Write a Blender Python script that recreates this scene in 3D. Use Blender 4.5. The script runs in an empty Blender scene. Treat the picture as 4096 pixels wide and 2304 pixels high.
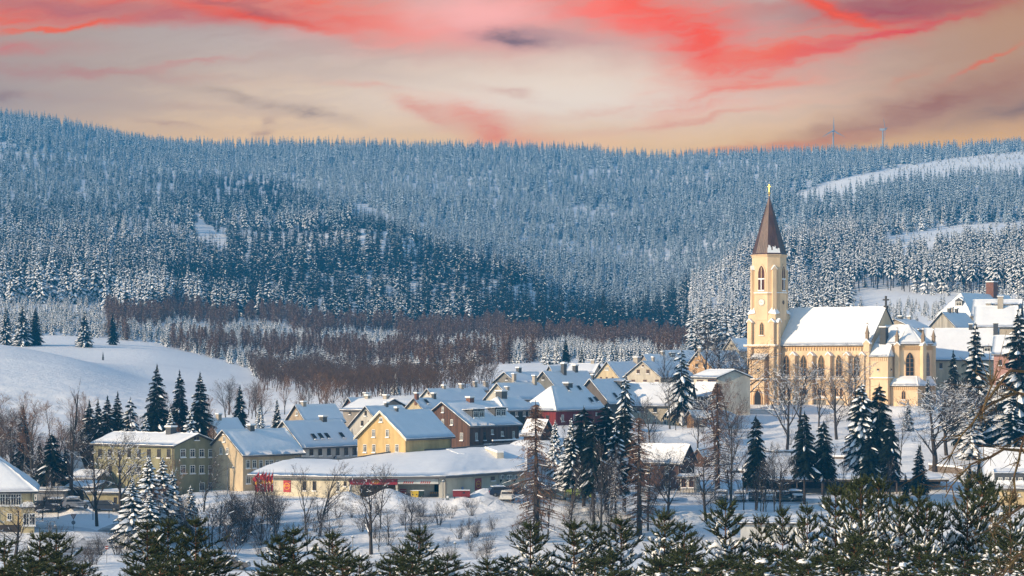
import bpy, math, random
import numpy as np
from mathutils import Vector, Matrix
R = math.radians
SC = bpy.context.scene
# ------------------------------------------------------------------ camera
FP, CX, HY = 9000.0, 2048.0, 1440.0      # focal length and horizon, in pixels of the 4096 px wide photograph
cam_d = bpy.data.cameras.new('camera'); cam = bpy.data.objects.new('camera', cam_d); SC.collection.objects.link(cam)
cam.location = (0, 0, 0); cam.rotation_euler = (R(90), 0, 0)
cam_d.sensor_width = 36; cam_d.lens = 36 * FP / 4096; cam_d.shift_y = (HY - 1152) / 4096
cam_d.clip_start = 1; cam_d.clip_end = 20000
SC.camera = cam
SC.render.resolution_x = 1024; SC.render.resolution_y = 576
# ------------------------------------------------------------------ light
SUN_AZ = Vector((-0.89, -0.456)); SUN_EL = R(19.5)
SC.view_settings.view_transform = 'Standard'; SC.view_settings.look = 'None'
SC.view_settings.exposure = 0.36; SC.view_settings.gamma = 1.0
sl = bpy.data.lights.new('sun', 'SUN'); sl.energy = 5.0; sl.angle = R(0.5); sl.color = (1.0, 0.78, 0.52)
so = bpy.data.objects.new('sun', sl); SC.collection.objects.link(so)
_sd = Vector((SUN_AZ.x * math.cos(SUN_EL), SUN_AZ.y * math.cos(SUN_EL), math.sin(SUN_EL))).normalized()
so.rotation_euler = _sd.to_track_quat('Z', 'Y').to_euler(); so.location = (-100, -100, 100)
world = bpy.data.worlds.new('World'); SC.world = world; world.use_nodes = True

class NT:
    """tiny helper that writes shader math as function calls"""
    def __init__(s, tree): s.t = tree
    def n(s, typ, **kw):
        nd = s.t.nodes.new(typ)
        for k, v in kw.items(): setattr(nd, k, v)
        return nd
    def put(s, sock, v):
        if isinstance(v, bpy.types.NodeSocket): s.t.links.new(v, sock)
        else: sock.default_value = v
    def m(s, op, a, b=None, c=None, clamp=False):
        nd = s.n('ShaderNodeMath', operation=op); nd.use_clamp = clamp
        s.put(nd.inputs[0], a)
        if b is not None: s.put(nd.inputs[1], b)
        if c is not None: s.put(nd.inputs[2], c)
        return nd.outputs[0]
    def mix(s, f, a, b, mode='MIX'):
        nd = s.n('ShaderNodeMix', data_type='RGBA', blend_type=mode)
        s.put(nd.inputs[0], f); s.put(nd.inputs[6], a if not isinstance(a, tuple) else (*a, 1)[:4]); s.put(nd.inputs[7], b if not isinstance(b, tuple) else (*b, 1)[:4])
        return nd.outputs[2]
    def noise(s, vec, scale, detail=4, rough=.55, dist=0.0, out=0):
        nd = s.n('ShaderNodeTexNoise'); s.put(nd.inputs['Scale'], scale); s.put(nd.inputs['Detail'], detail)
        s.put(nd.inputs['Roughness'], rough); s.put(nd.inputs['Distortion'], dist)
        if vec is not None: s.put(nd.inputs['Vector'], vec)
        return nd.outputs[out]
    def ss(s, v, a, b):
        nd = s.n('ShaderNodeMapRange', interpolation_type='SMOOTHSTEP')
        s.put(nd.inputs[0], v); nd.inputs[1].default_value = a; nd.inputs[2].default_value = b
        return nd.outputs[0]
    def xyz(s, x, y, z=0.0):
        nd = s.n('ShaderNodeCombineXYZ'); s.put(nd.inputs[0], x); s.put(nd.inputs[1], y); s.put(nd.inputs[2], z); return nd.outputs[0]
    def sep(s, v):
        nd = s.n('ShaderNodeSeparateXYZ'); s.put(nd.inputs[0], v); return nd.outputs

def lin(*c):   # sRGB 0..255 to linear
    return tuple((v / 255 / 12.92) if v <= 10 else (((v / 255) + .055) / 1.055) ** 2.4 for v in c)

def make_sky():
    t = world.node_tree; t.nodes.clear(); N = NT(t)
    out = N.n('ShaderNodeOutputWorld'); bg = N.n('ShaderNodeBackground'); bg2 = N.n('ShaderNodeBackground')
    mixs = N.n('ShaderNodeMixShader')
    sky = N.n('ShaderNodeTexSky', sky_type='NISHITA'); sky.sun_disc = False; sky.sun_elevation = SUN_EL
    sky.sun_rotation = math.atan2(SUN_AZ.x, SUN_AZ.y); sky.altitude = 700; sky.air_density = 1.3; sky.ozone_density = 1.2; sky.dust_density = .6
    t.links.new(N.mix(1.0, sky.outputs[0], (.90, 1.0, 1.04), 'MULTIPLY'), bg.inputs[0]); bg.inputs[1].default_value = 0.138
    tc = N.n('ShaderNodeTexCoord'); d = N.sep(tc.outputs['Generated'])
    dy = N.m('MAXIMUM', d[1], 0.08)
    u = N.m('DIVIDE', d[0], dy); v = N.m('DIVIDE', d[2], dy)
    X = N.m('MULTIPLY_ADD', u, 9.0, 2.048); Y = N.m('MULTIPLY_ADD', v, -9.0, 1.44)   # cloud map: x grows to the east, y falls with height
    p0 = N.xyz(N.m('MULTIPLY', X, 1.0), N.m('MULTIPLY', Y, 2.4))
    w1 = N.sep(N.noise(p0, 1.1, 5, .55, out=1)); w2 = N.sep(N.noise(p0, 5.0, 4, .6, out=1))
    Xw = N.m('ADD', X, N.m('ADD', N.m('MULTIPLY', N.m('SUBTRACT', w1[0], .5), .50), N.m('MULTIPLY', N.m('SUBTRACT', w2[0], .5), .22)))
    Yw = N.m('ADD', Y, N.m('ADD', N.m('MULTIPLY', N.m('SUBTRACT', w1[1], .5), .12), N.m('MULTIPLY', N.m('SUBTRACT', w2[1], .5), .085)))
    def blob(cx, cy, rx, ry, rot=0, amp=1.0, soft=1.0):
        c, s_ = math.cos(R(rot)), math.sin(R(rot))
        dx = N.m('SUBTRACT', Xw, cx); dyy = N.m('SUBTRACT', Yw, cy)
        a = N.m('DIVIDE', N.m('ADD', N.m('MULTIPLY', dx, c), N.m('MULTIPLY', dyy, s_)), rx)
        b = N.m('DIVIDE', N.m('SUBTRACT', N.m('MULTIPLY', dyy, c), N.m('MULTIPLY', dx, s_)), ry)
        q = N.m('ADD', N.m('MULTIPLY', a, a), N.m('MULTIPLY', b, b))
        return N.m('MULTIPLY', N.m('EXPONENT', N.m('MULTIPLY', N.m('POWER', q, soft), -1.0)), amp)
    # streaks: fine wisps, drawn out along x with a slight climb to the right
    st = N.noise(N.xyz(N.m('ADD', N.m('MULTIPLY', Xw, 1.0), N.m('MULTIPLY', Yw, .6)), N.m('ADD', N.m('MULTIPLY', Yw, 7.0), N.m('MULTIPLY', Xw, .9))), 2.2, 7, .62)
    stc = N.ss(st, .38, .66)
    col = N.mix(N.ss(Y, .10, .56), lin(184, 170, 168), lin(240, 206, 166)); col = N.mix(N.m('MULTIPLY', N.ss(st, .62, .38), .30), col, lin(168, 138, 130))
    col = N.mix(N.ss(X, 1.3, -0.2), col, lin(172, 152, 144))
    col = N.mix(blob(2.25, .40, .95, .17), col, lin(240, 224, 212))
    col = N.mix(N.m('MULTIPLY', N.ss(X, 2.9, 4.1), .9), col, lin(184, 142, 108))
    col = N.mix(blob(3.9, .62, .85, .12), col, lin(214, 158, 88)); col = N.mix(N.m('MULTIPLY', N.ss(Y, .40, .60), .55), col, lin(244, 200, 140))
    def lay(f, c):
        nonlocal col; col = N.mix(N.m('MULTIPLY', f, .92), col, lin(*c))
    def tex(b, k=.6): return N.m('MULTIPLY', b, N.m('MULTIPLY_ADD', stc, k, 1 - k))
    lay(tex(blob(.30, .29, .55, .022, 2, .7)), (186, 118, 106)); lay(tex(blob(.45, .40, .6, .02, 4, .6), .8), (178, 140, 122)); lay(tex(blob(1.3, .28, .5, .03, 6, .5), .8), (196, 172, 166)); lay(tex(blob(2.5, .43, .6, .02, -6, .5), .8), (226, 176, 150)); lay(tex(blob(.05, .20, .25, .03, 0, .7)), (214, 112, 100))
    lay(tex(blob(.75, .26, .30, .012, -6, .55)), (200, 130, 120))
    lay(tex(blob(1.10, .415, .28, .026, 12, 1.0), .7), (150, 122, 108)); lay(tex(blob(1.0, .53, .12, .03, -60, .7), .9), (160, 120, 106))
    lay(tex(blob(.66, .50, .12, .012, 10, .6), .8), (170, 128, 112))
    lay(tex(blob(.02, .375, .06, .03, 0, .7)), (140, 110, 104))
    lay(tex(blob(1.98, .50, .24, .06, 12, 1.0), .4), (236, 128, 88)); lay(tex(blob(1.70, .46, .16, .03, 25, .8), .6), (226, 150, 124))
    lay(tex(blob(2.02, .37, .16, .022, 8, .6), .7), (208, 160, 142)); lay(tex(blob(1.45, .34, .20, .012, 8, .5)), (224, 160, 144))
    # brown bank rising to the right
    lay(tex(blob(3.62, .445, .66, .062, -17, 1.0), .35), (160, 100, 62)); lay(tex(blob(3.05, .585, .35, .022, -8, .9), .4), (226, 140, 92))
    lay(tex(blob(4.15, .40, .40, .05, -14, .95), .4), (132, 92, 64)); lay(tex(blob(2.75, .475, .45, .016, -8, .7), .6), (228, 168, 140))
    lay(tex(blob(3.95, .235, .14, .014, -30, .9), .5), (222, 124, 86)); lay(tex(blob(3.66, .30, .10, .02, -25, .6)), (212, 138, 100))
    # pink and red sheet of the upper sky
    lay(tex(blob(1.62, .10, .58, .10, 6, .95), .3), (250, 158, 142)); lay(blob(1.92, .05, .26, .10, 0, .9), (252, 190, 190))
    top = N.ss(N.m('SUBTRACT', Yw, N.m('MULTIPLY', N.m('SUBTRACT', X, .7), N.m('MULTIPLY', N.m('SUBTRACT', X, .7), .07))), .125, .045)
    lay(N.m('MULTIPLY', N.m('MULTIPLY', top, N.ss(X, 1.8, 1.1)), N.m('MULTIPLY_ADD', stc, .45, .5)), (240, 116, 86))
    lay(tex(blob(1.05, .075, .30, .022, 10, 1.0), .2), (252, 100, 44)); lay(tex(blob(.22, .105, .30, .013, -8, 1.0), .2), (246, 112, 66))
    lay(tex(blob(.32, .035, .80, .045, 3, 1.0), .45), (166, 112, 116)); lay(tex(blob(1.04, .05, .16, .022, 16, .85), .4), (150, 88, 88))
    lay(tex(blob(.95, .005, .40, .02, 5, .6), .8), (150, 106, 112))
    lay(tex(blob(2.58, .07, .50, .13, 16, 1.0, .85), .45), (254, 128, 104)); lay(tex(blob(2.72, .12, .30, .07, 24, .8), .7), (242, 104, 84)); lay(tex(blob(2.84, .175, .20, .12, 38, .95, .85), .45), (250, 112, 82))
    lay(tex(blob(3.12, .22, .46, .085, -22, .95, .85), .75), (246, 132, 98)); lay(tex(blob(3.45, .13, .48, .06, -20, .9, .85), .7), (234, 112, 92))
    lay(tex(blob(3.0, .33, .26, .03, -4, .8), .6), (240, 150, 122)); lay(tex(blob(2.35, .06, .25, .06, 10, .7), .5), (252, 140, 128))
    lay(tex(blob(3.04, .045, .18, .028, -8, .8), .5), (196, 128, 118))
    lay(tex(blob(3.62, .015, .42, .065, -6, 1.0, 1.2), .25), (150, 72, 80)); lay(tex(blob(3.36, .05, .20, .028, 22, .95), .3), (250, 106, 66))
    lay(tex(blob(3.60, .115, .30, .016, -16, .85), .3), (222, 84, 80))
    lay(N.m('MULTIPLY', N.ss(X, 3.78, 4.05), N.ss(N.m('ADD', Yw, N.m('MULTIPLY', N.m('SUBTRACT', X, 3.9), .2)), .03, .10)), (150, 132, 128)) if False else None
    lay(tex(blob(2.08, .165, .17, .040, 6, 1.0), .35), (140, 116, 124)); lay(tex(blob(2.02, .16, .07, .022, 12, .9), .2), (104, 80, 88))
    lay(tex(blob(2.3, .17, .2, .02, 8, .6), .5), (190, 150, 150))
    hs = N.n('ShaderNodeHueSaturation'); hs.inputs['Saturation'].default_value = SKY_SAT; hs.inputs['Value'].default_value = 1.0
    t.links.new(col, hs.inputs['Color']); t.links.new(N.mix(1.0, N.mix(1.0, hs.outputs[0], (.015, .055, .125), 'SUBTRACT'), (1.46, 1.38, 1.22), 'MULTIPLY'), bg2.inputs[0]); bg2.inputs[1].default_value = SKY_GAIN
    mask = N.m('MULTIPLY', N.m('MULTIPLY', N.ss(N.m('ABSOLUTE', u), .50, .30), N.ss(v, .30, .17)), N.ss(d[1], .2, .4))
    t.links.new(mask, mixs.inputs[0]); t.links.new(bg.outputs[0], mixs.inputs[1]); t.links.new(bg2.outputs[0], mixs.inputs[2])
    t.links.new(mixs.outputs[0], out.inputs[0])
SKY_SAT, SKY_GAIN = 1.15, .86
make_sky()

# ------------------------------------------------------------------ materials
MATS = {}
def mat(name, base, rough=.8, var=0.0, scale=1.0, bump=0.0, bscale=8.0, metal=0.0, second=None, sfac=.5, spec=None, stretch=None):
    """procedural surface: base colour varied by noise, optional second colour in blotches, optional bump"""
    if name in MATS: return MATS[name]
    m = bpy.data.materials.new(name); m.use_nodes = True; t = m.node_tree; t.nodes.clear(); N = NT(t)
    o = N.n('ShaderNodeOutputMaterial'); b = N.n('ShaderNodeBsdfPrincipled'); t.links.new(b.outputs[0], o.inputs[0])
    b.inputs['Roughness'].default_value = rough; b.inputs['Metallic'].default_value = metal
    if spec is not None: b.inputs['Specular IOR Level'].default_value = spec
    tc = N.n('ShaderNodeTexCoord'); vec = tc.outputs['Object']
    if stretch:
        mp = N.n('ShaderNodeMapping'); mp.inputs['Scale'].default_value = stretch; t.links.new(vec, mp.inputs[0]); vec = mp.outputs[0]
    if var or second:
        nz = N.noise(vec, scale, 5, .6)
        c2 = second if second else tuple(max(0, c * (1 - var)) for c in base)
        f = N.ss(nz, .5 - .3 * (1 - sfac), .75 - .2 * sfac) if second else N.ss(nz, .3, .7)
        t.links.new(N.mix(f, base, c2), b.inputs['Base Color'])
    else: b.inputs['Base Color'].default_value = (*base, 1)
    if bump:
        bp = N.n('ShaderNodeBump'); bp.inputs['Strength'].default_value = bump; bp.inputs['Distance'].default_value = .12
        t.links.new(N.noise(vec, bscale, 4, .6), bp.inputs['Height']); t.links.new(bp.outputs[0], b.inputs['Normal'])
    MATS[name] = m; return m
SNOW = mat('snow', (.86, .87, .90), .55, .05, .6, .35, 1.3)
FROST_SHADE = mat('shaded_frost_needles', (.46, .54, .62), .8, .0)  # frost tone dimmed and blued, so the far face's shade sits in the colour
SNOWT = mat('tree_snow', (.84, .86, .90), .7, .0)
GLASS = mat('window_glass', (.025, .03, .04), .12, .5, 1.5)
FRAME = mat('white_frame', (.74, .73, .70), .5)
DFRAME = mat('dark_frame', (.05, .04, .035), .6)
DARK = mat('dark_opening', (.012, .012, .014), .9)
TILE = mat('dark_tile', (.05, .045, .045), .8, .4, 3)
GUTTER = mat('gutter_metal', (.12, .11, .11), .5)
BRICK = mat('chimney_brick', (.22, .10, .07), .9, .5, 5)
SLATE = mat('slate_cladding', (.075, .08, .09), .7, .4, 6)
BARK = mat('bark', (.045, .034, .027), .95, .4, 4)
BARKG = mat('grey_bark', (.085, .075, .065), .95, .5, 3)
TWIG = mat('bare_twigs', (.060, .043, .034), .95)
LARCHM = mat('larch_twigs', (.21, .105, .050), .95, .35, .3)
LARCHB = mat('larch_bark', (.11, .065, .042), .95, .35, .6)
SPRUCEM = mat('spruce_needles', (.011, .019, .014), .9, .5, .8, spec=.1)
FOREST = mat('forest_needles', (.008, .025, .032), .9, .5, .2, spec=.1)
THICK = mat('thicket_twigs', (.12, .068, .040), .95, .4, .2)
PINEM = mat('pine_needles', (.052, .070, .022), .7, .55, 2.0, spec=.3)
PINEB = mat('pine_bark', (.16, .075, .04), .9, .4, 4)
RED = mat('red_paint', (.42, .018, .022), .45, .15, 3)
YEL = mat('yellow_paint', (.80, .42, .02), .5)
STEEL = mat('painted_steel', (.16, .17, .18), .45)
BLACK = mat('black_rubber', (.015, .015, .016), .7)
STONE = mat('rubble_stone', (.20, .16, .13), .9, .5, 4, .5, 6)
CONC = mat('concrete', (.30, .29, .27), .9, .3, 2)

# ------------------------------------------------------------------ mesh helpers
def link(o): SC.collection.objects.link(o); return o
class MB:
    def __init__(s): s.v = []; s.f = []; s.m = []; s.sm = []
    def poly(s, pts, m=0, smooth=False):
        i = len(s.v); s.v += [tuple(p) for p in pts]; s.f.append(tuple(range(i, i + len(pts)))); s.m.append(m); s.sm.append(smooth)
    def box(s, x0, x1, y0, y1, z0, z1, m=0):
        i = len(s.v); s.v += [(x, y, z) for z in (z0, z1) for y in (y0, y1) for x in (x0, x1)]
        for q in ((0, 2, 3, 1), (4, 5, 7, 6), (0, 1, 5, 4), (2, 6, 7, 3), (0, 4, 6, 2), (1, 3, 7, 5)):
            s.f.append(tuple(i + k for k in q)); s.m.append(m); s.sm.append(False)
    def prism(s, pts, z0, z1, m=0, mtop=None):
        """vertical prism over a counter-clockwise outline"""
        i = len(s.v); n = len(pts)
        s.v += [(p[0], p[1], z0) for p in pts] + [(p[0], p[1], z1) for p in pts]
        for k in range(n):
            s.f.append((i + k, i + (k + 1) % n, i + n + (k + 1) % n, i + n + k)); s.m.append(m); s.sm.append(False)
        s.f.append(tuple(i + n + k for k in range(n))); s.m.append(m if mtop is None else mtop); s.sm.append(False)
        s.f.append(tuple(i + k for k in reversed(range(n)))); s.m.append(m); s.sm.append(False)
    def extr(s, pts, vec, m=0):
        """closed solid from a planar outline pushed along vec"""
        i = len(s.v); n = len(pts); vec = Vector(vec)
        s.v += [tuple(p) for p in pts] + [tuple(Vector(p) + vec) for p in pts]
        for k in range(n):
            s.f.append((i + k, i + (k + 1) % n, i + n + (k + 1) % n, i + n + k)); s.m.append(m); s.sm.append(False)
        s.f.append(tuple(i + n + k for k in range(n))); s.m.append(m); s.sm.append(False)
        s.f.append(tuple(i + k for k in reversed(range(n)))); s.m.append(m); s.sm.append(False)
    def tube(s, a, b, r0, r1, n=6, m=0, cap=True, smooth=True):
        a = Vector(a); b = Vector(b); d = (b - a)
        if d.length < 1e-6: return
        d.normalize(); u = d.orthogonal().normalized(); w = d.cross(u); i = len(s.v)
        for c, r in ((a, r0), (b, r1)):
            for k in range(n):
                an = 2 * math.pi * k / n; s.v.append(tuple(c + u * (math.cos(an) * r) + w * (math.sin(an) * r)))
        for k in range(n):
            s.f.append((i + k, i + (k + 1) % n, i + n + (k + 1) % n, i + n + k)); s.m.append(m); s.sm.append(smooth)
        if cap:
            s.f.append(tuple(i + k for k in reversed(range(n)))); s.m.append(m); s.sm.append(False)
            s.f.append(tuple(i + n + k for k in range(n))); s.m.append(m); s.sm.append(False)
    def mesh(s, name, mats):
        me = bpy.data.meshes.new(name); me.from_pydata(s.v, [], s.f)
        for m in mats: me.materials.append(m)
        me.polygons.foreach_set('material_index', s.m); me.polygons.foreach_set('use_smooth', s.sm); me.update(); return me
    def obj(s, name, mats, parent=None):
        if not isinstance(mats, (list, tuple)): mats = [mats]
        o = link(bpy.data.objects.new(name, s.mesh(name, mats)))
        if parent is not None: o.parent = parent
        return o
def tag(o, label, cat, group=None, kind=None):
    if label: o['label'] = label
    if cat: o['category'] = cat
    if group: o['group'] = group
    if kind: o['kind'] = kind
    return o
def thing(name, label, cat, loc=(0, 0, 0), rz=0.0, group=None):
    o = link(bpy.data.objects.new(name, None)); o.location = loc; o.rotation_euler = (0, 0, rz); o.empty_display_size = .5
    return tag(o, label, cat, group)
def copy_tree(o, parent=None):
    c = o.copy(); SC.collection.objects.link(c); c.parent = parent
    for ch in CH.get(o.name, []): copy_tree(ch, c)
    return c
CH = {}
def reg(o):
    CH[o.name] = [c for c in o.children]
    for c in o.children: reg(c)
    return o
def text_mb(mb, s, org, ux, uz, h, m=0, depth=.02, shear=0.0, center=True):
    """lettering as thin solid shapes; ux, uz = writing direction and up; h = cap height"""
    cu = bpy.data.curves.new('lettering', 'FONT'); cu.body = s; cu.size = h * 1.4; cu.shear = shear; cu.extrude = 0
    if center: cu.align_x = 'CENTER'
    o = bpy.data.objects.new('lettering', cu); dg = bpy.context.evaluated_depsgraph_get()
    SC.collection.objects.link(o); dg.update(); me = bpy.data.meshes.new_from_object(o.evaluated_get(dg)); SC.collection.objects.unlink(o)
    i = len(mb.v); ux = Vector(ux); uz = Vector(uz)
    mb.v += [tuple(Vector(org) + ux * v.co.x + uz * v.co.y) for v in me.vertices]
    for p in me.polygons: mb.f.append(tuple(i + k for k in p.vertices)); mb.m.append(m); mb.sm.append(False)
    bpy.data.objects.remove(o); bpy.data.meshes.remove(me); bpy.data.curves.remove(cu)
def P(px, py, Y): return Vector(((px - CX) * Y / FP, Y, -(py - HY) * Y / FP))
# ------------------------------------------------------------------ terrain: heights along nine radial profiles (distance, photo row or height)
NEAR = [(0, -2.0), (20, -3.2), (40, -5.6), (76, -9.6), (110, -13.2), (180, -20.2), (225, -24.2)]
def prof(*a):
    o = list(NEAR)
    for Y, py in a: o.append((Y, -(py - HY) * Y / FP))
    return o
PROF = {
 -900: prof((255, 2290), (278, 2216), (299, 2133), (320, 2060), (341, 1996), (390, 1830), (450, 1690), (487, 1610), (592, 1330), (625, 1335), (696, 1380), (738, 1360), (835, 1290), (905, 1230), (1110, 1090), (1460, 840), (1880, 600), (2200, 440), (2400, 430), (2900, 560)),
 0: prof((255, 2290), (278, 2216), (299, 2133), (320, 2060), (341, 1996), (390, 1830), (450, 1700), (487, 1640), (592, 1366), (615, 1372), (670, 1420), (738, 1385), (835, 1310), (905, 1250), (1110, 1120), (1460, 880), (1880, 650), (2200, 492), (2400, 480), (2900, 600)),
 300: prof((255, 2290), (278, 2216), (299, 2133), (320, 2060), (341, 1996), (390, 1840), (450, 1700), (487, 1640), (592, 1420), (615, 1430), (670, 1450), (738, 1395), (835, 1320), (905, 1260), (1110, 1135), (1460, 905), (1880, 690), (2230, 538), (2400, 535), (2900, 640)),
 600: prof((255, 2300), (278, 2225), (299, 2150), (317, 2070), (338, 2000), (390, 1850), (450, 1710), (487, 1645), (592, 1520), (620, 1500), (670, 1455), (738, 1405), (800, 1365), (905, 1290), (1110, 1165), (1460, 930), (1880, 720), (2280, 592), (2450, 600), (2900, 700)),
 1000: prof((255, 2300), (273, 2275), (289, 2215), (312, 2050), (322, 1992), (338, 1972), (358, 1900), (400, 1760), (450, 1680), (487, 1655), (592, 1560), (690, 1495), (738, 1470), (835, 1390), (905, 1335), (1010, 1255), (1110, 1190), (1460, 950), (1880, 750), (2300, 610), (2450, 615), (2900, 720)),
 1500: prof((255, 2300), (273, 2275), (289, 2215), (317, 2008), (322, 1994), (340, 1940), (358, 1862), (376, 1795), (407, 1730), (440, 1660), (500, 1590), (592, 1552), (696, 1500), (835, 1422), (940, 1330), (1045, 1262), (1120, 1225), (1290, 1040), (1400, 890), (1500, 935), (1600, 900), (1880, 768), (2360, 606), (2500, 612), (2900, 720)),
 2000: prof((255, 2310), (273, 2280), (289, 2225), (317, 2015), (322, 1996), (340, 1940), (358, 1862), (376, 1795), (407, 1705), (440, 1640), (500, 1570), (592, 1485), (696, 1440), (870, 1372), (960, 1335), (1040, 1300), (1140, 1210), (1240, 1075), (1340, 1140), (1500, 1030), (1880, 835), (2360, 610), (2500, 616), (2900, 720)),
 2500: prof((255, 2310), (273, 2270), (290, 2200), (305, 2150), (332, 1992), (348, 1965), (376, 1800), (407, 1712), (440, 1655), (500, 1560), (556, 1490), (696, 1432), (850, 1395), (950, 1345), (1030, 1290), (1120, 1345), (1290, 1260), (1500, 1120), (1880, 890), (2360, 640), (2500, 645), (2900, 740)),
 3000: prof((255, 2310), (273, 2270), (290, 2200), (305, 2150), (332, 2008), (350, 1972), (357, 1920), (400, 1800), (440, 1690), (465, 1632), (485, 1620), (510, 1600), (560, 1520), (626, 1455), (835, 1402), (1045, 1300), (1200, 1120), (1320, 1010), (1420, 1060), (1600, 960), (1950, 800), (2360, 636), (2500, 640), (2900, 740)),
 2760: prof((255, 2310), (273, 2270), (290, 2200), (305, 2150), (332, 2000), (350, 1968), (376, 1830), (407, 1745), (440, 1670), (500, 1570), (556, 1500), (696, 1432), (835, 1400), (1000, 1370), (1120, 1240), (1210, 1175), (1320, 1235), (1500, 1110), (1880, 880), (2360, 638), (2500, 643), (2900, 740)),
 3500: prof((255, 2310), (273, 2270), (290, 2200), (305, 2150), (332, 2008), (350, 1972), (357, 1920), (400, 1800), (440, 1690), (465, 1632), (485, 1620), (510, 1600), (560, 1480), (696, 1330), (905, 1240), (1045, 1180), (1180, 1100), (1390, 960), (1600, 870), (1880, 760), (2090, 680), (2360, 634), (2500, 640), (2900, 740)),
 4096: prof((255, 2310), (273, 2260), (300, 2120), (335, 2020), (357, 1900), (400, 1760), (465, 1620), (500, 1500), (560, 1400), (626, 1290), (696, 1235), (835, 1190), (1045, 1130), (1390, 930), (1600, 860), (1880, 712), (2150, 618), (2360, 600), (2500, 610), (2900, 740)),
 5200: prof((255, 2310), (273, 2240), (300, 2100), (335, 1980), (357, 1860), (400, 1720), (465, 1580), (500, 1470), (560, 1370), (626, 1270), (696, 1200), (835, 1150), (1045, 1080), (1390, 880), (1600, 800), (1880, 660), (2150, 590), (2360, 560), (2500, 560), (2900, 640)),
}
UG = np.concatenate([np.linspace(-1.3, -.30, 22)[:-1], np.linspace(-.30, .30, 500), np.linspace(.30, 1.3, 22)[1:]])
YG = np.concatenate([np.linspace(4, 235, 40)[:-1], np.linspace(235, 560, 230)[:-1], np.linspace(560, 1000, 90)[:-1], np.linspace(1000, 2900, 120)])
_px = np.array(sorted(PROF)); _cols = np.array([np.interp(YG, [a for a, b in PROF[k]], [b for a, b in PROF[k]]) for k in sorted(PROF)])
ug_px = CX + FP * UG
ZG = np.empty((len(YG), len(UG)))
for i in range(len(YG)): ZG[i] = np.interp(ug_px, _px, _cols[:, i])
def blur(a, n, ax):
    for _ in range(n):
        p = np.take(a, np.clip(np.arange(a.shape[ax]) - 1, 0, a.shape[ax] - 1), ax); q = np.take(a, np.clip(np.arange(a.shape[ax]) + 1, 0, a.shape[ax] - 1), ax)
        a = .25 * p + .5 * a + .25 * q
    return a
ZG = blur(ZG, 60, 1); ZG = blur(ZG, 3, 0)
_XX = UG[None, :] * YG[:, None]; _YY = np.repeat(YG[:, None], len(UG), 1)
def vnoise(x, y, s, seed=0):
    x = np.asarray(x) / s + 131.7 + seed * 17.3; y = np.asarray(y) / s + 57.1 + seed * 9.1
    xi = np.floor(x).astype(np.int64); yi = np.floor(y).astype(np.int64); fx = x - xi; fy = y - yi
    fx = fx * fx * (3 - 2 * fx); fy = fy * fy * (3 - 2 * fy)
    def h(a, b):
        n = (a * 374761393 + b * 668265263 + seed * 69069) & 0x7fffffff; n = ((n ^ (n >> 13)) * 1274126177) & 0x7fffffff
        return ((n ^ (n >> 16)) & 0xffff) / 65535.0
    return (h(xi, yi) * (1 - fx) + h(xi + 1, yi) * fx) * (1 - fy) + (h(xi, yi + 1) * (1 - fx) + h(xi + 1, yi + 1) * fx) * fy
_near = np.clip((560 - _YY) / 60, 0, 1)
ZG += (vnoise(_XX, _YY, 9, 1) - .5) * .55 * _near + (vnoise(_XX, _YY, 3.2, 2) - .5) * .42 * _near + (vnoise(_XX, _YY, 60, 3) - .5) * 4.0 * np.clip((_YY - 800) / 200, 0, 1)
ZG += (vnoise(_XX, _YY, 45, 5) - .5) * 1.2 * np.clip((_YY - 480) / 60, 0, 1)
def zt(x, y):
    """height of the snow surface"""
    x = np.atleast_1d(np.asarray(x, float)); y = np.atleast_1d(np.asarray(y, float))
    u = x / y; j = np.clip(np.searchsorted(UG, u) - 1, 0, len(UG) - 2); i = np.clip(np.searchsorted(YG, y) - 1, 0, len(YG) - 2)
    fu = np.clip((u - UG[j]) / (UG[j + 1] - UG[j]), 0, 1); fy = np.clip((y - YG[i]) / (YG[i + 1] - YG[i]), 0, 1)
    r = (ZG[i, j] * (1 - fu) + ZG[i, j + 1] * fu) * (1 - fy) + (ZG[i + 1, j] * (1 - fu) + ZG[i + 1, j + 1] * fu) * fy
    return r
def z1(x, y): return float(zt(x, y)[0])
_YH = np.linspace(245, 2700, 3000)
def ghit(px, py, ymin=245):
    """where the sight line through a photo pixel first meets the ground"""
    u = (px - CX) / FP; z = zt(u * _YH, _YH); pg = HY - z / _YH * FP
    k = np.nonzero((pg <= py) & (_YH >= ymin))[0]
    Y = _YH[k[0]] if len(k) else 2600.0
    return Vector((u * Y, Y, z1(u * Y, Y)))
PADS = []
def pad(cx, cy, r, z): PADS.append((cx, cy, r, z))
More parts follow.
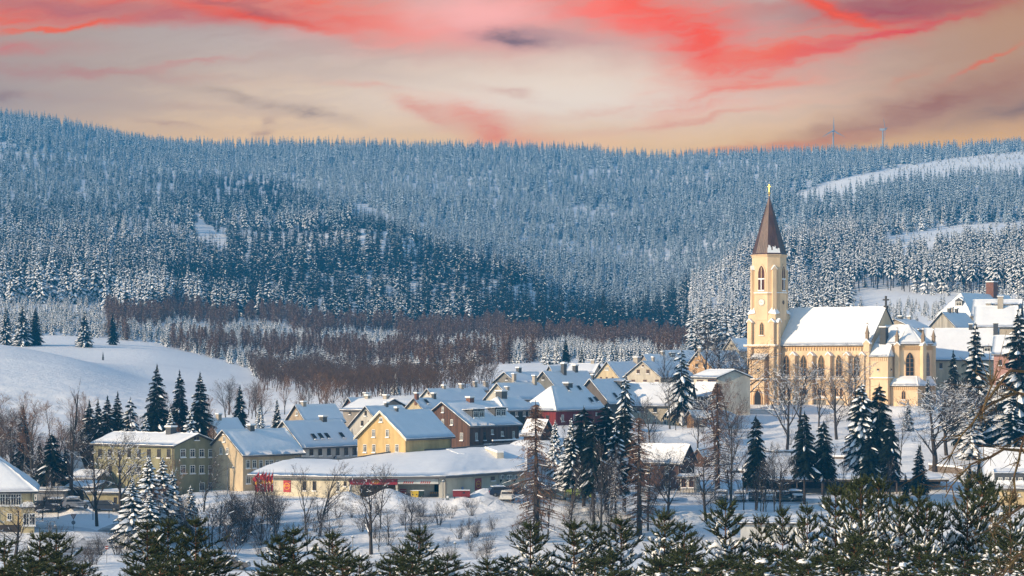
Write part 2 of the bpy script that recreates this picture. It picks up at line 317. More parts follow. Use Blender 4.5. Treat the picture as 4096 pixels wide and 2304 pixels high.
def finish_terrain():
    global ZG
    for cx, cy, r, z in PADS:
        d = np.hypot(_XX - cx, _YY - cy); w = np.clip(1 - (d - r) / 7.0, 0, 1); w = w * w * (3 - 2 * w)
        ZG = ZG * (1 - w) + (z + (vnoise(_XX, _YY, 3.0, 7) - .5) * .25) * w
    rg = random.Random(8)
    for px, Y, h, r in [(1385, 318.5, 1.3, 2.0), (1570, 319.0, 1.1, 2.4), (1535, 319.5, .8, 2.0), (1905, 318, .8, 2.2), (1945, 319, 1.0, 2.0), (1980, 320, .6, 2.0)] + [(1440 + k * 24, 315.5 + rg.uniform(-.6, .6), rg.uniform(.25, .6), rg.uniform(.7, 1.3)) for k in range(26)] + [(2080 + k * 30, 317 + rg.uniform(-1, 1), rg.uniform(.3, .8), rg.uniform(.8, 1.6)) for k in range(40)] + [(150 + k * 28, 318 + rg.uniform(-1, 1), rg.uniform(.3, .8), rg.uniform(.8, 1.5)) for k in range(9)]:
        ZG = ZG + h * np.exp(-((_XX - (px - CX) * Y / FP) ** 2 + ((_YY - Y) * .8) ** 2) / (r * r))
    nu, ny = len(UG), len(YG)
    V = np.stack([_XX, _YY, ZG], -1).reshape(-1, 3)
    a = (np.arange(ny - 1)[:, None] * nu + np.arange(nu - 1)[None, :]).ravel()
    Fq = np.stack([a, a + 1, a + nu + 1, a + nu], -1)
    me = bpy.data.meshes.new('ground'); me.vertices.add(len(V)); me.vertices.foreach_set('co', V.ravel())
    me.loops.add(Fq.size); me.loops.foreach_set('vertex_index', Fq.ravel()); me.polygons.add(len(Fq))
    me.polygons.foreach_set('loop_start', np.arange(0, Fq.size, 4)); me.polygons.foreach_set('loop_total', np.full(len(Fq), 4))
    me.polygons.foreach_set('use_smooth', np.ones(len(Fq), bool)); me.update(); me.validate()
    me.materials.append(ground_mat())
    tag(link(bpy.data.objects.new('ground', me)), None, None, None, 'structure')
def ground_mat():
    m = bpy.data.materials.new('snow_ground'); m.use_nodes = True; t = m.node_tree; t.nodes.clear(); N = NT(t)
    o = N.n('ShaderNodeOutputMaterial'); b = N.n('ShaderNodeBsdfPrincipled'); t.links.new(b.outputs[0], o.inputs[0]); b.inputs['Roughness'].default_value = .6
    tc = N.n('ShaderNodeTexCoord').outputs['Object']
    big = N.noise(tc, .03, 4); small = N.noise(tc, 1.7, 5, .65)
    c = N.mix(N.ss(big, .3, .7), (.86, .865, .89), (.80, .81, .84))
    # dead grass and brash poking through the snow in small patches
    g = N.m('MULTIPLY', N.ss(N.noise(tc, 3.3, 6, .75), .64, .72), N.ss(N.noise(tc, .09, 3), .5, .62))
    c = N.mix(N.m('MULTIPLY', g, .7), c, (.22, .17, .13)); t.links.new(c, b.inputs['Base Color'])
    bp = N.n('ShaderNodeBump'); bp.inputs['Strength'].default_value = .5; bp.inputs['Distance'].default_value = .35
    t.links.new(N.m('ADD', small, N.m('MULTIPLY', N.noise(tc, .45, 4), 1.5)), bp.inputs['Height']); t.links.new(bp.outputs[0], b.inputs['Normal'])
    return m
def drape(name, path, w, material, lift=.04, label=None):
    """strip laid on the ground along photo points"""
    pts = [ghit(*p) if not isinstance(p, Vector) else p for p in path]; fine = []
    for a, b in zip(pts, pts[1:]):
        n = max(2, int((b - a).length / 1.5))
        for k in range(n): fine.append(a.lerp(b, k / n))
    fine.append(pts[-1]); mb = MB(); rows = []
    for i, p in enumerate(fine):
        d = (fine[min(i + 2, len(fine) - 1)] - fine[max(i - 2, 0)]); d.z = 0; d.normalize(); nrm = Vector((-d.y, d.x, 0)); row = []
        for k in range(7):
            q = p + nrm * (w * (k / 6 - .5)); row.append((q.x, q.y, z1(q.x, q.y) + lift))
        rows.append(row)
    for r0, r1 in zip(rows, rows[1:]):
        for k in range(6): mb.poly([r0[k], r0[k + 1], r1[k + 1], r1[k]], 0, True)
    o = mb.obj(name, material); return tag(o, None, None, None, 'structure')
# ------------------------------------------------------------------ houses
_WM = {}
def window(parent, o, ux, uz, nrm, w, h, style='white', arch=False, name='window'):
    """frame (part) with its pane (sub-part); o = centre on the wall, in the parent's frame"""
    key = (round(w, 2), round(h, 2), style, arch)
    if key not in _WM:
        f = MB(); p = MB(); fw = min(.10, w * .12); d = .07
        if arch:
            out = [(-w/2, -h/2), (w/2, -h/2), (w/2, h*.22), (w*.36, h*.36), (w*.18, h*.45), (0, h/2), (-w*.18, h*.45), (-w*.36, h*.36), (-w/2, h*.22)]
            k = 1 - 2 * fw / w; inn = [(x * k, (y + .0) * (1 - 2 * fw / h)) for x, y in out]; n = len(out)
            for i in range(n):
                a, b = out[i], out[(i + 1) % n]; c, e = inn[(i + 1) % n], inn[i]
                f.poly([(a[0], -d, a[1]), (b[0], -d, b[1]), (c[0], -d, c[1]), (e[0], -d, e[1])]); f.poly([(b[0], -d, b[1]), (a[0], -d, a[1]), (a[0], 0, a[1]), (b[0], 0, b[1])])
            p.poly([(x, -.02, y) for x, y in inn]); f.box(-.04, .04, -d * .9, -.021, -h/2 + fw, h * .42)
            for q in range(1, int(h / .9)): f.box(-w/2 + fw, w/2 - fw, -.045, -.021, -h/2 + q * .9, -h/2 + q * .9 + .04)
            f.box(-w/2 - .1, w/2 + .1, -.32, 0, -h/2 - .16, -h/2 - .02, 1)
        else:
            f.box(-w/2, -w/2 + fw, -d, 0, -h/2, h/2); f.box(w/2 - fw, w/2, -d, 0, -h/2, h/2)
            f.box(-w/2 + fw, w/2 - fw, -d, 0, h/2 - fw, h/2); f.box(-w/2 + fw, w/2 - fw, -d, 0, -h/2, -h/2 + fw)
            f.box(-.03, .03, -d * .8, -.021, -h/2 + fw, h/2 - fw); f.box(-w/2 + fw, w/2 - fw, -d * .8, -.021, h * .17, h * .17 + .05)
            f.box(-w/2 - .05, w/2 + .05, -.22, 0, -h/2 - .14, -h/2, 1)
            p.poly([(-w/2 + fw, -.02, -h/2 + fw), (w/2 - fw, -.02, -h/2 + fw), (w/2 - fw, -.02, h/2 - fw), (-w/2 + fw, -.02, h/2 - fw)])
        fm = {'white': FRAME, 'dark': DFRAME, 'brown': mat('brown_frame', (.14, .06, .035), .6), 'stone': mat('ochre_frame', (.42, .25, .12), .7), 'cream': mat('cream_frame', (.6, .5, .36), .7)}[style]
        _WM[key] = (f.mesh(name + '_frame', [fm, SNOW]), p.mesh('pane', [GLASS]))
    fm, pm = _WM[key]
    a = link(bpy.data.objects.new(name, fm)); b = link(bpy.data.objects.new('pane', pm)); b.parent = a; a.parent = parent
    ux = Vector(ux); uz = Vector(uz); n = Vector(nrm)
    a.matrix_local = Matrix((( ux.x, -n.x, uz.x, o[0]), (ux.y, -n.y, uz.y, o[1]), (ux.z, -n.z, uz.z, o[2]), (0, 0, 0, 1)))
    return a
def snow_sheet(mb, grid, thick, m=0, seed=0, edge=1):
    """pillow of snow over a roof plane; grid[i][j] points with up normals; rounded down at its rim"""
    ni = len(grid); nj = len(grid[0]); rng = random.Random(seed); base = len(mb.v)
    nrm = (grid[0][-1] - grid[0][0]).cross(grid[-1][0] - grid[0][0]).normalized()
    if nrm.z < 0: nrm = -nrm
    for i in range(ni):
        for j in range(nj):
            p = grid[i][j]; e = min(i, ni - 1 - i, j, nj - 1 - j)
            t = thick * (0.35 if e == 0 else .85 if e == 1 else 1.0) * (1 + .45 * (float(vnoise(p.x + seed * 3.7, p.y + p.z, 2.4, 4)) - .5) + .35 * (float(vnoise(p.x + seed * 1.7, p.y + p.z, .9, 6)) - .5)) + (rng.uniform(-.05, .06) if e == 0 else 0)
            mb.v.append(tuple(p + Vector((0, 0, 1)) * t * .7 + nrm * t * .4))
    for i in range(ni - 1):
        for j in range(nj - 1):
            a = base + i * nj + j; mb.f.append((a, a + 1, a + nj + 1, a + nj)); mb.m.append(m); mb.sm.append(True)
    rim = [(0, j) for j in range(nj)] + [(i, nj - 1) for i in range(1, ni)] + [(ni - 1, j) for j in range(nj - 2, -1, -1)] + [(i, 0) for i in range(ni - 2, 0, -1)]
    b2 = len(mb.v); mb.v += [tuple(grid[i][j] + nrm * .02) for i, j in rim]; n = len(rim)
    for k in range(n):
        a = base + rim[k][0] * nj + rim[k][1]; b = base + rim[(k + 1) % n][0] * nj + rim[(k + 1) % n][1]
        mb.f.append((a, b, b2 + (k + 1) % n, b2 + k)); mb.m.append(m); mb.sm.append(False)
def quad_grid(a, b, c, d, step=.8):
    """bilinear grid between eave a-b and ridge d-c"""
    ni = max(4, int((d - a).length / step)); nj = max(4, int(max((b - a).length, (c - d).length) / step))
    return [[(a.lerp(b, j / nj)).lerp(d.lerp(c, j / nj), i / ni) for j in range(nj + 1)] for i in range(ni + 1)]
def chimney_mesh(w, d, h, style):
    mb = MB(); mb.box(-w/2, w/2, -d/2, d/2, -1.2, h, 0); mb.box(-w/2 - .07, w/2 + .07, -d/2 - .07, d/2 + .07, h, h + .12, 2)
    if style != 'bare': mb.box(-w/2 - .12, w/2 + .12, -d/2 - .12, d/2 + .12, h + .121, h + .34, 1)
    return mb
WALLM = {}
def wallm(c, kind='plaster'):
    k = (c, kind)
    if k not in WALLM:
        if kind == 'plaster': WALLM[k] = mat('plaster_%d' % len(WALLM), c, .9, .30, .8, .15, 6, stretch=(1, 1, .35))
        else: WALLM[k] = mat('boards_%d' % len(WALLM), c, .85, .55, 1.0, .5, 3, stretch=(3, 3, .12))
    return WALLM[k]
class House: pass
def house(label, x0, x1, x2, ye, yr, yb, Y, a=38, gable='L', wall=(.5, .42, .3), kind='plaster', wins=(), chim=(), roof='gable', LL=None, LR=None,
          over=.45, snow=.32, name='house', cat='house', group='snow-roofed houses of the village', sky=(), dorm=(), wstyle='white', base_band=None, hip=(0, 0), trim=None, dsn=True):
    """x0,x1,x2: photo columns of left end, near corner, right end; ye, yr, yb: rows of near eave, ridge top, base; Y: distance of the corner"""
    h = House(); a_ = R(a); c, s_ = math.cos(a_), math.sin(a_); Xc = (x1 - CX) * Y / FP
    h.tL = LL or (FP * Xc - (x0 - CX) * Y) / (FP * c + (x0 - CX) * s_); h.tR = LR or ((x2 - CX) * Y - FP * Xc) / (FP * s_ - (x2 - CX) * c)
    W_, L_ = h.tL, h.tR; k = Y / FP; zb = -(yb - HY) * k; ze = -(ye - HY) * k - zb
    ax = W_ / 2 * s_ if gable == 'L' else L_ / 2 * c
    zr = -(yr - HY) * (Y + ax) / FP - zb - snow
    root = thing(name, label, cat, (Xc + (L_ * s_ - W_ * c) / 2, Y + (L_ * c + W_ * s_) / 2, zb), R(90) - a_, group); h.root = root
    X0, X1, Y0, Y1 = -L_/2, L_/2, -W_/2, W_/2   # local x runs along the right face, y along the left face; near corner at (X0, Y0)
    pad(root.location.x, root.location.y, max(L_, W_) * .5 + .5, zb)
    h.face = {'L': ((X0, Y0), (0, 1), (-1, 0)), 'R': ((X0, Y0), (1, 0), (0, -1))}
    def on(face, px, py):
        if face == 'L':
            t = (FP * Xc - (px - CX) * Y) / (FP * c + (px - CX) * s_); Yp = Y + t * s_; p = Vector((X0, Y0 + t, 0)); ux = Vector((0, -1, 0)); n = Vector((-1, 0, 0))
        else:
            t = ((px - CX) * Y - FP * Xc) / (FP * s_ - (px - CX) * c); Yp = Y + t * c; p = Vector((X0 + t, Y0, 0)); ux = Vector((1, 0, 0)); n = Vector((0, -1, 0))
        p.z = -(py - HY) * Yp / FP - zb; return p, ux, n
    h.on = on; h.sc = {'L': k / c, 'R': k / s_}; h.k = k
    along = gable == 'L'   # ridge runs along local x
    wm = wallm(wall, kind); mb = MB(); bot = -2.0
    out = [(X0, Y0), (X1, Y0), (X1, Y1), (X0, Y1)]
    mb.prism(out, bot, ze, 0)
    hp = hip
    if along:
        r0 = Vector((X0 + hp[0] * W_/2, 0, zr)); r1 = Vector((X1 - hp[1] * W_/2, 0, zr))
        if not hp[0]: mb.extr([(X0, Y0, ze), (X0, Y1, ze), (X0, 0, zr)], (.15, 0, 0), 0)
        if not hp[1]: mb.extr([(X1, Y0, ze), (X1, 0, zr), (X1, Y1, ze)], (-.15, 0, 0), 0)
    else:
        r0 = Vector((0, Y0 + hp[0] * L_/2, zr)); r1 = Vector((0, Y1 - hp[1] * L_/2, zr))
        if not hp[0]: mb.extr([(X0, Y0, ze), (0, Y0, zr), (X1, Y0, ze)], (0, .15, 0), 0)
        if not hp[1]: mb.extr([(X0, Y1, ze), (X1, Y1, ze), (0, Y1, zr)], (0, -.15, 0), 0)
    mb.obj('wall', wm, root)
    if base_band:
        b = MB(); b.box(X0 - .06, X1 + .06, Y0 - .06, Y1 + .06, bot, base_band[0], 0); b.obj('plinth', wallm(base_band[1]), root)
    # roof planes (eave a-b, ridge c-d), pushed out by the overhang
    half = (W_ if along else L_) / 2; slope = (zr - ze) / half; dz = -slope * over
    E = [Vector((X0 - over, Y0 - over, ze + dz)), Vector((X1 + over, Y0 - over, ze + dz)), Vector((X1 + over, Y1 + over, ze + dz)), Vector((X0 - over, Y1 + over, ze + dz))]
    if not along: pass
    og = .3
    if along:
        R0 = r0 + Vector((-(over if not hp[0] else 0), 0, 0)); R1 = r1 + Vector(((over if not hp[1] else 0), 0, 0))
        planes = [(E[0], E[1], R1, R0), (E[2], E[3], R0, R1)]
        if hp[0]: planes.append((E[3], E[0], R0, R0))
        if hp[1]: planes.append((E[1], E[2], R1, R1))
    else:
        R0 = r0 + Vector((0, -(over if not hp[0] else 0), 0)); R1 = r1 + Vector((0, (over if not hp[1] else 0), 0))
        planes = [(E[3], E[0], R0, R1), (E[1], E[2], R1, R0)]
        if hp[0]: planes.append((E[0], E[1], R0, R0))
        if hp[1]: planes.append((E[2], E[3], R1, R1))
    h.planes = planes
    rb = MB(); sb = MB()
    for i, (a0, b0, c0, d0) in enumerate(planes):
        up = Vector((0, 0, .16)); pts = [a0, b0, c0, d0] if (c0 - d0).length > .01 else [a0, b0, c0]
        lift = Vector((0, 0, .03))
        rb.extr([p + lift for p in pts], up, 0)
        snow_sheet(sb, quad_grid(a0 + up + lift, b0 + up + lift, c0 + up + lift, d0 + up + lift), snow, 0, i + int(x1))
    rf = rb.obj('roof', TILE, root); sb.obj('snow_cover', SNOW, rf); h.roof = rf
    if trim:
        tb = MB(); pl = planes[0]
        tb.extr([(X0 - over - .02, Y0 - over, ze + dz - .12), (X0 - over - .02, 0, zr - .12), (X0 - over - .02, Y1 + over, ze + dz - .12), (X0 - over - .02, Y1 + over, ze + dz + .18), (X0 - over - .02, 0, zr + .22), (X0 - over - .02, Y0 - over, ze + dz + .18)], (.1, 0, 0), 0)
        tb.obj('barge_board', wallm(trim), rf)
    # gutter and downpipe
    gb = MB(); e0, e1 = (planes[0][0], planes[0][1])
    gb.tube(e0 + Vector((0, 0, .02)), e1 + Vector((0, 0, .02)), .07, .07, 6); gb.tube((X0 + (L_ - .25 if along else -.12), Y0 - (.12 if along else -.25), ze - .1), (X0 + (L_ - .25 if along else -.12), Y0 - (.12 if along else -.25), -.5), .055, .055, 6)
    gb.obj('gutter', GUTTER, root)
    def rp(u, v, side=0):
        a0, b0, c0, d0 = planes[side]; return (a0.lerp(b0, u)).lerp(d0.lerp(c0, u), v)
    h.rp = rp
    for cc in chim:
        u, v, w, hh = cc[:4]; side = cc[4] if len(cc) > 4 else 0; st = cc[5] if len(cc) > 5 else 'plaster'
        p = rp(u, v, side); cm = {'plaster': wallm((.42, .37, .31)), 'brick': BRICK, 'dark': SLATE}[st]
        o = chimney_mesh(w, w * .8, hh, st).obj('chimney', [cm, SNOW, CONC], rf); o.location = p + Vector((0, 0, .3))
    for u, v in sky:
        p = rp(u, v); q = rp(min(1, u + .02), v); r_ = rp(u, v + .05); ux = (q - p).normalized(); uy = (r_ - p).normalized(); n = ux.cross(uy)
        if n.z < 0: n = -n
        o = window(rf, p + n * (snow * .75 + .2) + Vector((0, 0, .1)), ux, uy, n, .8, 1.25, 'dark', name='skylight')
    for i, dd in enumerate(dorm):
        dormer(h, *dd)
    for wv in wins:
        face, px, py, w, hh = wv[:5]; st = wv[5] if len(wv) > 5 else wstyle
        p, ux, n = on(face, px, py); nm = 'door' if len(wv) > 6 else 'window'
        window(root, p + n * .005, ux, (0, 0, 1), n, max(.35, w * h.sc[face]), max(.35, hh * k * (1 + .0)), st, name=nm)
    return h
def dormer(h, u, v, w, hh, depth=2.6, side=0, style='shed', wn=2):
    """small roof gable or shed with its own windows; part of the roof"""
    p = h.rp(u, v, side); a0, b0, c0, d0 = h.planes[side]; ux = (b0 - a0).normalized(); up = (d0.lerp(c0, .5) - a0.lerp(b0, .5)); ih = Vector((up.x, up.y, 0)).normalized(); n = -ih
    sl = up.z / Vector((up.x, up.y)).length; depth = min(depth, hh / max(.1, sl - .18))
    mb = MB(); A = p - ux * w/2; B = p + ux * w/2; Z = Vector((0, 0, 1)); zz = .35
    f0 = A + Z * zz; f1 = B + Z * zz; t0 = f0 + Z * hh; t1 = f1 + Z * hh
    k0 = A + ih * depth + Z * (depth * sl + .1); k1 = B + ih * depth + Z * (depth * sl + .1)
    mb.extr([A - Z * .2, k0 - Z * .3, t0 - Z * 0], ux * .12, 0); mb.extr([B - Z * .2, k1 - Z * .3, t1], -ux * .12, 0); mb.extr([A - Z * .2, B - Z * .2, t1, t0], ih * .12, 0)
    d = mb.obj('dormer', SLATE, h.roof)
    rb = MB()
    if style == 'gable':
        mid = (t0 + t1) / 2 + Z * w * .38; km = mid + ih * (depth + w * .2)
        for q0, q1 in ((t0 - ux * .2, k0), (t1 + ux * .2, k1)):
            g = [q0 + n * .25, q1, km, mid + n * .25]; rb.extr([x_ for x_ in g], Z * .24, 0)
        mb2 = MB(); mb2.extr([t0, t1, mid], ih * .1, 0); mb2.obj('dormer_gable', SLATE, d)
    else:
        g = [t0 + n * .3 - ux * .25, t1 + n * .3 + ux * .25, k1 + ux * .15, k0 - ux * .15]; rb.extr(g, Z * .08, 1)
        snow_sheet(rb, quad_grid(*[x_ + Z * .08 for x_ in g], step=.6), .26, 0, int(u * 99))
    rb.obj('dormer_snow', [SNOW, TILE], d)
    for i in range(wn):
        window(d, A.lerp(B, (i + .5) / wn) + Z * (zz + hh * .5) + n * .01, ux, (0, 0, 1), n, w / wn * .78, hh * .72, 'white')
# ------------------------------------------------------------------ the village, front rows first
def grid_w(face, xs, ys, w, h, *a): return [(face, x, y, w, h) + a for y in ys for x in xs]
CREAM = (.55, .44, .30); OFFW = (.58, .54, .47); GREY = (.30, .28, .25); YELLOW = (.62, .43, .19); OLIVE = (.27, .255, .155); BROWN = (.085, .05, .035)
house('three-storey olive green apartment block behind the snowy blue spruces', 374, 697, 873, 1785, 1733, 2003, 338, 35, 'R', OLIVE, snow=.28,
      wins=grid_w('L', (400, 439, 478, 517, 556, 596, 636, 675), (1813,), 15, 34, 'dark') + grid_w('L', (441, 480, 519, 556), (1878,), 15, 32, 'dark') + grid_w('L', (442, 480), (1946,), 15, 30, 'dark') + grid_w('R', (731, 769, 806, 843), (1812,), 17, 33) + grid_w('R', (731, 769, 806, 843), (1877,), 17, 33) + grid_w('R', (807, 843), (1946,), 17, 33) + [('R', 780, 1753, 7, 14, 'dark'), ('R', 791, 1753, 7, 14, 'dark')],
      chim=[(.72, .86, 1.3, 1.0, 0, 'dark')])
house('cream gabled house with a brown long wall and row of white windows beside the olive block', 823, 972, 1207, 1819, 1719, 1974, 340, 42, 'L', CREAM, snow=.26,
      wins=[('L', 898, 1756, 10, 22), ('L', 885, 1803, 11, 25), ('L', 910, 1803, 11, 25), ('L', 897, 1731, 8, 7, 'dark')] + grid_w('R', (991, 1017, 1043, 1068, 1085, 1111, 1136, 1181), (1856,), 14, 33) + [('R', 992, 1918, 16, 32)],
      chim=[(.43, .93, .9, .7, 0, 'dark')])
house('low white house with four skylights and a lettered sign over its shop window', 1066, 1208, 1428, 1786, 1684, 1868, 360, 38, 'L', (.56, .54, .51), snow=.24,
      wins=grid_w('R', (1245, 1280, 1315, 1350, 1384, 1417), (1806,), 13, 32, 'dark'), chim=[(.68, .97, 1.0, .5, 0, 'dark')], sky=[(.30, .36), (.42, .37), (.53, .37), (.78, .37)])
HSIGN = None
house('small slate-clad gabled house peeking out behind the cream gabled house', 792, 877, 985, 1744, 1673, 1850, 395, 38, 'L', (.17, .15, .14), 'boards', snow=.22, wins=[('L', 834, 1703, 9, 12), ('L', 850, 1742, 10, 18), ('L', 818, 1742, 9, 16)], chim=[(.35, .9, .8, .8)])
house('beige gabled house with ragged snow on its verge behind the skylit white roof', 1148, 1222, 1371, 1684, 1618, 1770, 408, 40, 'L', (.38, .30, .22), wins=[('L', 1188, 1653, 9, 17)], chim=[(.2, .93, .8, .5)], snow=.26)
house('pale unpainted block gable with two small dark windows left of the yellow house', 1392, 1540, 1675, 1720, 1624, 1790, 388, 38, 'L', (.50, .47, .42), wins=[('L', 1463, 1653, 9, 20, 'dark'), ('L', 1449, 1693, 10, 21, 'dark'), ('L', 1477, 1693, 10, 21, 'dark')], snow=.24, chim=[(.55, .95, .6, .5, 0, 'dark')])
house('bright yellow gabled house with white trimmed windows and a blank ochre long wall', 1430, 1622, 1806, 1752, 1641, 1860, 350, 34, 'L', YELLOW, snow=.30, trim=(.72, .68, .58),
      wins=[('L', 1524, 1678, 14, 19)] + grid_w('L', (1495, 1550), (1733,), 13, 30) + grid_w('L', (1460, 1496, 1551, 1588), (1793,), 14, 32), chim=[(.30, .93, .5, .5, 0, 'dark')])
house('dark brown timber-clad house with two shed dormers and a snowy balcony', 1668, 1879, 2076, 1703, 1607, 1795, 370, 40, 'L', (.13, .065, .042), 'boards', snow=.28,
      wins=[('L', 1772, 1638, 9, 22, 'white'), ('L', 1772, 1687, 10, 22), ('L', 1808, 1688, 10, 22), ('L', 1847, 1746, 12, 30), ('R', 1905, 1746, 8, 30), ('R', 1938, 1744, 9, 32, 'dark', 1), ('R', 1968, 1727, 8, 19), ('R', 2008, 1734, 9, 19), ('R', 2054, 1738, 8, 28)],
      dorm=[(.30, .26, 3.0, 1.5), (.74, .30, 2.8, 1.5)], chim=[(.52, .97, 1.1, .6, 0, 'brick')])
house('dark teal boarded house with a broad snowy hipped roof and black chimney block', 1912, 2017, 2142, 1640, 1588, 1740, 403, 36, 'L', (.03, .038, .042), 'boards', snow=.24, hip=(.6, .5), wins=grid_w('R', (2034, 2065, 2096, 2118), (1655,), 9, 18), chim=[(.2, .97, 1.7, .9, 0, 'dark')])
house('barn red boarded house with a large steep hipped snow roof', 2088, 2223, 2414, 1636, 1544, 1704, 407, 38, 'L', (.22, .022, .02), 'boards', snow=.28, hip=(1.0, .25), wins=[('R', 2250, 1672, 9, 26), ('R', 2298, 1668, 9, 22), ('L', 2190, 1672, 12, 22, 'dark'), ('R', 2385, 1655, 6, 12)], chim=[(.50, .98, 1.4, .4, 0, 'dark')], sky=[(.42, .85), (.75, .86), (.80, .35), (.93, .38)])
house('small dark log cabin with overhanging snow roof in front of the red house', 2095, 2165, 2208, 1730, 1678, 1762, 362, 50, 'R', (.06, .035, .025), 'boards', snow=.22, name='cabin', cat='cabin')
house('white gabled house with the longest plain snow roof behind the red house', 1943, 2040, 2200, 1596, 1531, 1690, 438, 36, 'L', (.60, .56, .48), wins=[('L', 1986, 1560, 11, 18, 'cream')], chim=[(.84, .86, .8, 1.6), (.1, .55, .7, .5)], snow=.28)
house('grey gable with a small dark attic window, left of its larger grey twin', 1978, 2062, 2190, 1530, 1487, 1600, 500, 40, 'L', (.20, .19, .175), wins=[('L', 2028, 1515, 9, 9, 'dark')], chim=[(.42, .96, 1.0, .8, 0, 'dark'), (.02, .2, .8, 1.3)], snow=.26)
house('larger grey gable with two tall black chimneys on its snow roof', 2118, 2232, 2400, 1560, 1484, 1640, 470, 38, 'L', (.19, .185, .17), wins=[('L', 2174, 1512, 9, 14, 'dark')], chim=[(.40, .80, 1.0, 2.2, 0, 'dark'), (.72, .97, 1.0, 1.1, 0, 'dark')], snow=.26)
house('slate house with a black dormer and steep dark gable right of the red house', 2290, 2434, 2530, 1610, 1515, 1710, 424, 32, 'L', (.14, .12, .11), dorm=[(.72, .48, 3.0, 1.7)], chim=[(.08, .97, .5, .7, 0, 'dark')], sky=[(.3, .3)], snow=.26, LR=13)
house('pale yellow gable with a pair of narrow attic windows in the back row', 2380, 2480, 2590, 1515, 1446, 1590, 520, 36, 'L', (.62, .50, .32), wins=[('L', 2424, 1474, 6, 12), ('L', 2432, 1474, 6, 12), ('L', 2404, 1511, 7, 6, 'brown'), ('L', 2427, 1511, 7, 6, 'brown'), ('L', 2451, 1511, 7, 6, 'brown')], chim=[(.98, .9, 1.5, 1.2)], snow=.26)
house('cream gable with red-framed windows right of the pale yellow gable', 2500, 2642, 2775, 1508, 1443, 1600, 500, 34, 'L', (.56, .50, .41), wins=[('L', 2572, 1463, 8, 8, 'brown'), ('L', 2553, 1486, 12, 16, 'brown'), ('L', 2592, 1486, 12, 16, 'brown'), ('L', 2533, 1523, 14, 9, 'brown'), ('L', 2580, 1523, 14, 9, 'brown'), ('L', 2628, 1523, 14, 9, 'brown')], chim=[(.3, .97, .6, .7)], snow=.26)
house('wide cream house whose sunlit snow roof faces the churchyard spruce', 2440, 2752, 2790, 1622, 1530, 1702, 428, 12, 'R', (.55, .48, .37), wins=[('L', 2557, 1637, 17, 18, 'dark'), ('L', 2571, 1637, 10, 18, 'dark'), ('L', 2620, 1637, 15, 24, 'dark'), ('L', 2620, 1687, 14, 24), ('L', 2660, 1687, 14, 22)], snow=.32, LR=11)
house('long white hall with a low curved snow roof left of the church tower', 2775, 2872, 3001, 1511, 1476, 1660, 446, 74, 'R', (.58, .53, .45), wins=[('L', 2801, 1525, 20, 10, 'brown'), ('L', 2849, 1530, 26, 24, 'brown')], snow=.34)
house('small brown gable roof tucked against the white hall', 2770, 2838, 2882, 1578, 1528, 1640, 436, 45, 'R', (.16, .10, .065), 'boards', wins=[('R', 2858, 1590, 9, 14, 'white')], snow=.22, name='annex_house')
house('open tan timber shed with a snowy lean-to roof under the white hall', 2748, 2775, 2830, 1668, 1642, 1712, 405, 55, 'L', (.30, .17, .08), 'boards', snow=.2, name='shed', cat='shed', group=None)
house('orange lit gable with three windows among bare trees left of the tower', 2745, 2848, 2990, 1470, 1401, 1560, 520, 38, 'L', (.60, .38, .20), wins=[('L', 2786, 1422, 8, 8, 'dark'), ('L', 2787, 1461, 11, 14, 'dark'), ('L', 2818, 1461, 8, 14, 'dark')], chim=[(.05, .97, 1.0, .5), (.4, .97, .8, .5)], snow=.26)
house('upper white gable house touching the left edge of the church tower', 2895, 2955, 3080, 1400, 1352, 1500, 600, 40, 'L', (.52, .47, .38), wins=[('L', 2924, 1381, 6, 6, 'dark')], snow=.3)
house('long low snow roof in the back row left of the big spruce', 2560, 2592, 2668, 1448, 1416, 1520, 560, 42, 'L', (.36, .30, .24), snow=.26, chim=[(.9, .9, .8, .6)])
house('higher snow roof behind the big spruce top', 2636, 2672, 2790, 1440, 1400, 1520, 575, 40, 'L', (.36, .31, .25), snow=.28, dorm=[(.2, .3, 2.2, 1.2, 2.6, 0, 'shed', 1)])
house('small snow-covered roof at the end of the farthest street, left of the pale yellow gable', 2185, 2215, 2330, 1495, 1462, 1560, 550, 44, 'L', (.40, .34, .26), snow=.26, chim=[(.5, .96, .9, .6, 0, 'dark')])
house('long sunlit snow roof directly left of the pale yellow gable', 2265, 2372, 2420, 1492, 1453, 1560, 535, 14, 'R', (.45, .38, .28), snow=.3, LR=10, chim=[(.8, .95, 1.0, .7)])
house('white gable with one tiny window and dark left roof in the middle row', 1668, 1757, 1965, 1612, 1554, 1690, 455, 38, 'L', (.60, .56, .50), wins=[('L', 1714, 1574, 6, 10, 'brown')], chim=[(.62, .97, .8, .7), (.3, .97, .7, .5)], snow=.28)
house('far snow roof with two stubby white chimneys behind the middle row', 1832, 1868, 2000, 1560, 1536, 1640, 520, 42, 'L', (.45, .36, .26), chim=[(.3, .5, .9, 1.0), (.6, .5, .9, 1.0)], snow=.26)
house('pale yellow small gable between the beige houses and the brown timber house', 1626, 1692, 1778, 1635, 1592, 1700, 418, 38, 'L', (.55, .46, .30), chim=[(.8, .9, .7, .8, 0, 'dark'), (.1, .9, .7, .9, 0, 'brick')], sky=[(.35, .6)], snow=.24)
house('grey weathered house with a snow roof and icicles behind the beige gable', 1372, 1500, 1560, 1642, 1594, 1720, 420, 30, 'R', (.30, .27, .24), wins=[('L', 1400, 1652, 8, 10, 'dark')], chim=[(.8, .93, 1.0, .6), (.3, .9, .9, .6)], snow=.3, LR=12)
house('small rust-brown gable behind the grey weathered house', 1381, 1414, 1480, 1622, 1590, 1680, 450, 40, 'L', (.16, .075, .055), 'boards', snow=.24, chim=[(.9, .9, .9, .8)])
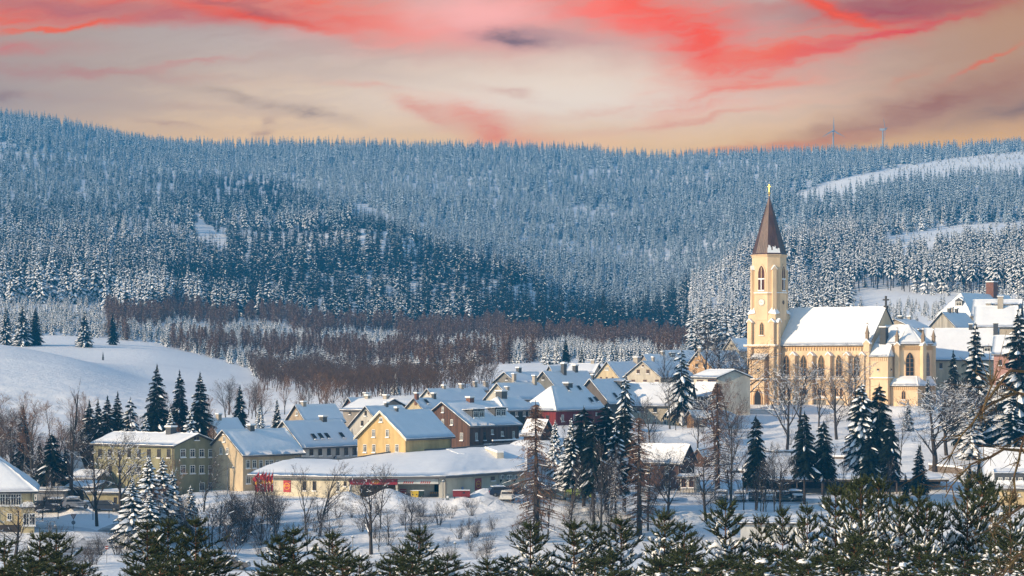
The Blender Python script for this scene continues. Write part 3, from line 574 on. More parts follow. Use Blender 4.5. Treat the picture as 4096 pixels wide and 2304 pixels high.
house('dark brick house with ragged snow roof and slate gable behind tall trunks', 2540, 2722, 2778, 1848, 1776, 1965, 345, 30, 'R', (.075, .04, .032), snow=.26, wins=[('L', 2592, 1878, 15, 28, 'cream'), ('L', 2668, 1878, 15, 28, 'cream'), ('L', 2668, 1940, 13, 28, 'cream'), ('R', 2750, 1822, 8, 22, 'dark'), ('R', 2741, 1880, 6, 22, 'dark'), ('R', 2764, 1880, 6, 22, 'dark')])
house('low white annex with dark timber window bars beside the brick house', 2720, 2784, 2800, 1910, 1896, 1968, 341, 14, 'R', (.55, .52, .47), snow=.24, LR=4, wins=[('L', 2735, 1932, 18, 34, 'brown'), ('L', 2765, 1932, 18, 34, 'brown')], name='annex', cat='annex', group=None)
house('brown slatted wood hut with a pointed snow roof above the annex', 2775, 2815, 2840, 1828, 1795, 1868, 372, 40, 'L', (.12, .06, .035), 'boards', snow=.2, name='hut', cat='hut', group=None)
house('cream house cut by the right edge with a strip dormer of four small windows', 3940, 4230, 4260, 1950, 1790, 2025, 332, 8, 'R', (.60, .46, .26), snow=.34, LR=13, wins=[('L', 4020, 1974, 8, 8), ('L', 4076, 1978, 10, 10), ('L', 3990, 1976, 6, 9, 'dark')], dorm=[])
# strip dormer of that house is added by its own loop below
house('cream villa cut by the left edge with a sweeping hipped snow roof', -230, 132, 160, 1955, 1768, 2128, 299, 9, 'L', (.56, .46, .27), snow=.34, hip=(.9, .9), LR=13, over=.7, wins=[('L', 10, 1998, 22, 46), ('L', 32, 1998, 22, 46), ('L', 54, 1998, 22, 46), ('L', 74, 1998, 22, 46), ('L', 38, 2066, 18, 26), ('L', -14, 2066, 18, 26)], base_band=(1.0, (.05, .04, .035))) if False else None
house('cream villa cut by the left edge with a sweeping snow roof', -280, 132, 150, 1955, 1768, 2128, 299, 9, 'R', (.56, .46, .27), snow=.34, hip=(0, 0), LR=14, over=.7, wins=[('L', 10, 1998, 22, 46), ('L', 32, 1998, 22, 46), ('L', 54, 1998, 22, 46), ('L', 74, 1998, 22, 46), ('L', 38, 2066, 18, 26), ('L', -14, 2066, 18, 26)], base_band=(1.0, (.05, .04, .035)), roof='hipend') if False else None
VIL = house('cream villa cut by the left edge with a sweeping snow roof and bay window', -330, 132, 320, 1955, 1800, 2128, 299, -11, 'R', (.56, .46, .27), snow=.34, LR=12, over=.7, wins=[('L', 10, 1998, 22, 46), ('L', 32, 1998, 22, 46), ('L', 54, 1998, 22, 46), ('L', 74, 1998, 22, 46), ('L', 38, 2066, 18, 26), ('L', -14, 2066, 18, 26)], base_band=(1.0, (.05, .04, .035)), hip=(1.0, 1.0))
bay = MB(); p, ux, n = VIL.on('L', 111, 2030); k = VIL.k
b0 = p + Vector((-1.1, 0, 0)); hw = 26 * k; zz = p.z
bm = MB(); bm.box(b0.x, b0.x + 1.3, p.y - hw, p.y + hw, -1, zz, 0); o = bm.obj('bay', wallm((.56, .46, .27)), VIL.root)
bs = MB(); bs.box(b0.x - .2, b0.x + 1.2, p.y - hw - .2, p.y + hw + .2, zz, zz + .12, 1); snow_sheet(bs, quad_grid(Vector((b0.x - .2, p.y + hw + .2, zz + .12)), Vector((b0.x - .2, p.y - hw - .2, zz + .12)), Vector((b0.x + 1.1, p.y - hw + .3, zz + .7)), Vector((b0.x + 1.1, p.y + hw - .3, zz + .7)), .3), .2, 0, 5)
bs.obj('bay_roof', [SNOW, TILE], o)
for q in (-.55, .15): window(o, Vector((b0.x - .01, p.y + q * hw * 1.2, zz - 1.5)), (0, -1, 0), (0, 0, 1), (-1, 0, 0), .9, 1.6, 'white')
# right of the church
house('tall mansard house with a pointed dormer on its bright hipped roof end', 3748, 3884, 4100, 1262, 1168, 1330, 560, 36, 'L', (.5, .45, .36), snow=.34, hip=(.9, 0), dorm=[(.62, .40, 2.0, 1.5, 3, 2, 'gable', 1)], chim=[(.62, .97, 2.6, 3.2, 0, 'brick')])
house('broad sunlit roof with a strip of dormer windows at the right edge of the frame', 3890, 4075, 4110, 1262, 1196, 1330, 545, 16, 'R', (.5, .44, .35), snow=.3, LR=13, dorm=[(.68, .34, 6.5, 1.2, 3, 0, 'shed', 4)], chim=[(.35, .2, 1.4, 2.0)])
house('white boarded gable with icicles and a bluish roof behind the chancel', 3716, 3822, 3935, 1310, 1247, 1370, 530, 32, 'L', (.56, .52, .45), 'boards', snow=.24, chim=[(.3, .98, .8, .8, 0, 'dark'), (.42, .98, .7, 1.0), (.6, .98, .8, .8, 0, 'dark')], LR=15)
house('flat bluish snow roof just right of the nave gable', 3500, 3660, 3815, 1318, 1275, 1370, 515, 30, 'L', (.4, .34, .26), snow=.26, chim=[(.3, .98, 1.0, .5, 0, 'dark'), (.75, .98, .9, .5)], LR=12)
house('long bright roof rising to the right in front of the strip-dormer roof', 3900, 4062, 4090, 1306, 1222, 1380, 515, 14, 'R', (.5, .42, .32), snow=.3, LR=13, chim=[(.6, .9, 1.6, 2.4)])
house('wide melting snow roof with a brown-framed dormer right of the chancel', 3700, 3990, 4035, 1436, 1312, 1560, 480, 12, 'R', (.58, .49, .34), snow=.26, LR=15, wins=[('L', 3764, 1463, 12, 22, 'brown')], dorm=[(.84, .22, 1.7, 1.2, 2.4, 0, 'shed', 1)], chim=[(.95, .8, 1.3, 2.2, 0, 'dark'), (.62, .98, 1.0, .8, 0, 'dark')])
house('pink rendered house at the right edge behind the big spruces', 3975, 4090, 4120, 1416, 1340, 1540, 455, 16, 'R', (.50, .27, .22), snow=.28, LR=12, wins=[('L', 4001, 1450, 12, 22, 'dark')])
house('white walled house with blue-shaded roof between the right-hand spruces', 3995, 4080, 4100, 1600, 1560, 1680, 415, 20, 'L', (.4, .4, .42), snow=.3, LR=8, wins=[('L', 4030, 1625, 14, 16, 'dark')])
# sheds and garages by the left car park
G1 = house('low garage with a wide dark open bay and a snow roof beside the poplar', 270, 374, 400, 1953, 1922, 2016, 330, 14, 'R', (.27, .25, .18), snow=.3, LR=7, name='garage', cat='garage', group=None)
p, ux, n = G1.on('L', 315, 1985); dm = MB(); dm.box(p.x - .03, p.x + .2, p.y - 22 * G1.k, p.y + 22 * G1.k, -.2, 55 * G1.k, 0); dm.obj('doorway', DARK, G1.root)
house('upper storehouse roof rising behind the open garage', 280, 380, 400, 1915, 1878, 1990, 342, 14, 'R', (.35, .30, .20), snow=.3, LR=6, name='storehouse', cat='shed', group=None)
house('low olive annex with two dark doors in front of the olive block', 350, 482, 500, 1975, 1962, 2022, 328, 12, 'R', (.33, .29, .17), snow=.3, LR=5, wins=[('L', 380, 2000, 12, 26, 'white', 1), ('L', 461, 2002, 12, 26, 'dark', 1)], name='annex', cat='annex', group=None)
house('grey carport with a snow roof right behind the villa', 128, 262, 275, 1968, 1952, 2018, 329, 10, 'R', (.25, .25, .26), snow=.34, LR=5, wins=[('L', 140, 1990, 16, 22, 'white'), ('L', 185, 1995, 28, 18, 'dark')], name='carport', cat='carport', group=None)
house('steep blue-shaded gable roof behind the dark thicket on the left', 215, 262, 330, 1890, 1808, 1960, 352, 45, 'L', (.3, .3, .3), snow=.3)
SH = house('flat white shed roof half hidden by the foreground pines', 2962, 3220, 3232, 2098, 2078, 2170, 300, 6, 'R', (.55, .55, .54), snow=.3, LR=7, name='flat_shed', cat='shed', group=None)

# cream house at the right edge: strip dormer
def strip_dormer():
    o = [x for x in bpy.data.objects if x.get('label', '').startswith('cream house cut by the right edge')][0]
    rf = [c for c in o.children if c.name.startswith('roof')][0]; return o, rf
_o, _rf = strip_dormer(); s_ = 332 / FP; q = P(4046, 1912, 334); inv = Matrix.Rotation(-_o.rotation_euler.z, 4, 'Z') @ Matrix.Translation(-_o.location)
ql = inv @ q; mb = MB(); mb.box(ql.x - .6, ql.x + 2.4, ql.y - 75 * s_, ql.y + 68 * s_, ql.z - .85, ql.z + .75, 0); d = mb.obj('dormer', SLATE, _rf)
rb = MB(); g = [Vector((ql.x - .9, ql.y + 70 * s_, ql.z + .76)), Vector((ql.x - .9, ql.y - 77 * s_, ql.z + .76)), Vector((ql.x + 2.4, ql.y - 77 * s_, ql.z + 1.3)), Vector((ql.x + 2.4, ql.y + 70 * s_, ql.z + 1.3))]
snow_sheet(rb, quad_grid(*g, step=.6), .26, 0, 3); rb.obj('dormer_snow', SNOW, d)
for i, px in enumerate((4001, 4027, 4053, 4080)):
    window(d, Vector((ql.x - .61, ql.y - (px - 4046) * s_, ql.z - .1)), (0, -1, 0), (0, 0, 1), (-1, 0, 0), .58, .44, 'white')

# lettered sign and arched sign on the skylit white house
def house_sign():
    o = [x for x in bpy.data.objects if x.get('label', '').startswith('low white house with four')][0]
    return o
_o = house_sign(); hz = _o.rotation_euler.z; inv = Matrix.Rotation(-hz, 4, 'Z') @ Matrix.Translation(-_o.location)
_half = [c for c in _o.children if c.name.startswith('wall')][0].data; ymin = min(v.co.y for v in _half.vertices); 
def wallpt(px, py, Yg):   # point of the long wall hit by a sight line
    d = P(px, py, 1.0); d0 = inv.to_3x3() @ d; o0 = inv @ Vector((0, 0, 0)); t = (ymin - o0.y) / d0.y; return o0 + d0 * t
sp = wallpt(1383, 1835, 360); mb = MB(); mb.box(sp.x - 2.35, sp.x + 2.35, ymin - .10, ymin - .005, sp.z - .38, sp.z + .42, 0); sg = mb.obj('sign_board', wallm((.60, .57, .52)), _o)
mb = MB(); text_mb(mb, 'Gärtnerei Lützendorf', (sp.x, ymin - .12, sp.z - .16), (1, 0, 0), (0, 0, 1), .34, shear=.3); mb.obj('lettering', STEEL, sg)
mb = MB(); mb.box(sp.x - 2.3, sp.x + 2.5, ymin - .02, ymin + .1, sp.z - 1.6, sp.z - .42, 0); mb.obj('shop_window', DARK, _o)
ap = wallpt(1338, 1837, 360); mb = MB(); arch = [(-.3, -.5), (.3, -.5), (.3, .25), (.2, .42), (0, .5), (-.2, .42), (-.3, .25)]
mb.extr([(ap.x + x, ymin - .3, ap.z + z) for x, z in arch], (0, .28, 0), 0); mb.extr([(ap.x + x * .75, ymin - .31, ap.z + z * .85) for x, z in arch], (0, .01, 0), 1)
for q in range(4): mb.box(ap.x - .12, ap.x + .12, ymin - .325, ymin - .311, ap.z - .3 + q * .11, ap.z - .25 + q * .11, 2)
mb.tube((ap.x, ymin - .33, ap.z + .24), (ap.x, ymin - .312, ap.z + .24), .09, .09, 8, 2); mb.obj('hanging_sign', [mat('maroon', (.06, .02, .025), .5), mat('pale_blue_sign', (.38, .46, .58), .4), mat('teal_letters', (.02, .10, .14), .5)], _o)

# balcony of the brown timber house
_o = [x for x in bpy.data.objects if x.get('label', '').startswith('dark brown timber')][0]
me = [c for c in _o.children if c.name.startswith('wall')][0].data; ymin = min(v.co.y for v in me.vertices); inv = Matrix.Rotation(-_o.rotation_euler.z, 4, 'Z') @ Matrix.Translation(-_o.location)
a = wallpt(1930, 1776, 0); b = wallpt(2100, 1768, 0); mb = MB(); xm = max(v.co.x for v in me.vertices)
mb.box(a.x, xm + .8, ymin - 2.2, ymin - .01, a.z - .5, a.z - .3, 0)
for q in range(26): xx = a.x + (xm + .8 - a.x) * q / 25; mb.box(xx - .03, xx + .03, ymin - 2.2, ymin - 2.13, a.z - .3, a.z + .45, 0)
mb.box(a.x, xm + .8, ymin - 2.26, ymin - 2.08, a.z + .45, a.z + .55, 0); mb.box(a.x, xm + .8, ymin - 2.3, ymin - 2.04, a.z + .551, a.z + .75, 1); mb.box(a.x + .1, xm + .7, ymin - 2.0, ymin - .2, a.z - .299, a.z + .05, 1)
mb.box(a.x, a.x + .2, ymin - 2.2, ymin - 2.0, -2, a.z - .5, 0); mb.box(xm + .6, xm + .8, ymin - 2.2, ymin - 2.0, -2, a.z - .5, 0); mb.obj('balcony', [wallm((.045, .03, .025), 'boards'), SNOW], _o)
# ------------------------------------------------------------------ the supermarket on its terrace
def market():
    Yf = 322.0; z0 = -(1994 - HY) * Yf / FP
    fr = [P(1006, 1903, 331), P(1395, 1913, Yf), P(1780, 1909, Yf), P(2100, 1887, 338)]      # front eave
    bk = [P(1180, 1842, 343), P(1375, 1850, 347), P(1578, 1817, 352), P(1802, 1806, 356), P(2110, 1776, 368)]
    root = thing('supermarket', 'long low cream supermarket with a wide snow roof and red fascia', 'supermarket', (P(1590, 1994, 335).x, 335, z0))
    o0 = root.location; L = lambda p: Vector(p) - o0
    for q in (1050, 1180, 1320, 1460, 1600, 1740, 1880, 2010): 
        pad((q - CX) * 333 / FP, 333, 10, z0)
    ze = L(fr[1]).z
    W1 = wallm((.62, .56, .43)); fl = [L(p) for p in fr]; bl = [L(p) for p in bk]
    # wall panels: left wing, right wing, back
    def wall_seg(a, b, m=W1, name='wall', zb=-2.0, zt_=None, thick=.25):
        d = (b - a); d.z = 0; d.normalize(); n = Vector((-d.y, d.x, 0)); mb = MB(); zt_ = zt_ if zt_ is not None else min(a.z, b.z) - .05
        mb.prism([(a.x, a.y), (b.x, b.y), (b.x + n.x * thick, b.y + n.y * thick), (a.x + n.x * thick, a.y + n.y * thick)], zb, zt_, 0)
        Ln = (Vector((b.x, b.y)) - Vector((a.x, a.y))).length
        for q in range(1, int(Ln / 3.2)):
            c = a + d * (q * 3.2); mb.box(c.x - .02, c.x + .02, c.y - .03, c.y + .03, zb, zt_ - .02, 0)
        return mb.obj(name, m, root)
    ins = .45
    A, B, C, D = fl
    A2, B2, C2, D2 = A + Vector((.5, .5, 0)), B + Vector((0, ins, 0)), C + Vector((0, ins, 0)), D + Vector((0, .4, 0))
    wall_seg(A2, B2); wall_seg(C2, D2)
    xr = L(P(1590, 1900, Yf)).x; xd = L(P(1733, 1900, Yf)).x; xt = L(P(1578, 1900, Yf)).x
    wall_seg(Vector((B2.x, B2.y + 5, ze)), Vector((xr, B2.y + 5, ze)), wallm((.30, .26, .22))); 
    m1 = wallm((.60, .60, .57))
    wall_seg(Vector((xr, B2.y + 3.2, ze)), Vector((xd, B2.y + 3.2, ze)), m1); wall_seg(Vector((xd, B2.y + 4.5, ze)), Vector((C2.x, B2.y + 4.5, ze)), DARK)
    wall_seg(Vector((xr - .3, B2.y, ze)), Vector((xr, B2.y, ze)), wallm((.62, .58, .5)), thick=3.4); wall_seg(Vector((C2.x - .9, C2.y, ze)), Vector((C2.x, C2.y, ze)), wallm((.62, .58, .5)), thick=3.4)
    wall_seg(Vector((B2.x, B2.y, ze)), Vector((B2.x + 1.6, B2.y, ze)), W1)
    q = [A2, bl[0], bl[1], bl[2], bl[3], bl[4], D2]
    for a, b in zip(q, q[1:]):
        wall_seg(b, a, W1, zt_=min(a.z, b.z) - .3)
    # roof: front polyline to back polyline
    fpts = []; bpts = []
    def along(pl, t):
        ln = [(pl[i + 1] - pl[i]).length for i in range(len(pl) - 1)]; s = t * sum(ln)
        for i, l_ in enumerate(ln):
            if s <= l_ or i == len(ln) - 1: return pl[i].lerp(pl[i + 1], s / l_)
            s -= l_
    fo = [A + Vector((-.6, -.3, 0)), B + Vector((0, -.3, 0)), C + Vector((0, -.3, 0)), D + Vector((.3, -.2, 0))]
    nj, ni = 60, 14; grid = [[along(fo, j / nj).lerp(along(bl, j / nj), i / ni) + Vector((0, 0, .12)) for j in range(nj + 1)] for i in range(ni + 1)]
    for i in range(ni + 1):
        for j in range(nj + 1):
            grid[i][j].z += .35 * math.sin(math.pi * i / ni) * (1 + .5 * math.sin(j * .21))
    mb = MB(); base = []
    for i in range(ni):
        for j in range(nj): mb.poly([grid[i][j], grid[i][j + 1], grid[i + 1][j + 1], grid[i + 1][j]], 0)
    for j in range(nj):   # dark fascia with gutter
        a, b = grid[0][j], grid[0][j + 1]; mb.poly([a, b, b - Vector((0, 0, .28)), a - Vector((0, 0, .28))]); mb.poly([a - Vector((0, 0, .28)), b - Vector((0, 0, .28)), b + Vector((0, .7, -.28)), a + Vector((0, .7, -.28))])
        a, b = grid[ni][j], grid[ni][j + 1]; mb.extr([a + Vector((0, 0, .45)), b + Vector((0, 0, .45)), b - Vector((0, 0, .4)), a - Vector((0, 0, .4))], (0, .25, 0))
    rf = mb.obj('roof', GUTTER, root); sb = MB(); snow_sheet(sb, [[p + Vector((0, 0, .02)) for p in row] for row in grid], .34, 0, 9); sb.obj('snow_cover', SNOW, rf)
    for px0, py0, px1, py1 in ((1796, 1804, 1846, 1823), (1952, 1795, 2002, 1813)):
        a = L(P(px0, py0 - 2, 354)); b = L(P(px1, py1 - 2, 344)); d = Vector((b.x - a.x, b.y - a.y, 0)).normalized(); n = Vector((-d.y, d.x, 0)) * .5; mb = MB()
        mb.extr([a + n, a - n, a - n + Vector((0, 0, -1)), a + n + Vector((0, 0, -1))], b - a, 0); mb.extr([a + n * 1.1 + Vector((0, 0, .02)), a - n * 1.1 + Vector((0, 0, .02)), a - n + Vector((0, 0, .3)), a + n + Vector((0, 0, .3))], b - a, 1); mb.obj('skylight', [wallm((.6, .56, .48)), SNOW], rf)
    # fascias
    mb = MB(); x0 = B2.x + .05; mb.box(x0, xr - .05, B2.y - .12, B2.y - .02, ze - .95, ze - .12, 0); fa = mb.obj('red_fascia', mat('fascia_red', (.30, .02, .035), .45), root)
    mb = MB(); xm = (x0 + xr) / 2 + .3; ring(mb, (xm, B2.y - .14, ze - .53), .55, .24, .05, 0); text_mb(mb, 'PENNY', (xm, B2.y - .15, ze - .65), (1, 0, 0), (0, 0, 1), .26); mb.obj('lettering', YEL, fa)
    mb = MB(); mb.box(xr + .05, C2.x - .95, B2.y - .12, B2.y - .02, ze - .85, ze - .12, 0); fb = mb.obj('white_fascia', wallm((.66, .66, .64)), root)
    mb = MB()
    for g0 in (L(P(1612, 1900, Yf)).x, L(P(1680, 1900, Yf)).x):
        for i in range(5):
            x = g0 + i * .30; mb.poly([(x, B2.y - .13, ze - .78), (x + .16, B2.y - .13, ze - .78), (x + .34, B2.y - .13, ze - .42), (x + .18, B2.y - .13, ze - .42)])
    mb.obj('warning_stripes', RED, fb)
    mb = MB(); yb = B2.y + 3.1; mb.box(xd - .6, C2.x - .95, yb - .5, yb + 1.2, -1.5, .75, 0)
    dk = mb.obj('loading_dock', [mat('dock_dark', (.14, .14, .14), .8), YEL], root); mb = MB()
    for i in range(10): mb.box(xd - .6 + i * .3, xd - .48 + i * .3, yb - .52, yb - .503, .55, .72, 0)
    mb.obj('warning_edge', YEL, dk)
    # openings of the wings
    def wing(px, py, w, h, seg, st='dark', nm='window'):
        a, b = seg; d = Vector((b.x - a.x, b.y - a.y, 0)).normalized(); n = Vector((d.y, -d.x, 0)); r = P(px, py, 1.0); o = -o0
        t = ((a - o).dot(n)) / r.dot(n); p = o + r * t; window(root, p + n * .01, d, (0, 0, 1), n, w, h, st, name=nm); return p, d, n
    for px in (1219, 1258): wing(px, 1943, .62, 1.35, (A2, B2))
    wing(1353, 1946, .62, 1.5, (A2, B2), 'white', 'door'); wing(1381, 1935, .45, .62, (A2, B2), 'dark'); wing(1970, 1914, .9, .55, (C2, D2), 'dark')
    # posters and signs
    def plate(px, py, w, h, seg, mats, name, fn):
        a, b = seg; d = Vector((b.x - a.x, b.y - a.y, 0)).normalized(); n = Vector((d.y, -d.x, 0)); r = P(px, py, 1.0); o = -o0
        t = ((a - o).dot(n)) / r.dot(n); p = o + r * t + n * .02; mb = MB(); u = d * (w / 2); v = Vector((0, 0, h / 2))
        mb.extr([p - u - v, p + u - v, p + u + v, p - u + v], n * .06, 0); fn(mb, p + n * .075, d, n, w, h); return mb.obj(name, mats, root)
    def poster(mb, p, d, n, w, h):
        ring3(mb, p, d, .40 * w, .30 * h, .05 * w, 1); text_mb(mb, 'PENNY', p - Vector((0, 0, .05 * h)) + n * .004, d, (0, 0, 1), .16 * h, 1)
    plate(1149, 1945, 1.3, 1.7, (A2, B2), [RED, YEL], 'poster', poster); plate(1912, 1937, 1.5, 1.75, (C2, D2), [mat('deep_red', (.26, .012, .02), .45), YEL], 'poster', poster)
    def parking(mb, p, d, n, w, h):
        mb.extr([p - d * w * .4 - Vector((0, 0, h * .38)), p + d * w * .4 - Vector((0, 0, h * .38)), p + d * w * .4 - Vector((0, 0, h * .12)), p - d * w * .4 - Vector((0, 0, h * .12))], n * .004, 1); text_mb(mb, 'P', p + Vector((0, 0, .02 * h)), d, (0, 0, 1), .34 * h, 1)
    BLU = mat('sign_blue', (.02, .12, .36), .4); WH = mat('sign_white', (.8, .8, .8), .4)
    for px, py in ((1849, 1957), (1991, 1946)): plate(px, py, .36, .72, (C2, D2), [BLU, WH], 'parking_sign', parking)
    def ladezone(mb, p, d, n, w, h):
        text_mb(mb, 'Ladezone', p + Vector((0, 0, .08 * h)), d, (0, 0, 1), .26 * h, 1); text_mb(mb, 'Bitte freihalten', p - Vector((0, 0, .3 * h)), d, (0, 0, 1), .16 * h, 2)
    sg = (Vector((xr, B2.y + 3.2, 0)), Vector((xd, B2.y + 3.2, 0))); plate(1613, 1966, .95, .75, sg, [RED, WH, YEL], 'loading_sign', ladezone)
    sg = (Vector((B2.x, B2.y + 5, 0)), Vector((xr, B2.y + 5, 0))); plate(1432, 1962, 1.1, 1.0, sg, [RED, YEL], 'red_sign', lambda mb, p, d, n, w, h: text_mb(mb, 'PENNY', p, d, (0, 0, 1), .2, 1))
    # air conditioners
    for px, nf in ((2001, 1), (2028, 2), (2056, 1)):
        a, b = C2, D2; d = Vector((b.x - a.x, b.y - a.y, 0)).normalized(); n = Vector((d.y, -d.x, 0)); r = P(px, 1908, 1.0); t = ((a + o0).dot(n)) / r.dot(n); p = r * t - o0
        mb = MB(); w = .62 * nf; u = d * w / 2; v = Vector((0, 0, .34)); mb.extr([p - u - v, p + u - v, p + u + v, p - u + v], n * .45, 0)
        for q in range(nf):
            c = p + d * ((q - (nf - 1) / 2) * .6) + n * .46; disc(mb, c, d, .24, 1); disc(mb, c + n * .01, d, .07, 0)
        mb.extr([p - Vector((0, 0, .35)), p - Vector((0, 0, .9)), p - Vector((0, 0, .85)) + n * .02, p - Vector((0, 0, .35)) + n * .4], d * .05, 1); mb.obj('air_conditioner', [mat('ac_white', (.6, .6, .58), .5), DARK], root)
    # downpipes
    mb = MB()
    for c in (B2 + Vector((.1, -.1, 0)), C2 + Vector((.12, -.1, 0))): mb.tube(c + Vector((-.3, -.35, ze * 0 - .2)), c + Vector((0, 0, -.6)), .06, .06); mb.tube(c + Vector((0, 0, -.6)), Vector((c.x, c.y, -.2)), .06, .06)
    mb.obj('downpipe', GUTTER, root)
    mb = MB(); c = L(P(1299, 1890, 330)); mb.tube(c - Vector((0, 0, .9)), c + Vector((0, 0, .5)), .11, .11, 8); mb.obj('vent_pipe', GUTTER, rf)
    return root, z0
def ring(mb, c, rx, rz, t, m):
    ring3(mb, Vector(c), Vector((1, 0, 0)), rx, rz, t, m)
def ring3(mb, c, d, rx, rz, t, m, n=20):
    for i in range(n):
        a, b = 2 * math.pi * i / n, 2 * math.pi * (i + 1) / n
        mb.poly([c + d * (rx * math.cos(q)) + Vector((0, 0, 1)) * (rz * math.sin(q)) if o_ else c + d * ((rx - t) * math.cos(q)) + Vector((0, 0, 1)) * ((rz - t) * math.sin(q)) for q, o_ in ((a, 1), (b, 1), (b, 0), (a, 0))], m)
def disc(mb, c, d, r, m, n=14):
    mb.poly([c + d * (r * math.cos(2 * math.pi * i / n)) + Vector((0, 0, r * math.sin(2 * math.pi * i / n))) for i in range(n)], m)
MARKET, MZ = market()

# ------------------------------------------------------------------ the church
CW = mat('church_plaster', (.77, .565, .36), .9, .22, .5, .1, 5, stretch=(1, 1, .4))
CWT = mat('church_trim', (.70, .51, .32), .9, .1, .5)
COPPER = mat('copper_sheet', (.062, .030, .025), .5, .5, .8, .3, 3, second=(.12, .062, .046), stretch=(1.5, 1.5, .25))
GOLD = mat('gilding', (.85, .55, .15), .3, metal=.9)
def church():
    Yc = 462.0; a = 35; ar = R(a); c, s = math.cos(ar), math.sin(ar); C0 = P(3478, 1622, Yc); k = Yc / FP
    root = thing('church', 'tall ochre plastered church with a pointed copper spire and snowy nave roof', 'church', C0, R(90) - ar)
    # local frame: x away from the street front, y to the left along the nave; near corner of the nave at the origin
    for y in range(-10, 36, 6): 
        for x in (3, 11):
            w = Matrix.Rotation(R(90) - ar, 4, 'Z') @ Vector((x, y, 0)); pad(C0.x + w.x, C0.y + w.y, 6, C0.z)
    def fx(px): return (FP * C0.x - (px - CX) * Yc) / (FP * c + (px - CX) * s)           # column -> y on the front plane x=0
    def fz(px, py): return -(py - HY) * (Yc + fx(px) * s) / FP - C0.z
    zE = fz(3480, 1377); zR = zE + 7.6; dep = 15.0; Ln = fx(3096)
    def ob(mb, name, m=CW, par=root): return mb.obj(name, m, par)
    # nave
    mb = MB(); mb.prism([(0, 0), (dep, 0), (dep, Ln), (0, Ln)], -2, zE, 0); mb.extr([(0, 0, zE), (dep, 0, zE), (dep / 2, 0, zR)], (0, .3, 0), 0); mb.extr([(0, Ln, zE), (dep / 2, Ln, zR), (dep, Ln, zE)], (0, -.3, 0), 0); ob(mb, 'nave_wall')
    mb = MB(); sb = MB(); ov = .4; sl = (zR - zE) / (dep / 2)
    for sg, xe, in ((1, -ov), (-1, dep + ov)):
        ze = zE - sl * ov; e0 = Vector((xe, -.25, ze)); e1 = Vector((xe, Ln + .1, ze)); r1 = Vector((dep / 2, Ln + .1, zR)); r0 = Vector((dep / 2, -.25, zR))
        mb.extr([e0, e1, r1, r0], (0, 0, .2), 0); up = Vector((0, 0, .2)); snow_sheet(sb, quad_grid(e1 + up, e0 + up, r0 + up, r1 + up, 1.0) if sg > 0 else quad_grid(e0 + up, e1 + up, r1 + up, r0 + up, 1.0), .38, 0, 31)
    rf = ob(mb, 'roof', TILE); ob(sb, 'snow_cover', SNOW, rf)
    mb = MB(); zs = fz(3300, 1517)   # string course, cornice frieze
    for y0, y1 in ((0, Ln),): mb.box(-.28, .0, y0, y1, zs - .25, zs, 0); mb.box(-.34, .0, y0, y1, zs + .001, zs + .22, 1)
    mb.box(-.22, 0, 0, Ln, zE - .35, zE - .02, 0); mb.box(-.14, 0, 0, Ln, -1.5, 1.0, 2); ob(mb, 'string_course', [CWT, SNOW, CONC])
    mb = MB(); n = 34
    for i in range(n):
        y = .5 + (Ln - 1) * i / (n - 1); mb.box(-.2, 0, y - .09, y + .09, zE - 1.25, zE - .35, 0)
    mb.box(-.10, 0, .2, Ln - .2, zE - .75, zE - .352, 0); ob(mb, 'arcade_frieze', mat('church_frieze', (.60, .38, .18), .9))
    # buttresses with gabled caps
    def buttress(x, y, w, d, z1_, name='buttress', nrm=(-1, 0), pin=0):
        mb = MB(); nx, ny = nrm; tx, ty = -ny, nx; o_ = Vector((x, y, 0)); n_ = Vector((nx, ny, 0)); t_ = Vector((tx, ty, 0))
        q = [o_ - t_ * w/2, o_ + t_ * w/2, o_ + t_ * w/2 + n_ * d, o_ - t_ * w/2 + n_ * d]
        if (q[1] - q[0]).cross(q[2] - q[1]).z < 0: q.reverse()
        mb.prism([(p.x, p.y) for p in q], -2, z1_, 0)
        f = o_ + n_ * (d + .12); mb.extr([Vector((f.x, f.y, z1_)) - t_ * (w/2 + .14), Vector((f.x, f.y, z1_)) + t_ * (w/2 + .14), Vector((f.x, f.y, z1_ + w * .62))], -n_ * (d + .15), 1)
        f = f + n_ * .02
        for sgn in (-1, 1):
            mb.extr([Vector((f.x, f.y, z1_ + w * .62)), Vector((f.x, f.y, z1_ + w * .62 + .3)), Vector((f.x, f.y, z1_ + .22)) + t_ * (sgn * (w/2 + .22)), Vector((f.x, f.y, z1_ - .06)) + t_ * (sgn * (w/2 + .22))], -n_ * (d + .15), 2)
        o = ob(mb, name, [CW, CWT, SNOW])
        if pin: pinnacle(x + nx * d / 2, y + ny * d / 2, z1_ + .3, pin)
        return o
    def pinnacle(x, y, z, h):
        mb = MB(); w = .30; mb.box(x - w, x + w, y - w, y + w, z - .5, z + h * .45, 0); mb.box(x - w - .1, x + w + .1, y - w - .1, y + w + .1, z + h * .45, z + h * .5, 0)
        t = (x, y, z + h * .92); q = [(x - w, y - w, z + h * .5), (x + w, y - w, z + h * .5), (x + w, y + w, z + h * .5), (x - w, y + w, z + h * .5)]
        for i in range(4): mb.poly([q[i], q[(i + 1) % 4], t])
        mb.box(x - .2, x + .2, y - .2, y + .2, z + h * .88, z + h * .94, 1); mb.box(x - .07, x + .07, y - .07, y + .07, z + h * .9, z + h, 0); mb.box(x - .07, x + .07, y - .22, y + .22, z + h * .96, z + h * .985, 0); ob(mb, 'pinnacle', [mat('weathered_stone', (.30, .22, .15), .9, .3, 3), SNOW])
    for px in (3107, 3180, 3250, 3321, 3394, 3456): buttress(0, fx(px), .95, 1.0, fz(px, 1417) - .3)
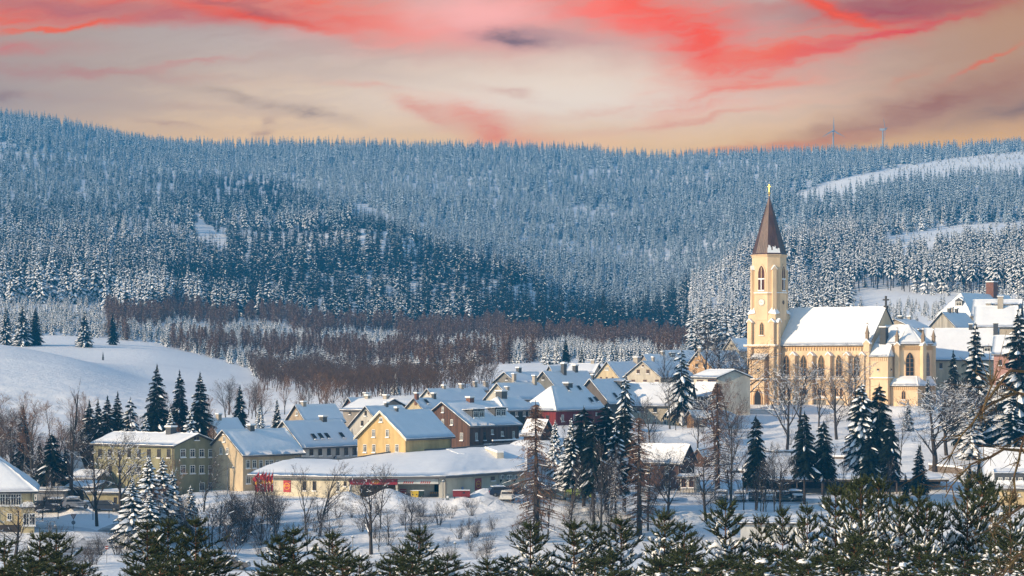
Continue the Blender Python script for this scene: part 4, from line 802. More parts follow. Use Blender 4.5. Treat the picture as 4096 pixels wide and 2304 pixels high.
    buttress(0.2, .4, 1.3, .8, zE + .1, pin=4.0); buttress(.2, Ln - .2, 1.3, .8, zE + .1, pin=4.0)
    def lancet(px, py0, py1, w, st='stone'):
        z = (fz(px, py0) + fz(px, py1)) / 2; window(root, (-.02, fx(px), z), (0, -1, 0), (0, 0, 1), (-1, 0, 0), w, abs(fz(px, py0) - fz(px, py1)), st, True)
    for px in (3146, 3214, 3285, 3356, 3427):
        lancet(px, 1419, 1505, 1.5)
        for dx in (-9, 9): lancet(px + dx, 1551, 1585, .75)
        y = fx(px); sn = MB(); sn.box(-.3, -.01, y - 1.1, y + 1.1, fz(px, 1593), fz(px, 1589), 0); ob(sn, 'snow_ledge', SNOW)
    mb = MB()
    for px in (3116, 3448): y = fx(px); mb.tube((-.15, y, -1), (-.15, y, zE - .4), .07, .07, 6)
    ob(mb, 'downpipe', GUTTER)
    # cross on the gable
    def cross(x, y, z, h, m, name='cross'):
        mb = MB(); t = h * .07; mb.box(x - t, x + t, y - t, y + t, z, z + h, 0); mb.box(x - t, x + t, y - h * .27, y + h * .27, z + h * .6, z + h * .73, 0); mb.box(x - t * 2.2, x + t * 2.2, y - t * 2.2, y + t * 2.2, z - .3, z + h * .15, 0); return ob(mb, name, m)
    cross(dep / 2, -.1, zR + .1, 2.4, mat('dark_stone', (.05, .045, .04), .9), 'gable_cross')
    # tower: square base, broach, octagon, spire
    ty0 = fx(3092) - 1.45 ; tw = 6.5; tx0 = -1.6; k2 = (Yc + ty0 * s) / FP
    tz = lambda py: -(py - HY) * k2 - C0.z
    T0 = Vector((tx0, ty0)); cx_, cy_ = tx0 + tw / 2, ty0 + tw / 2; zq = tz(1262)
    mb = MB(); mb.box(tx0, tx0 + tw, ty0, ty0 + tw, -2, zq, 0)
    ob(mb, 'tower_wall')
    Ro = 3.36 / math.cos(math.pi / 8)
    octp = [Vector((cx_ + Ro * math.cos(math.pi / 8 + i * math.pi / 4), cy_ + Ro * math.sin(math.pi / 8 + i * math.pi / 4))) for i in range(8)]
    zo = tz(1020); mb = MB(); mb.prism([(p.x, p.y) for p in octp], zq - 1, zo, 0)
    # broaches: triangular shoulders from the square corners up to the octagon
    for i, (sx, sy) in enumerate(((1, 1), (-1, 1), (-1, -1), (1, -1))):
        cr = Vector((cx_ + sx * tw / 2, cy_ + sy * tw / 2, zq)); ap_ = Vector((cx_ + sx * 2.35, cy_ + sy * 2.35, zq + 2.1)); e1 = Vector((cx_ + sx * tw / 2, cy_ + sy * 1.0, zq)); e2 = Vector((cx_ + sx * 1.0, cy_ + sy * tw / 2, zq))
        mb.poly([cr, e1, ap_]); mb.poly([e2, cr, ap_])
    ob(mb, 'octagon_wall')
    mb = MB()
    for sx, sy in ((-1, -1), (-1, 1), (1, -1)):
        cr = Vector((cx_ + sx * (tw / 2 + .12), cy_ + sy * (tw / 2 + .12), zq - .05)); ap_ = Vector((cx_ + sx * 2.42, cy_ + sy * 2.42, zq + 1.75)); e1 = Vector((cx_ + sx * (tw / 2 + .1), cy_ + sy * 1.6, zq + .2)); e2 = Vector((cx_ + sx * 1.6, cy_ + sy * (tw / 2 + .1), zq + .2)); lf = Vector((0, 0, .28))
        mb.extr([cr + lf, e1 + lf, ap_ + lf], (0, 0, .22), 0); mb.extr([e2 + lf, cr + lf, ap_ + lf], (0, 0, .22), 0)
    ob(mb, 'broach_snow', SNOW)
    def octring(r, z0_, z1_, m, name, mt=None):
        mb = MB(); f = r / Ro; pp = [(cx_ + (p.x - cx_) * f, cy_ + (p.y - cy_) * f) for p in octp]; mb.prism(pp, z0_, z1_, 0); return ob(mb, name, m)
    zc = tz(1172); octring(Ro + .16, zc - .28, zc, CWT, 'tower_string_course'); octring(Ro + .2, zc, zc + .18, SNOW, 'tower_ledge_snow')
    octring(Ro + .14, zo - .35, zo - .02, CWT, 'cornice'); octring(Ro + .34, zo - .02, zo + .14, CWT, 'cornice_lip')
    for i in range(8):    # piers in the middle of the diagonal faces
        if i % 2 == 0: continue
        an = i * math.pi / 4; an2 = an + math.pi / 4 * 0
        n_ = Vector((math.cos(an), math.sin(an), 0)); t_ = Vector((-n_.y, n_.x, 0)); b = Vector((cx_, cy_, 0)) + n_ * 3.25; w = .42; d = .75
        q = [b - t_ * w + n_ * d, b + t_ * w + n_ * d, b + t_ * w - n_ * .3, b - t_ * w - n_ * .3]; q.reverse()
        if (q[1] - q[0]).cross(q[2] - q[1]).z < 0: q.reverse()
        mb = MB(); zp = tz(1078); mb.prism([(p.x, p.y) for p in q], tz(1240), zp, 0)
        f = b + n_ * (d + .08); mb.extr([Vector((f.x, f.y, zp)) - t_ * .55, Vector((f.x, f.y, zp)) + t_ * .55, Vector((f.x, f.y, zp + .75))], -n_ * 1.0, 0)
        for sg in (-1, 1): mb.extr([Vector((f.x, f.y, zp + .75)), Vector((f.x, f.y, zp + .95)), Vector((f.x, f.y, zp + .12)) + t_ * (sg * .62), Vector((f.x, f.y, zp - .05)) + t_ * (sg * .62)], -n_ * 1.0, 1)
        ob(mb, 'tower_pier', [CW, SNOW])
    LOUV = mat('belfry_louvre', (.12, .04, .03), .8, .5, 1, .6, 3, stretch=(.2, .2, 4))
    # belfry openings, clocks, roses on the street-side faces (x-, y- and y+ ... )
    def face_dir(i): an = i * math.pi / 4; return Vector((math.cos(an), math.sin(an), 0))
    for nrm in ((-1, 0), (0, -1), (0, 1), (1, 0)):
        n_ = Vector((*nrm, 0)); t_ = Vector((-n_.y, n_.x, 0)); b = Vector((cx_, cy_, 0)) + n_ * 3.37; zb0 = tz(1165); zb1 = tz(1062); hh = zb1 - zb0; w = 1.5
        def archpts(w, z0_, z1_, off):
            return [b + n_ * off + t_ * x + Vector((0, 0, z)) for x, z in ((-w/2, z0_), (w/2, z0_), (w/2, z1_ - w * .95), (w * .38, z1_ - w * .5), (w * .2, z1_ - w * .18), (0, z1_), (-w * .2, z1_ - w * .18), (-w * .38, z1_ - w * .5), (-w/2, z1_ - w * .95))]
        mb = MB(); o_ = archpts(w + .7, zb0 - .15, zb1 + .4, .10); i_ = archpts(w, zb0, zb1, .10); n9 = len(o_)
        for q in range(n9): mb.poly([o_[q], o_[(q + 1) % n9], i_[(q + 1) % n9], i_[q]]); mb.poly([i_[q], i_[(q + 1) % n9], i_[(q + 1) % n9] - n_ * .1, i_[q] - n_ * .1]); mb.poly([o_[(q + 1) % n9], o_[q], o_[q] - n_ * .1, o_[(q + 1) % n9] - n_ * .1])
        fr = ob(mb, 'belfry_window', CWT); mb = MB()
        mb.poly(archpts(w, zb0, zb1, .012)); ob(mb, 'louvres', LOUV, fr)
        mb = MB(); mb.extr([p for p in (b + n_ * .02 - t_ * .07 + Vector((0, 0, zb0)), b + n_ * .02 + t_ * .07 + Vector((0, 0, zb0)), b + n_ * .02 + t_ * .07 + Vector((0, 0, zb1 - .4)), b + n_ * .02 - t_ * .07 + Vector((0, 0, zb1 - .4)))], n_ * .12, 0)
        zz = zb0 + hh * .46; mb.extr([b + n_ * .02 - t_ * w/2 + Vector((0, 0, zz)), b + n_ * .02 + t_ * w/2 + Vector((0, 0, zz)), b + n_ * .02 + t_ * w/2 + Vector((0, 0, zz + .25)), b + n_ * .02 - t_ * w/2 + Vector((0, 0, zz + .25))], n_ * .16, 1); mb.extr([b + n_ * .15 - t_ * .1 + Vector((0, 0, zb0 + .4)), b + n_ * .15 + t_ * .1 + Vector((0, 0, zb0 + .4)), b + n_ * .15 + t_ * .1 + Vector((0, 0, zz)), b + n_ * .15 - t_ * .1 + Vector((0, 0, zz))], n_ * .05, 1)
        mb.extr([b - t_ * w/2 + Vector((0, 0, zb0 + .02)), b + t_ * w/2 + Vector((0, 0, zb0 + .02)), b + t_ * w/2 + Vector((0, 0, zb0 + .3)), b - t_ * w/2 + Vector((0, 0, zb0 + .3))], n_ * .25, 1); ob(mb, 'tracery', [CWT, SNOW], fr)
        cz = tz(1209); cc = b + Vector((0, 0, cz))
        if nrm in ((-1, 0),):
            mb = MB(); r = .76; n20 = 28
            mb.extr([cc + t_ * (r * math.cos(2 * math.pi * q / n20)) + Vector((0, 0, r * math.sin(2 * math.pi * q / n20))) for q in range(n20)], n_ * .08, 0)
            cl = ob(mb, 'clock', [mat('clock_face', (.78, .74, .66), .5)]); mb = MB()
            for q in range(n20):
                g = [cc + n_ * .09 + (t_ * math.cos(2 * math.pi * j / n20) + Vector((0, 0, math.sin(2 * math.pi * j / n20)))) * rr for j, rr in ((q, .76), (q + 1, .76), (q + 1, .70), (q, .70))]; mb.poly(g)
            for q in range(12):
                an = q * math.pi / 6; u_ = t_ * math.sin(an) + Vector((0, 0, math.cos(an))); v_ = t_ * math.cos(an) - Vector((0, 0, math.sin(an))); mb.poly([cc + n_ * .09 + u_ * .48 - v_ * .035, cc + n_ * .09 + u_ * .48 + v_ * .035, cc + n_ * .09 + u_ * .64 + v_ * .035, cc + n_ * .09 + u_ * .64 - v_ * .035])
            ob(mb, 'clock_marks', DFRAME, cl)
            # twenty to ten: hands seen from the street, clockwise = towards -t_
            rt = t_ if (n_.cross(Vector((0, 0, 1)))).dot(t_) < 0 else -t_
            for hr, ln, ww, nm in ((9 + 46 / 60, .38, .045, 'hour_hand'), (46 / 5, .60, .03, 'minute_hand')):
                an = hr * math.pi / 6; u_ = rt * math.sin(an) + Vector((0, 0, math.cos(an))); v_ = rt * math.cos(an) - Vector((0, 0, math.sin(an))); mb = MB(); mb.poly([cc + n_ * .105 - u_ * .1 - v_ * ww, cc + n_ * .105 - u_ * .1 + v_ * ww, cc + n_ * .105 + u_ * ln + v_ * ww * .5, cc + n_ * .105 + u_ * ln - v_ * ww * .5]); ob(mb, nm, DFRAME, cl)
        elif nrm == (0, -1):
            mb = MB(); r = .45; mb.extr([cc + t_ * (r * math.cos(2 * math.pi * q / 16)) + Vector((0, 0, r * math.sin(2 * math.pi * q / 16))) for q in range(16)], n_ * .05, 0)
            for q in range(6):
                an = q * math.pi / 3; u_ = t_ * math.cos(an) + Vector((0, 0, math.sin(an))); disc(mb, cc + u_ * .24 + n_ * .06, t_, .1, 1, 8)
            ob(mb, 'rose_window', [mat('rose_stone', (.20, .13, .07), .8), DARK])
    # spire
    mb = MB(); zt0 = zo + .1; ztip = tz(778); rings = [(1.085, zt0), (1.0, zt0 + .35), (.84, zt0 + 2.3), (.012, ztip)]
    pr = [[(cx_ + (p.x - cx_) * f, cy_ + (p.y - cy_) * f, z) for p in octp] for f, z in rings]
    for q in range(3):
        for i in range(8): mb.poly([pr[q][i], pr[q][(i + 1) % 8], pr[q + 1][(i + 1) % 8], pr[q + 1][i]])
    mb.poly(pr[0][::-1]); sp = ob(mb, 'spire', COPPER)
    mb = MB()   # standing seams
    for i in range(8):
        for j in range(7):
            a0 = Vector(pr[1][i]).lerp(Vector(pr[1][(i + 1) % 8]), j / 6); b0 = Vector(pr[3][i]).lerp(Vector(pr[3][(i + 1) % 8]), j / 6); a1 = Vector(pr[2][i]).lerp(Vector(pr[2][(i + 1) % 8]), j / 6)
            mb.tube(a0, a1, .035, .03, 3, cap=False, smooth=False); mb.tube(a1, a1.lerp(b0, .8), .03, .012, 3, cap=False, smooth=False)
    ob(mb, 'seams', mat('seam_copper', (.07, .032, .026), .5), sp)
    # snow caught low on the diagonal facet
    i = 4; fa = [Vector(p) for p in (pr[1][i], pr[1][(i + 1) % 8], pr[2][(i + 1) % 8], pr[2][i])]; fn = (fa[1] - fa[0]).cross(fa[3] - fa[0]).normalized(); mb = MB()
    if fn.dot(Vector((fa[0].x - cx_, fa[0].y - cy_, 0))) < 0: fn = -fn
    rng = random.Random(3); n = 16
    for j in range(n):
        hh = .25 + .75 * max(0, math.sin(j * .9) * .3 + .55 + rng.uniform(-.25, .3)) * (1 - j / n * .5); b0 = fa[0].lerp(fa[1], j / n); b1 = fa[0].lerp(fa[1], (j + 1) / n); t0 = b0.lerp(fa[3].lerp(fa[2], j / n), hh); t1 = b1.lerp(fa[3].lerp(fa[2], (j + 1) / n), hh)
        mb.extr([b0 + fn * .03, b1 + fn * .03, t1 + fn * .03, t0 + fn * .03], fn * .08, 0)
    ob(mb, 'spire_snow', SNOW, sp)
    mb = MB(); mb.tube((cx_, cy_, ztip - .6), (cx_, cy_, ztip + .5), .09, .07, 8); 
    for q in range(5):
        for j in range(8):
            a0, a1 = math.pi * q / 5 - math.pi / 2, math.pi * (q + 1) / 5 - math.pi / 2; b0, b1 = j * math.pi / 4, (j + 1) * math.pi / 4; cz = ztip + .5
            mb.poly([(cx_ + .3 * math.cos(a_) * math.cos(b_), cy_ + .3 * math.cos(a_) * math.sin(b_), cz + .3 * math.sin(a_)) for a_, b_ in ((a0, b0), (a0, b1), (a1, b1), (a1, b0))], 0, True)
    zc_ = ztip + .7; mb.box(cx_ - .08, cx_ + .08, cy_ - .09, cy_ + .09, zc_, zc_ + 1.7); mb.box(cx_ - .06, cx_ + .06, cy_ - .38, cy_ + .38, zc_ + 1.15, zc_ + 1.28); ob(mb, 'spire_cross', GOLD)
    # tower corner buttresses and middle stage
    for (bx, by, n_) in ((tx0, ty0 + .6, (-1, 0)), (tx0, ty0 + tw - .6, (-1, 0)), (tx0 + .6, ty0, (0, -1))):
        buttress(bx, by, 1.0, .65, tz(1290), 'tower_buttress', n_)
    z = (tz(1288) + tz(1340)) / 2; window(root, (tx0 - .02, cy_, z), (0, -1, 0), (0, 0, 1), (-1, 0, 0), 1.0, tz(1288) - tz(1340), 'stone', True)
    mb = MB(); zt_ = tz(1382); mb.box(tx0 - 1.1, tx0, ty0 - .5, ty0 + tw + .5, zt_ - .25, zt_, 0); mb.box(tx0 - 1.15, tx0, ty0 - .55, ty0 + tw + .55, zt_ + .001, zt_ + .2, 1)
    zt2 = tz(1517); mb.box(tx0 - 1.0, tx0, ty0 - .5, ty0 + tw + .5, zt2 - .25, zt2, 0); mb.box(tx0 - 1.05, tx0, ty0 - .55, ty0 + tw + .55, zt2 + .001, zt2 + .2, 1); ob(mb, 'ledge', [CWT, SNOW])
    # stair bay with oculus and porch
    y0, y1 = fx(3083) + 0, fx(3034); x0 = tx0 - 1.3; zb = tz(1437); mb = MB(); mb.box(x0, tx0 + .1, y0, y1, -2, zb, 0); by = ob(mb, 'stair_bay')
    mb = MB(); g = [Vector((x0 - .3, y1 + .3, zb)), Vector((x0 - .3, y0 - .3, zb)), Vector((tx0, y0 - .3, zb + 1.0)), Vector((tx0, y1 + .3, zb + 1.0))]; mb.extr(g, (0, 0, .1), 1); snow_sheet(mb, quad_grid(*[p + Vector((0, 0, .1)) for p in g], step=.5), .25, 0, 4); ob(mb, 'bay_roof', [SNOW, TILE], by)
    ym = (y0 + y1) / 2
    def oculus(x, y, z, r, par, n_=(-1, 0)):
        n_ = Vector((*n_, 0)); t_ = Vector((-n_.y, n_.x, 0)); c_ = Vector((x, y, z)); mb = MB(); ring3(mb, c_ + n_ * .06, t_, r, r, r * .3, 0); mb.extr([c_ + t_ * (r * math.cos(q * math.pi / 8)) + Vector((0, 0, r * math.sin(q * math.pi / 8))) for q in range(16)], n_ * .055, 1)
        o = ob(mb, 'oculus', [CWT, mat('ochre_frame', (.42, .25, .12), .7)], par); mb = MB(); disc(mb, c_ + n_ * .062, t_, r * .7, 0); mb.extr([c_ + n_ * .063 + t_ * (r * .65 * math.cos(q)) + Vector((0, 0, r * .65 * math.sin(q))) for q in (math.pi * 1.15, math.pi * 1.35, math.pi * 1.5, math.pi * 1.65, math.pi * 1.85)], n_ * .05, 1); ob(mb, 'pane', [GLASS, SNOW], o)
    oculus(x0, ym, tz(1480), .42, by)
    mb = MB(); n = 10
    for i in range(n): y = y0 + .3 + (y1 - y0 - .6) * i / (n - 1); mb.box(x0 - .12, x0, y - .08, y + .08, zb - .75, zb - .15)
    mb.box(x0 - .35, x0, y0 - .1, y1 + .1, zt2 - .2, zt2, 0); mb.box(x0 - .4, x0, y0 - .15, y1 + .15, zt2 + .001, zt2 + .22, 1); ob(mb, 'bay_trim', [CWT, SNOW], by)
    zd0, zd1 = tz(1612), tz(1560); mb = MB(); w = 1.5
    def ap(w, z0_, z1_, x): return [(x, ym + q * w, zz) for q, zz in ((-.5, z0_), (.5, z0_), (.5, z1_ - w * .9), (.36, z1_ - w * .45), (.18, z1_ - w * .15), (0, z1_), (-.18, z1_ - w * .15), (-.36, z1_ - w * .45), (-.5, z1_ - w * .9))]
    mb.extr(ap(w + .8, zd0 - .5, zd1 + .5, x0 - .16), (.15, 0, 0), 0); ob(mb, 'portal', mat('portal_stone', (.34, .20, .10), .85), by); mb = MB(); mb.extr(ap(w, zd0 - .5, zd1, x0 - .20), (.03, 0, 0), 0); ob(mb, 'door', DARK, by)
    cross(x0 - .1, ym, zd1 + .5, 1.2, CWT, 'portal_cross')
    # chancel with polygonal apse
    zE2 = fz(3600, 1376) ; zE2 = -(1378 - HY) * (Yc - 4) / FP - C0.z; pts = [(2.5, .1), (2.5, -5), (5, -9.5), (10, -9.5), (12.5, -5), (12.5, .1)]
    mb = MB(); mb.prism(pts[::-1] if False else pts, -2, zE2, 0); ch = ob(mb, 'chancel_wall')
    zp = -(1297 - HY) * (Yc + 2) / FP - C0.z - .3; ep = [Vector((x + (x - 7.5) * .06, y - (.35 if y < 0 else 0), zE2)) for x, y in pts]; r0 = Vector((7.5, 0, zp)); r1 = Vector((7.5, -5.2, zp))
    mb = MB(); sb = MB(); pl = [(ep[0], ep[1], r1, r0), (ep[1], ep[2], r1, r1), (ep[2], ep[3], r1, r1), (ep[3], ep[4], r1, r1), (ep[4], ep[5], r0, r1)]
    for i, (p0, p1, p2, p3) in enumerate(pl):
        g = [p0, p1, p2, p3] if (p2 - p3).length > .01 else [p0, p1, p2]; mb.extr(g, (0, 0, .12), 0); up = Vector((0, 0, .12)); snow_sheet(sb, quad_grid(p0 + up, p1 + up, p2 + up, p3 + up, .7), .36, 0, i)
    crf = ob(mb, 'chancel_roof', TILE, ch); ob(sb, 'snow_cover', SNOW, crf)
    def on_face(i, f, z, off=0.0):
        p0, p1 = Vector((*pts[i], 0)), Vector((*pts[i + 1], 0)); d = (p1 - p0).normalized(); n_ = Vector((d.y, -d.x, 0)); 
        if n_.dot(Vector((pts[i][0] - 7.5, pts[i][1] + 3, 0))) < 0: n_ = -n_
        q = p0.lerp(p1, f) + n_ * off; q.z = z; return q, d, n_
    for i in (1, 2, 3):
        z0_, z1_ = -(1505 - HY) * (Yc - 5) / FP - C0.z, -(1408 - HY) * (Yc - 5) / FP - C0.z; q, d, n_ = on_face(i, .5, (z0_ + z1_) / 2, .02); window(ch, q, d, (0, 0, 1), n_, 1.75, z1_ - z0_, 'stone', True)
        mb = MB()
        for j in range(12): q, d, n_ = on_face(i, .08 + .84 * j / 11, 0, 0); mb.extr([q - d * .1 + Vector((0, 0, zE2 - 1.1)), q + d * .1 + Vector((0, 0, zE2 - 1.1)), q + d * .1 + Vector((0, 0, zE2 - .3)), q - d * .1 + Vector((0, 0, zE2 - .3))], n_ * .16, 0)
        ob(mb, 'arcade_frieze', mat('church_frieze', (.60, .38, .18), .9), ch)
    for i in (1, 2, 3, 4): 
        v = Vector((*pts[i], 0)); n_ = (v - Vector((7.5, -3, 0))).normalized(); buttress(v.x - n_.x * .3, v.y - n_.y * .3, .9, .9, zE2 - .2, 'apse_buttress', (n_.x, n_.y), 3.4)
    # small stair block with oculi, black chimney
    zs_ = -(1428 - HY) * (Yc - 2) / FP - C0.z; mb = MB(); X0, X1, Y0_, Y1_ = -.35, 2.6, -4.3, -.05; mb.box(X0, X1, Y0_, Y1_, -2, zs_, 0); sbk = ob(mb, 'stair_block')
    mb = MB(); g = [Vector((X0 - .3, Y1_, zs_)), Vector((X0 - .3, Y0_ - .3, zs_)), Vector((X1, Y0_ + .4, zs_ + 2.6)), Vector((X1, Y1_, zs_ + 2.9))]; mb.extr(g, (0, 0, .1), 1); snow_sheet(mb, quad_grid(*[p + Vector((0, 0, .1)) for p in g], step=.5), .3, 0, 6)
    g = [Vector((X0 - .3, Y0_ - .3, zs_)), Vector((X1 + .3, Y0_ - .3, zs_)), Vector((X1 + .3, Y0_ + 1.2, zs_ + 1.9)), Vector((X1, Y0_ + .4, zs_ + 2.6))]; snow_sheet(mb, quad_grid(*[p + Vector((0, 0, .1)) for p in g], step=.5), .3, 0, 7); ob(mb, 'block_roof', [SNOW, TILE], sbk)
    zo_ = -(1480 - HY) * (Yc - 2) / FP - C0.z; oculus(X0, -2.1, zo_, .42, sbk); oculus(1.2, Y0_, zo_, .40, sbk, (0, -1))
    mb = MB()
    for i in range(9): y = Y0_ + .4 + (Y1_ - Y0_ - .8) * i / 8; mb.box(X0 - .12, X0, y - .08, y + .08, zs_ - .8, zs_ - .15)
    zl = fz(3490, 1512); mb.box(X0 - .2, X0, Y0_ - .2, Y1_, zl - .2, zl, 0); mb.box(X0 - .25, X0, Y0_ - .25, Y1_, zl + .001, zl + .2, 1); mb.box(X0 - .2, X1, Y0_ - .2, Y0_, zl - .2, zl, 0); mb.box(X0 - .25, X1, Y0_ - .25, Y0_, zl + .001, zl + .2, 1); ob(mb, 'block_trim', [CWT, SNOW], sbk)
    o = chimney_mesh(1.35, 1.35, 4.4, 'x').obj('chimney', [mat('slate_black', (.018, .024, .032), .6), SNOW, CONC], root); q_ = Matrix.Rotation(-(R(90) - ar), 4, 'Z') @ (P(3536, 1400, Yc + 1) - C0); o.location = (q_.x, q_.y, zs_ + 1.6)
    # low sacristy round the apse foot
    zs2 = -(1546 - HY) * (Yc - 6) / FP - C0.z; mb = MB(); X0, X1, Y0_, Y1_ = .9, 9.0, -10.3, -4.35; mb.box(X0, X1, Y0_, Y1_, -2, zs2, 0); sac = ob(mb, 'sacristy')
    mb = MB(); zt3 = -(1508 - HY) * (Yc - 4) / FP - C0.z
    for g in ([Vector((X0 - .35, Y1_, zs2)), Vector((X0 - .35, Y0_ - .35, zs2)), Vector((4.2, -8.6, zt3)), Vector((2.5, Y1_, zt3))], [Vector((X0 - .35, Y0_ - .35, zs2)), Vector((X1 + .35, Y0_ - .35, zs2)), Vector((X1 + .3, -9.3, zt3)), Vector((4.2, -8.6, zt3))]):
        mb.extr(g, (0, 0, .1), 1); snow_sheet(mb, quad_grid(*[p + Vector((0, 0, .1)) for p in g], step=.5), .32, 0, 8)
    ob(mb, 'sacristy_roof', [SNOW, TILE], sac)
    mb = MB()
    for i in range(13): y = Y0_ + .4 + (Y1_ - Y0_ - .8) * i / 12; mb.box(X0 - .12, X0, y - .08, y + .08, zs2 - .75, zs2 - .15)
    for i in range(16): x = X0 + .4 + (X1 - X0 - .8) * i / 15; mb.box(x - .08, x + .08, Y0_ - .12, Y0_, zs2 - .75, zs2 - .15)
    ob(mb, 'arcade_frieze', mat('church_frieze', (.60, .38, .18), .9), sac)
    for (x, y, ux, n_) in ((X0, -7.2, (0, -1, 0), (-1, 0, 0)), (3.6, Y0_, (1, 0, 0), (0, -1, 0)), (6.8, Y0_, (1, 0, 0), (0, -1, 0))):
        window(sac, (x + n_[0] * .02, y + n_[1] * .02, -(1580 - HY) * (Yc - 6) / FP - C0.z), ux, (0, 0, 1), n_, .9, 1.9, 'stone', True)
    return root
CHURCH = church()
# ------------------------------------------------------------------ terrain is final now
finish_terrain()
# ------------------------------------------------------------------ trees
class TB:
    """fast triangle soup for foliage"""
    def __init__(s): s.v = []; s.f = []; s.m = []; s.k = 0
    def add(s, v, f, m):
        v = np.asarray(v, float).reshape(-1, 3); f = np.asarray(f, int).reshape(-1, 3); s.v.append(v); s.f.append(f + s.k); s.m.append(np.full(len(f), m)); s.k += len(v)
    def mesh(s, name, mats, smooth=False):
        V = np.concatenate(s.v); Fa = np.concatenate(s.f); M = np.concatenate(s.m); me = bpy.data.meshes.new(name)
        me.vertices.add(len(V)); me.vertices.foreach_set('co', V.astype(np.float32).ravel()); me.loops.add(Fa.size); me.loops.foreach_set('vertex_index', Fa.astype(np.int32).ravel())
        me.polygons.add(len(Fa)); me.polygons.foreach_set('loop_start', np.arange(0, Fa.size, 3, dtype=np.int32)); me.polygons.foreach_set('loop_total', np.full(len(Fa), 3, dtype=np.int32))
        for m in mats: me.materials.append(m)
        me.polygons.foreach_set('material_index', M.astype(np.int32)); me.polygons.foreach_set('use_smooth', np.full(len(Fa), smooth)); me.update(); return me
def taper(tb, pts, rad, n=5, m=0):
    """tapered tube through points"""
    pts = [np.array(p, float) for p in pts]; rings = []
    for i, p in enumerate(pts):
        d = pts[min(i + 1, len(pts) - 1)] - pts[max(i - 1, 0)]; d = d / (np.linalg.norm(d) + 1e-9); u = np.cross(d, (0.3, 0.9, .17)); u /= np.linalg.norm(u) + 1e-9; w = np.cross(d, u)
        a = np.arange(n) * 2 * np.pi / n; rings.append(p + (np.cos(a)[:, None] * u + np.sin(a)[:, None] * w) * rad[i])
    V = np.concatenate(rings); Fc = []
    for i in range(len(pts) - 1):
        for k in range(n):
            a, b = i * n + k, i * n + (k + 1) % n; Fc += [(a, b, b + n), (a, b + n, a + n)]
    tb.add(V, Fc, m)
def ico(sub=1):
    t = (1 + 5 ** .5) / 2; v = [(-1, t, 0), (1, t, 0), (-1, -t, 0), (1, -t, 0), (0, -1, t), (0, 1, t), (0, -1, -t), (0, 1, -t), (t, 0, -1), (t, 0, 1), (-t, 0, -1), (-t, 0, 1)]
    v = [tuple(np.array(p) / np.linalg.norm(p)) for p in v]; f = [(0, 11, 5), (0, 5, 1), (0, 1, 7), (0, 7, 10), (0, 10, 11), (1, 5, 9), (5, 11, 4), (11, 10, 2), (10, 7, 6), (7, 1, 8), (3, 9, 4), (3, 4, 2), (3, 2, 6), (3, 6, 8), (3, 8, 9), (4, 9, 5), (2, 4, 11), (6, 2, 10), (8, 6, 7), (9, 8, 1)]
    for _ in range(sub):
        c = {}; g = []
        def mid(a, b):
            k = (min(a, b), max(a, b))
            if k not in c: p = (np.array(v[a]) + np.array(v[b])) / 2; v.append(tuple(p / np.linalg.norm(p))); c[k] = len(v) - 1
            return c[k]
        for a, b, d in f: x, y, z = mid(a, b), mid(b, d), mid(d, a); g += [(a, x, z), (b, y, x), (d, z, y), (x, y, z)]
        f = g
    return np.array(v), np.array(f)
ICO1 = ico(1)
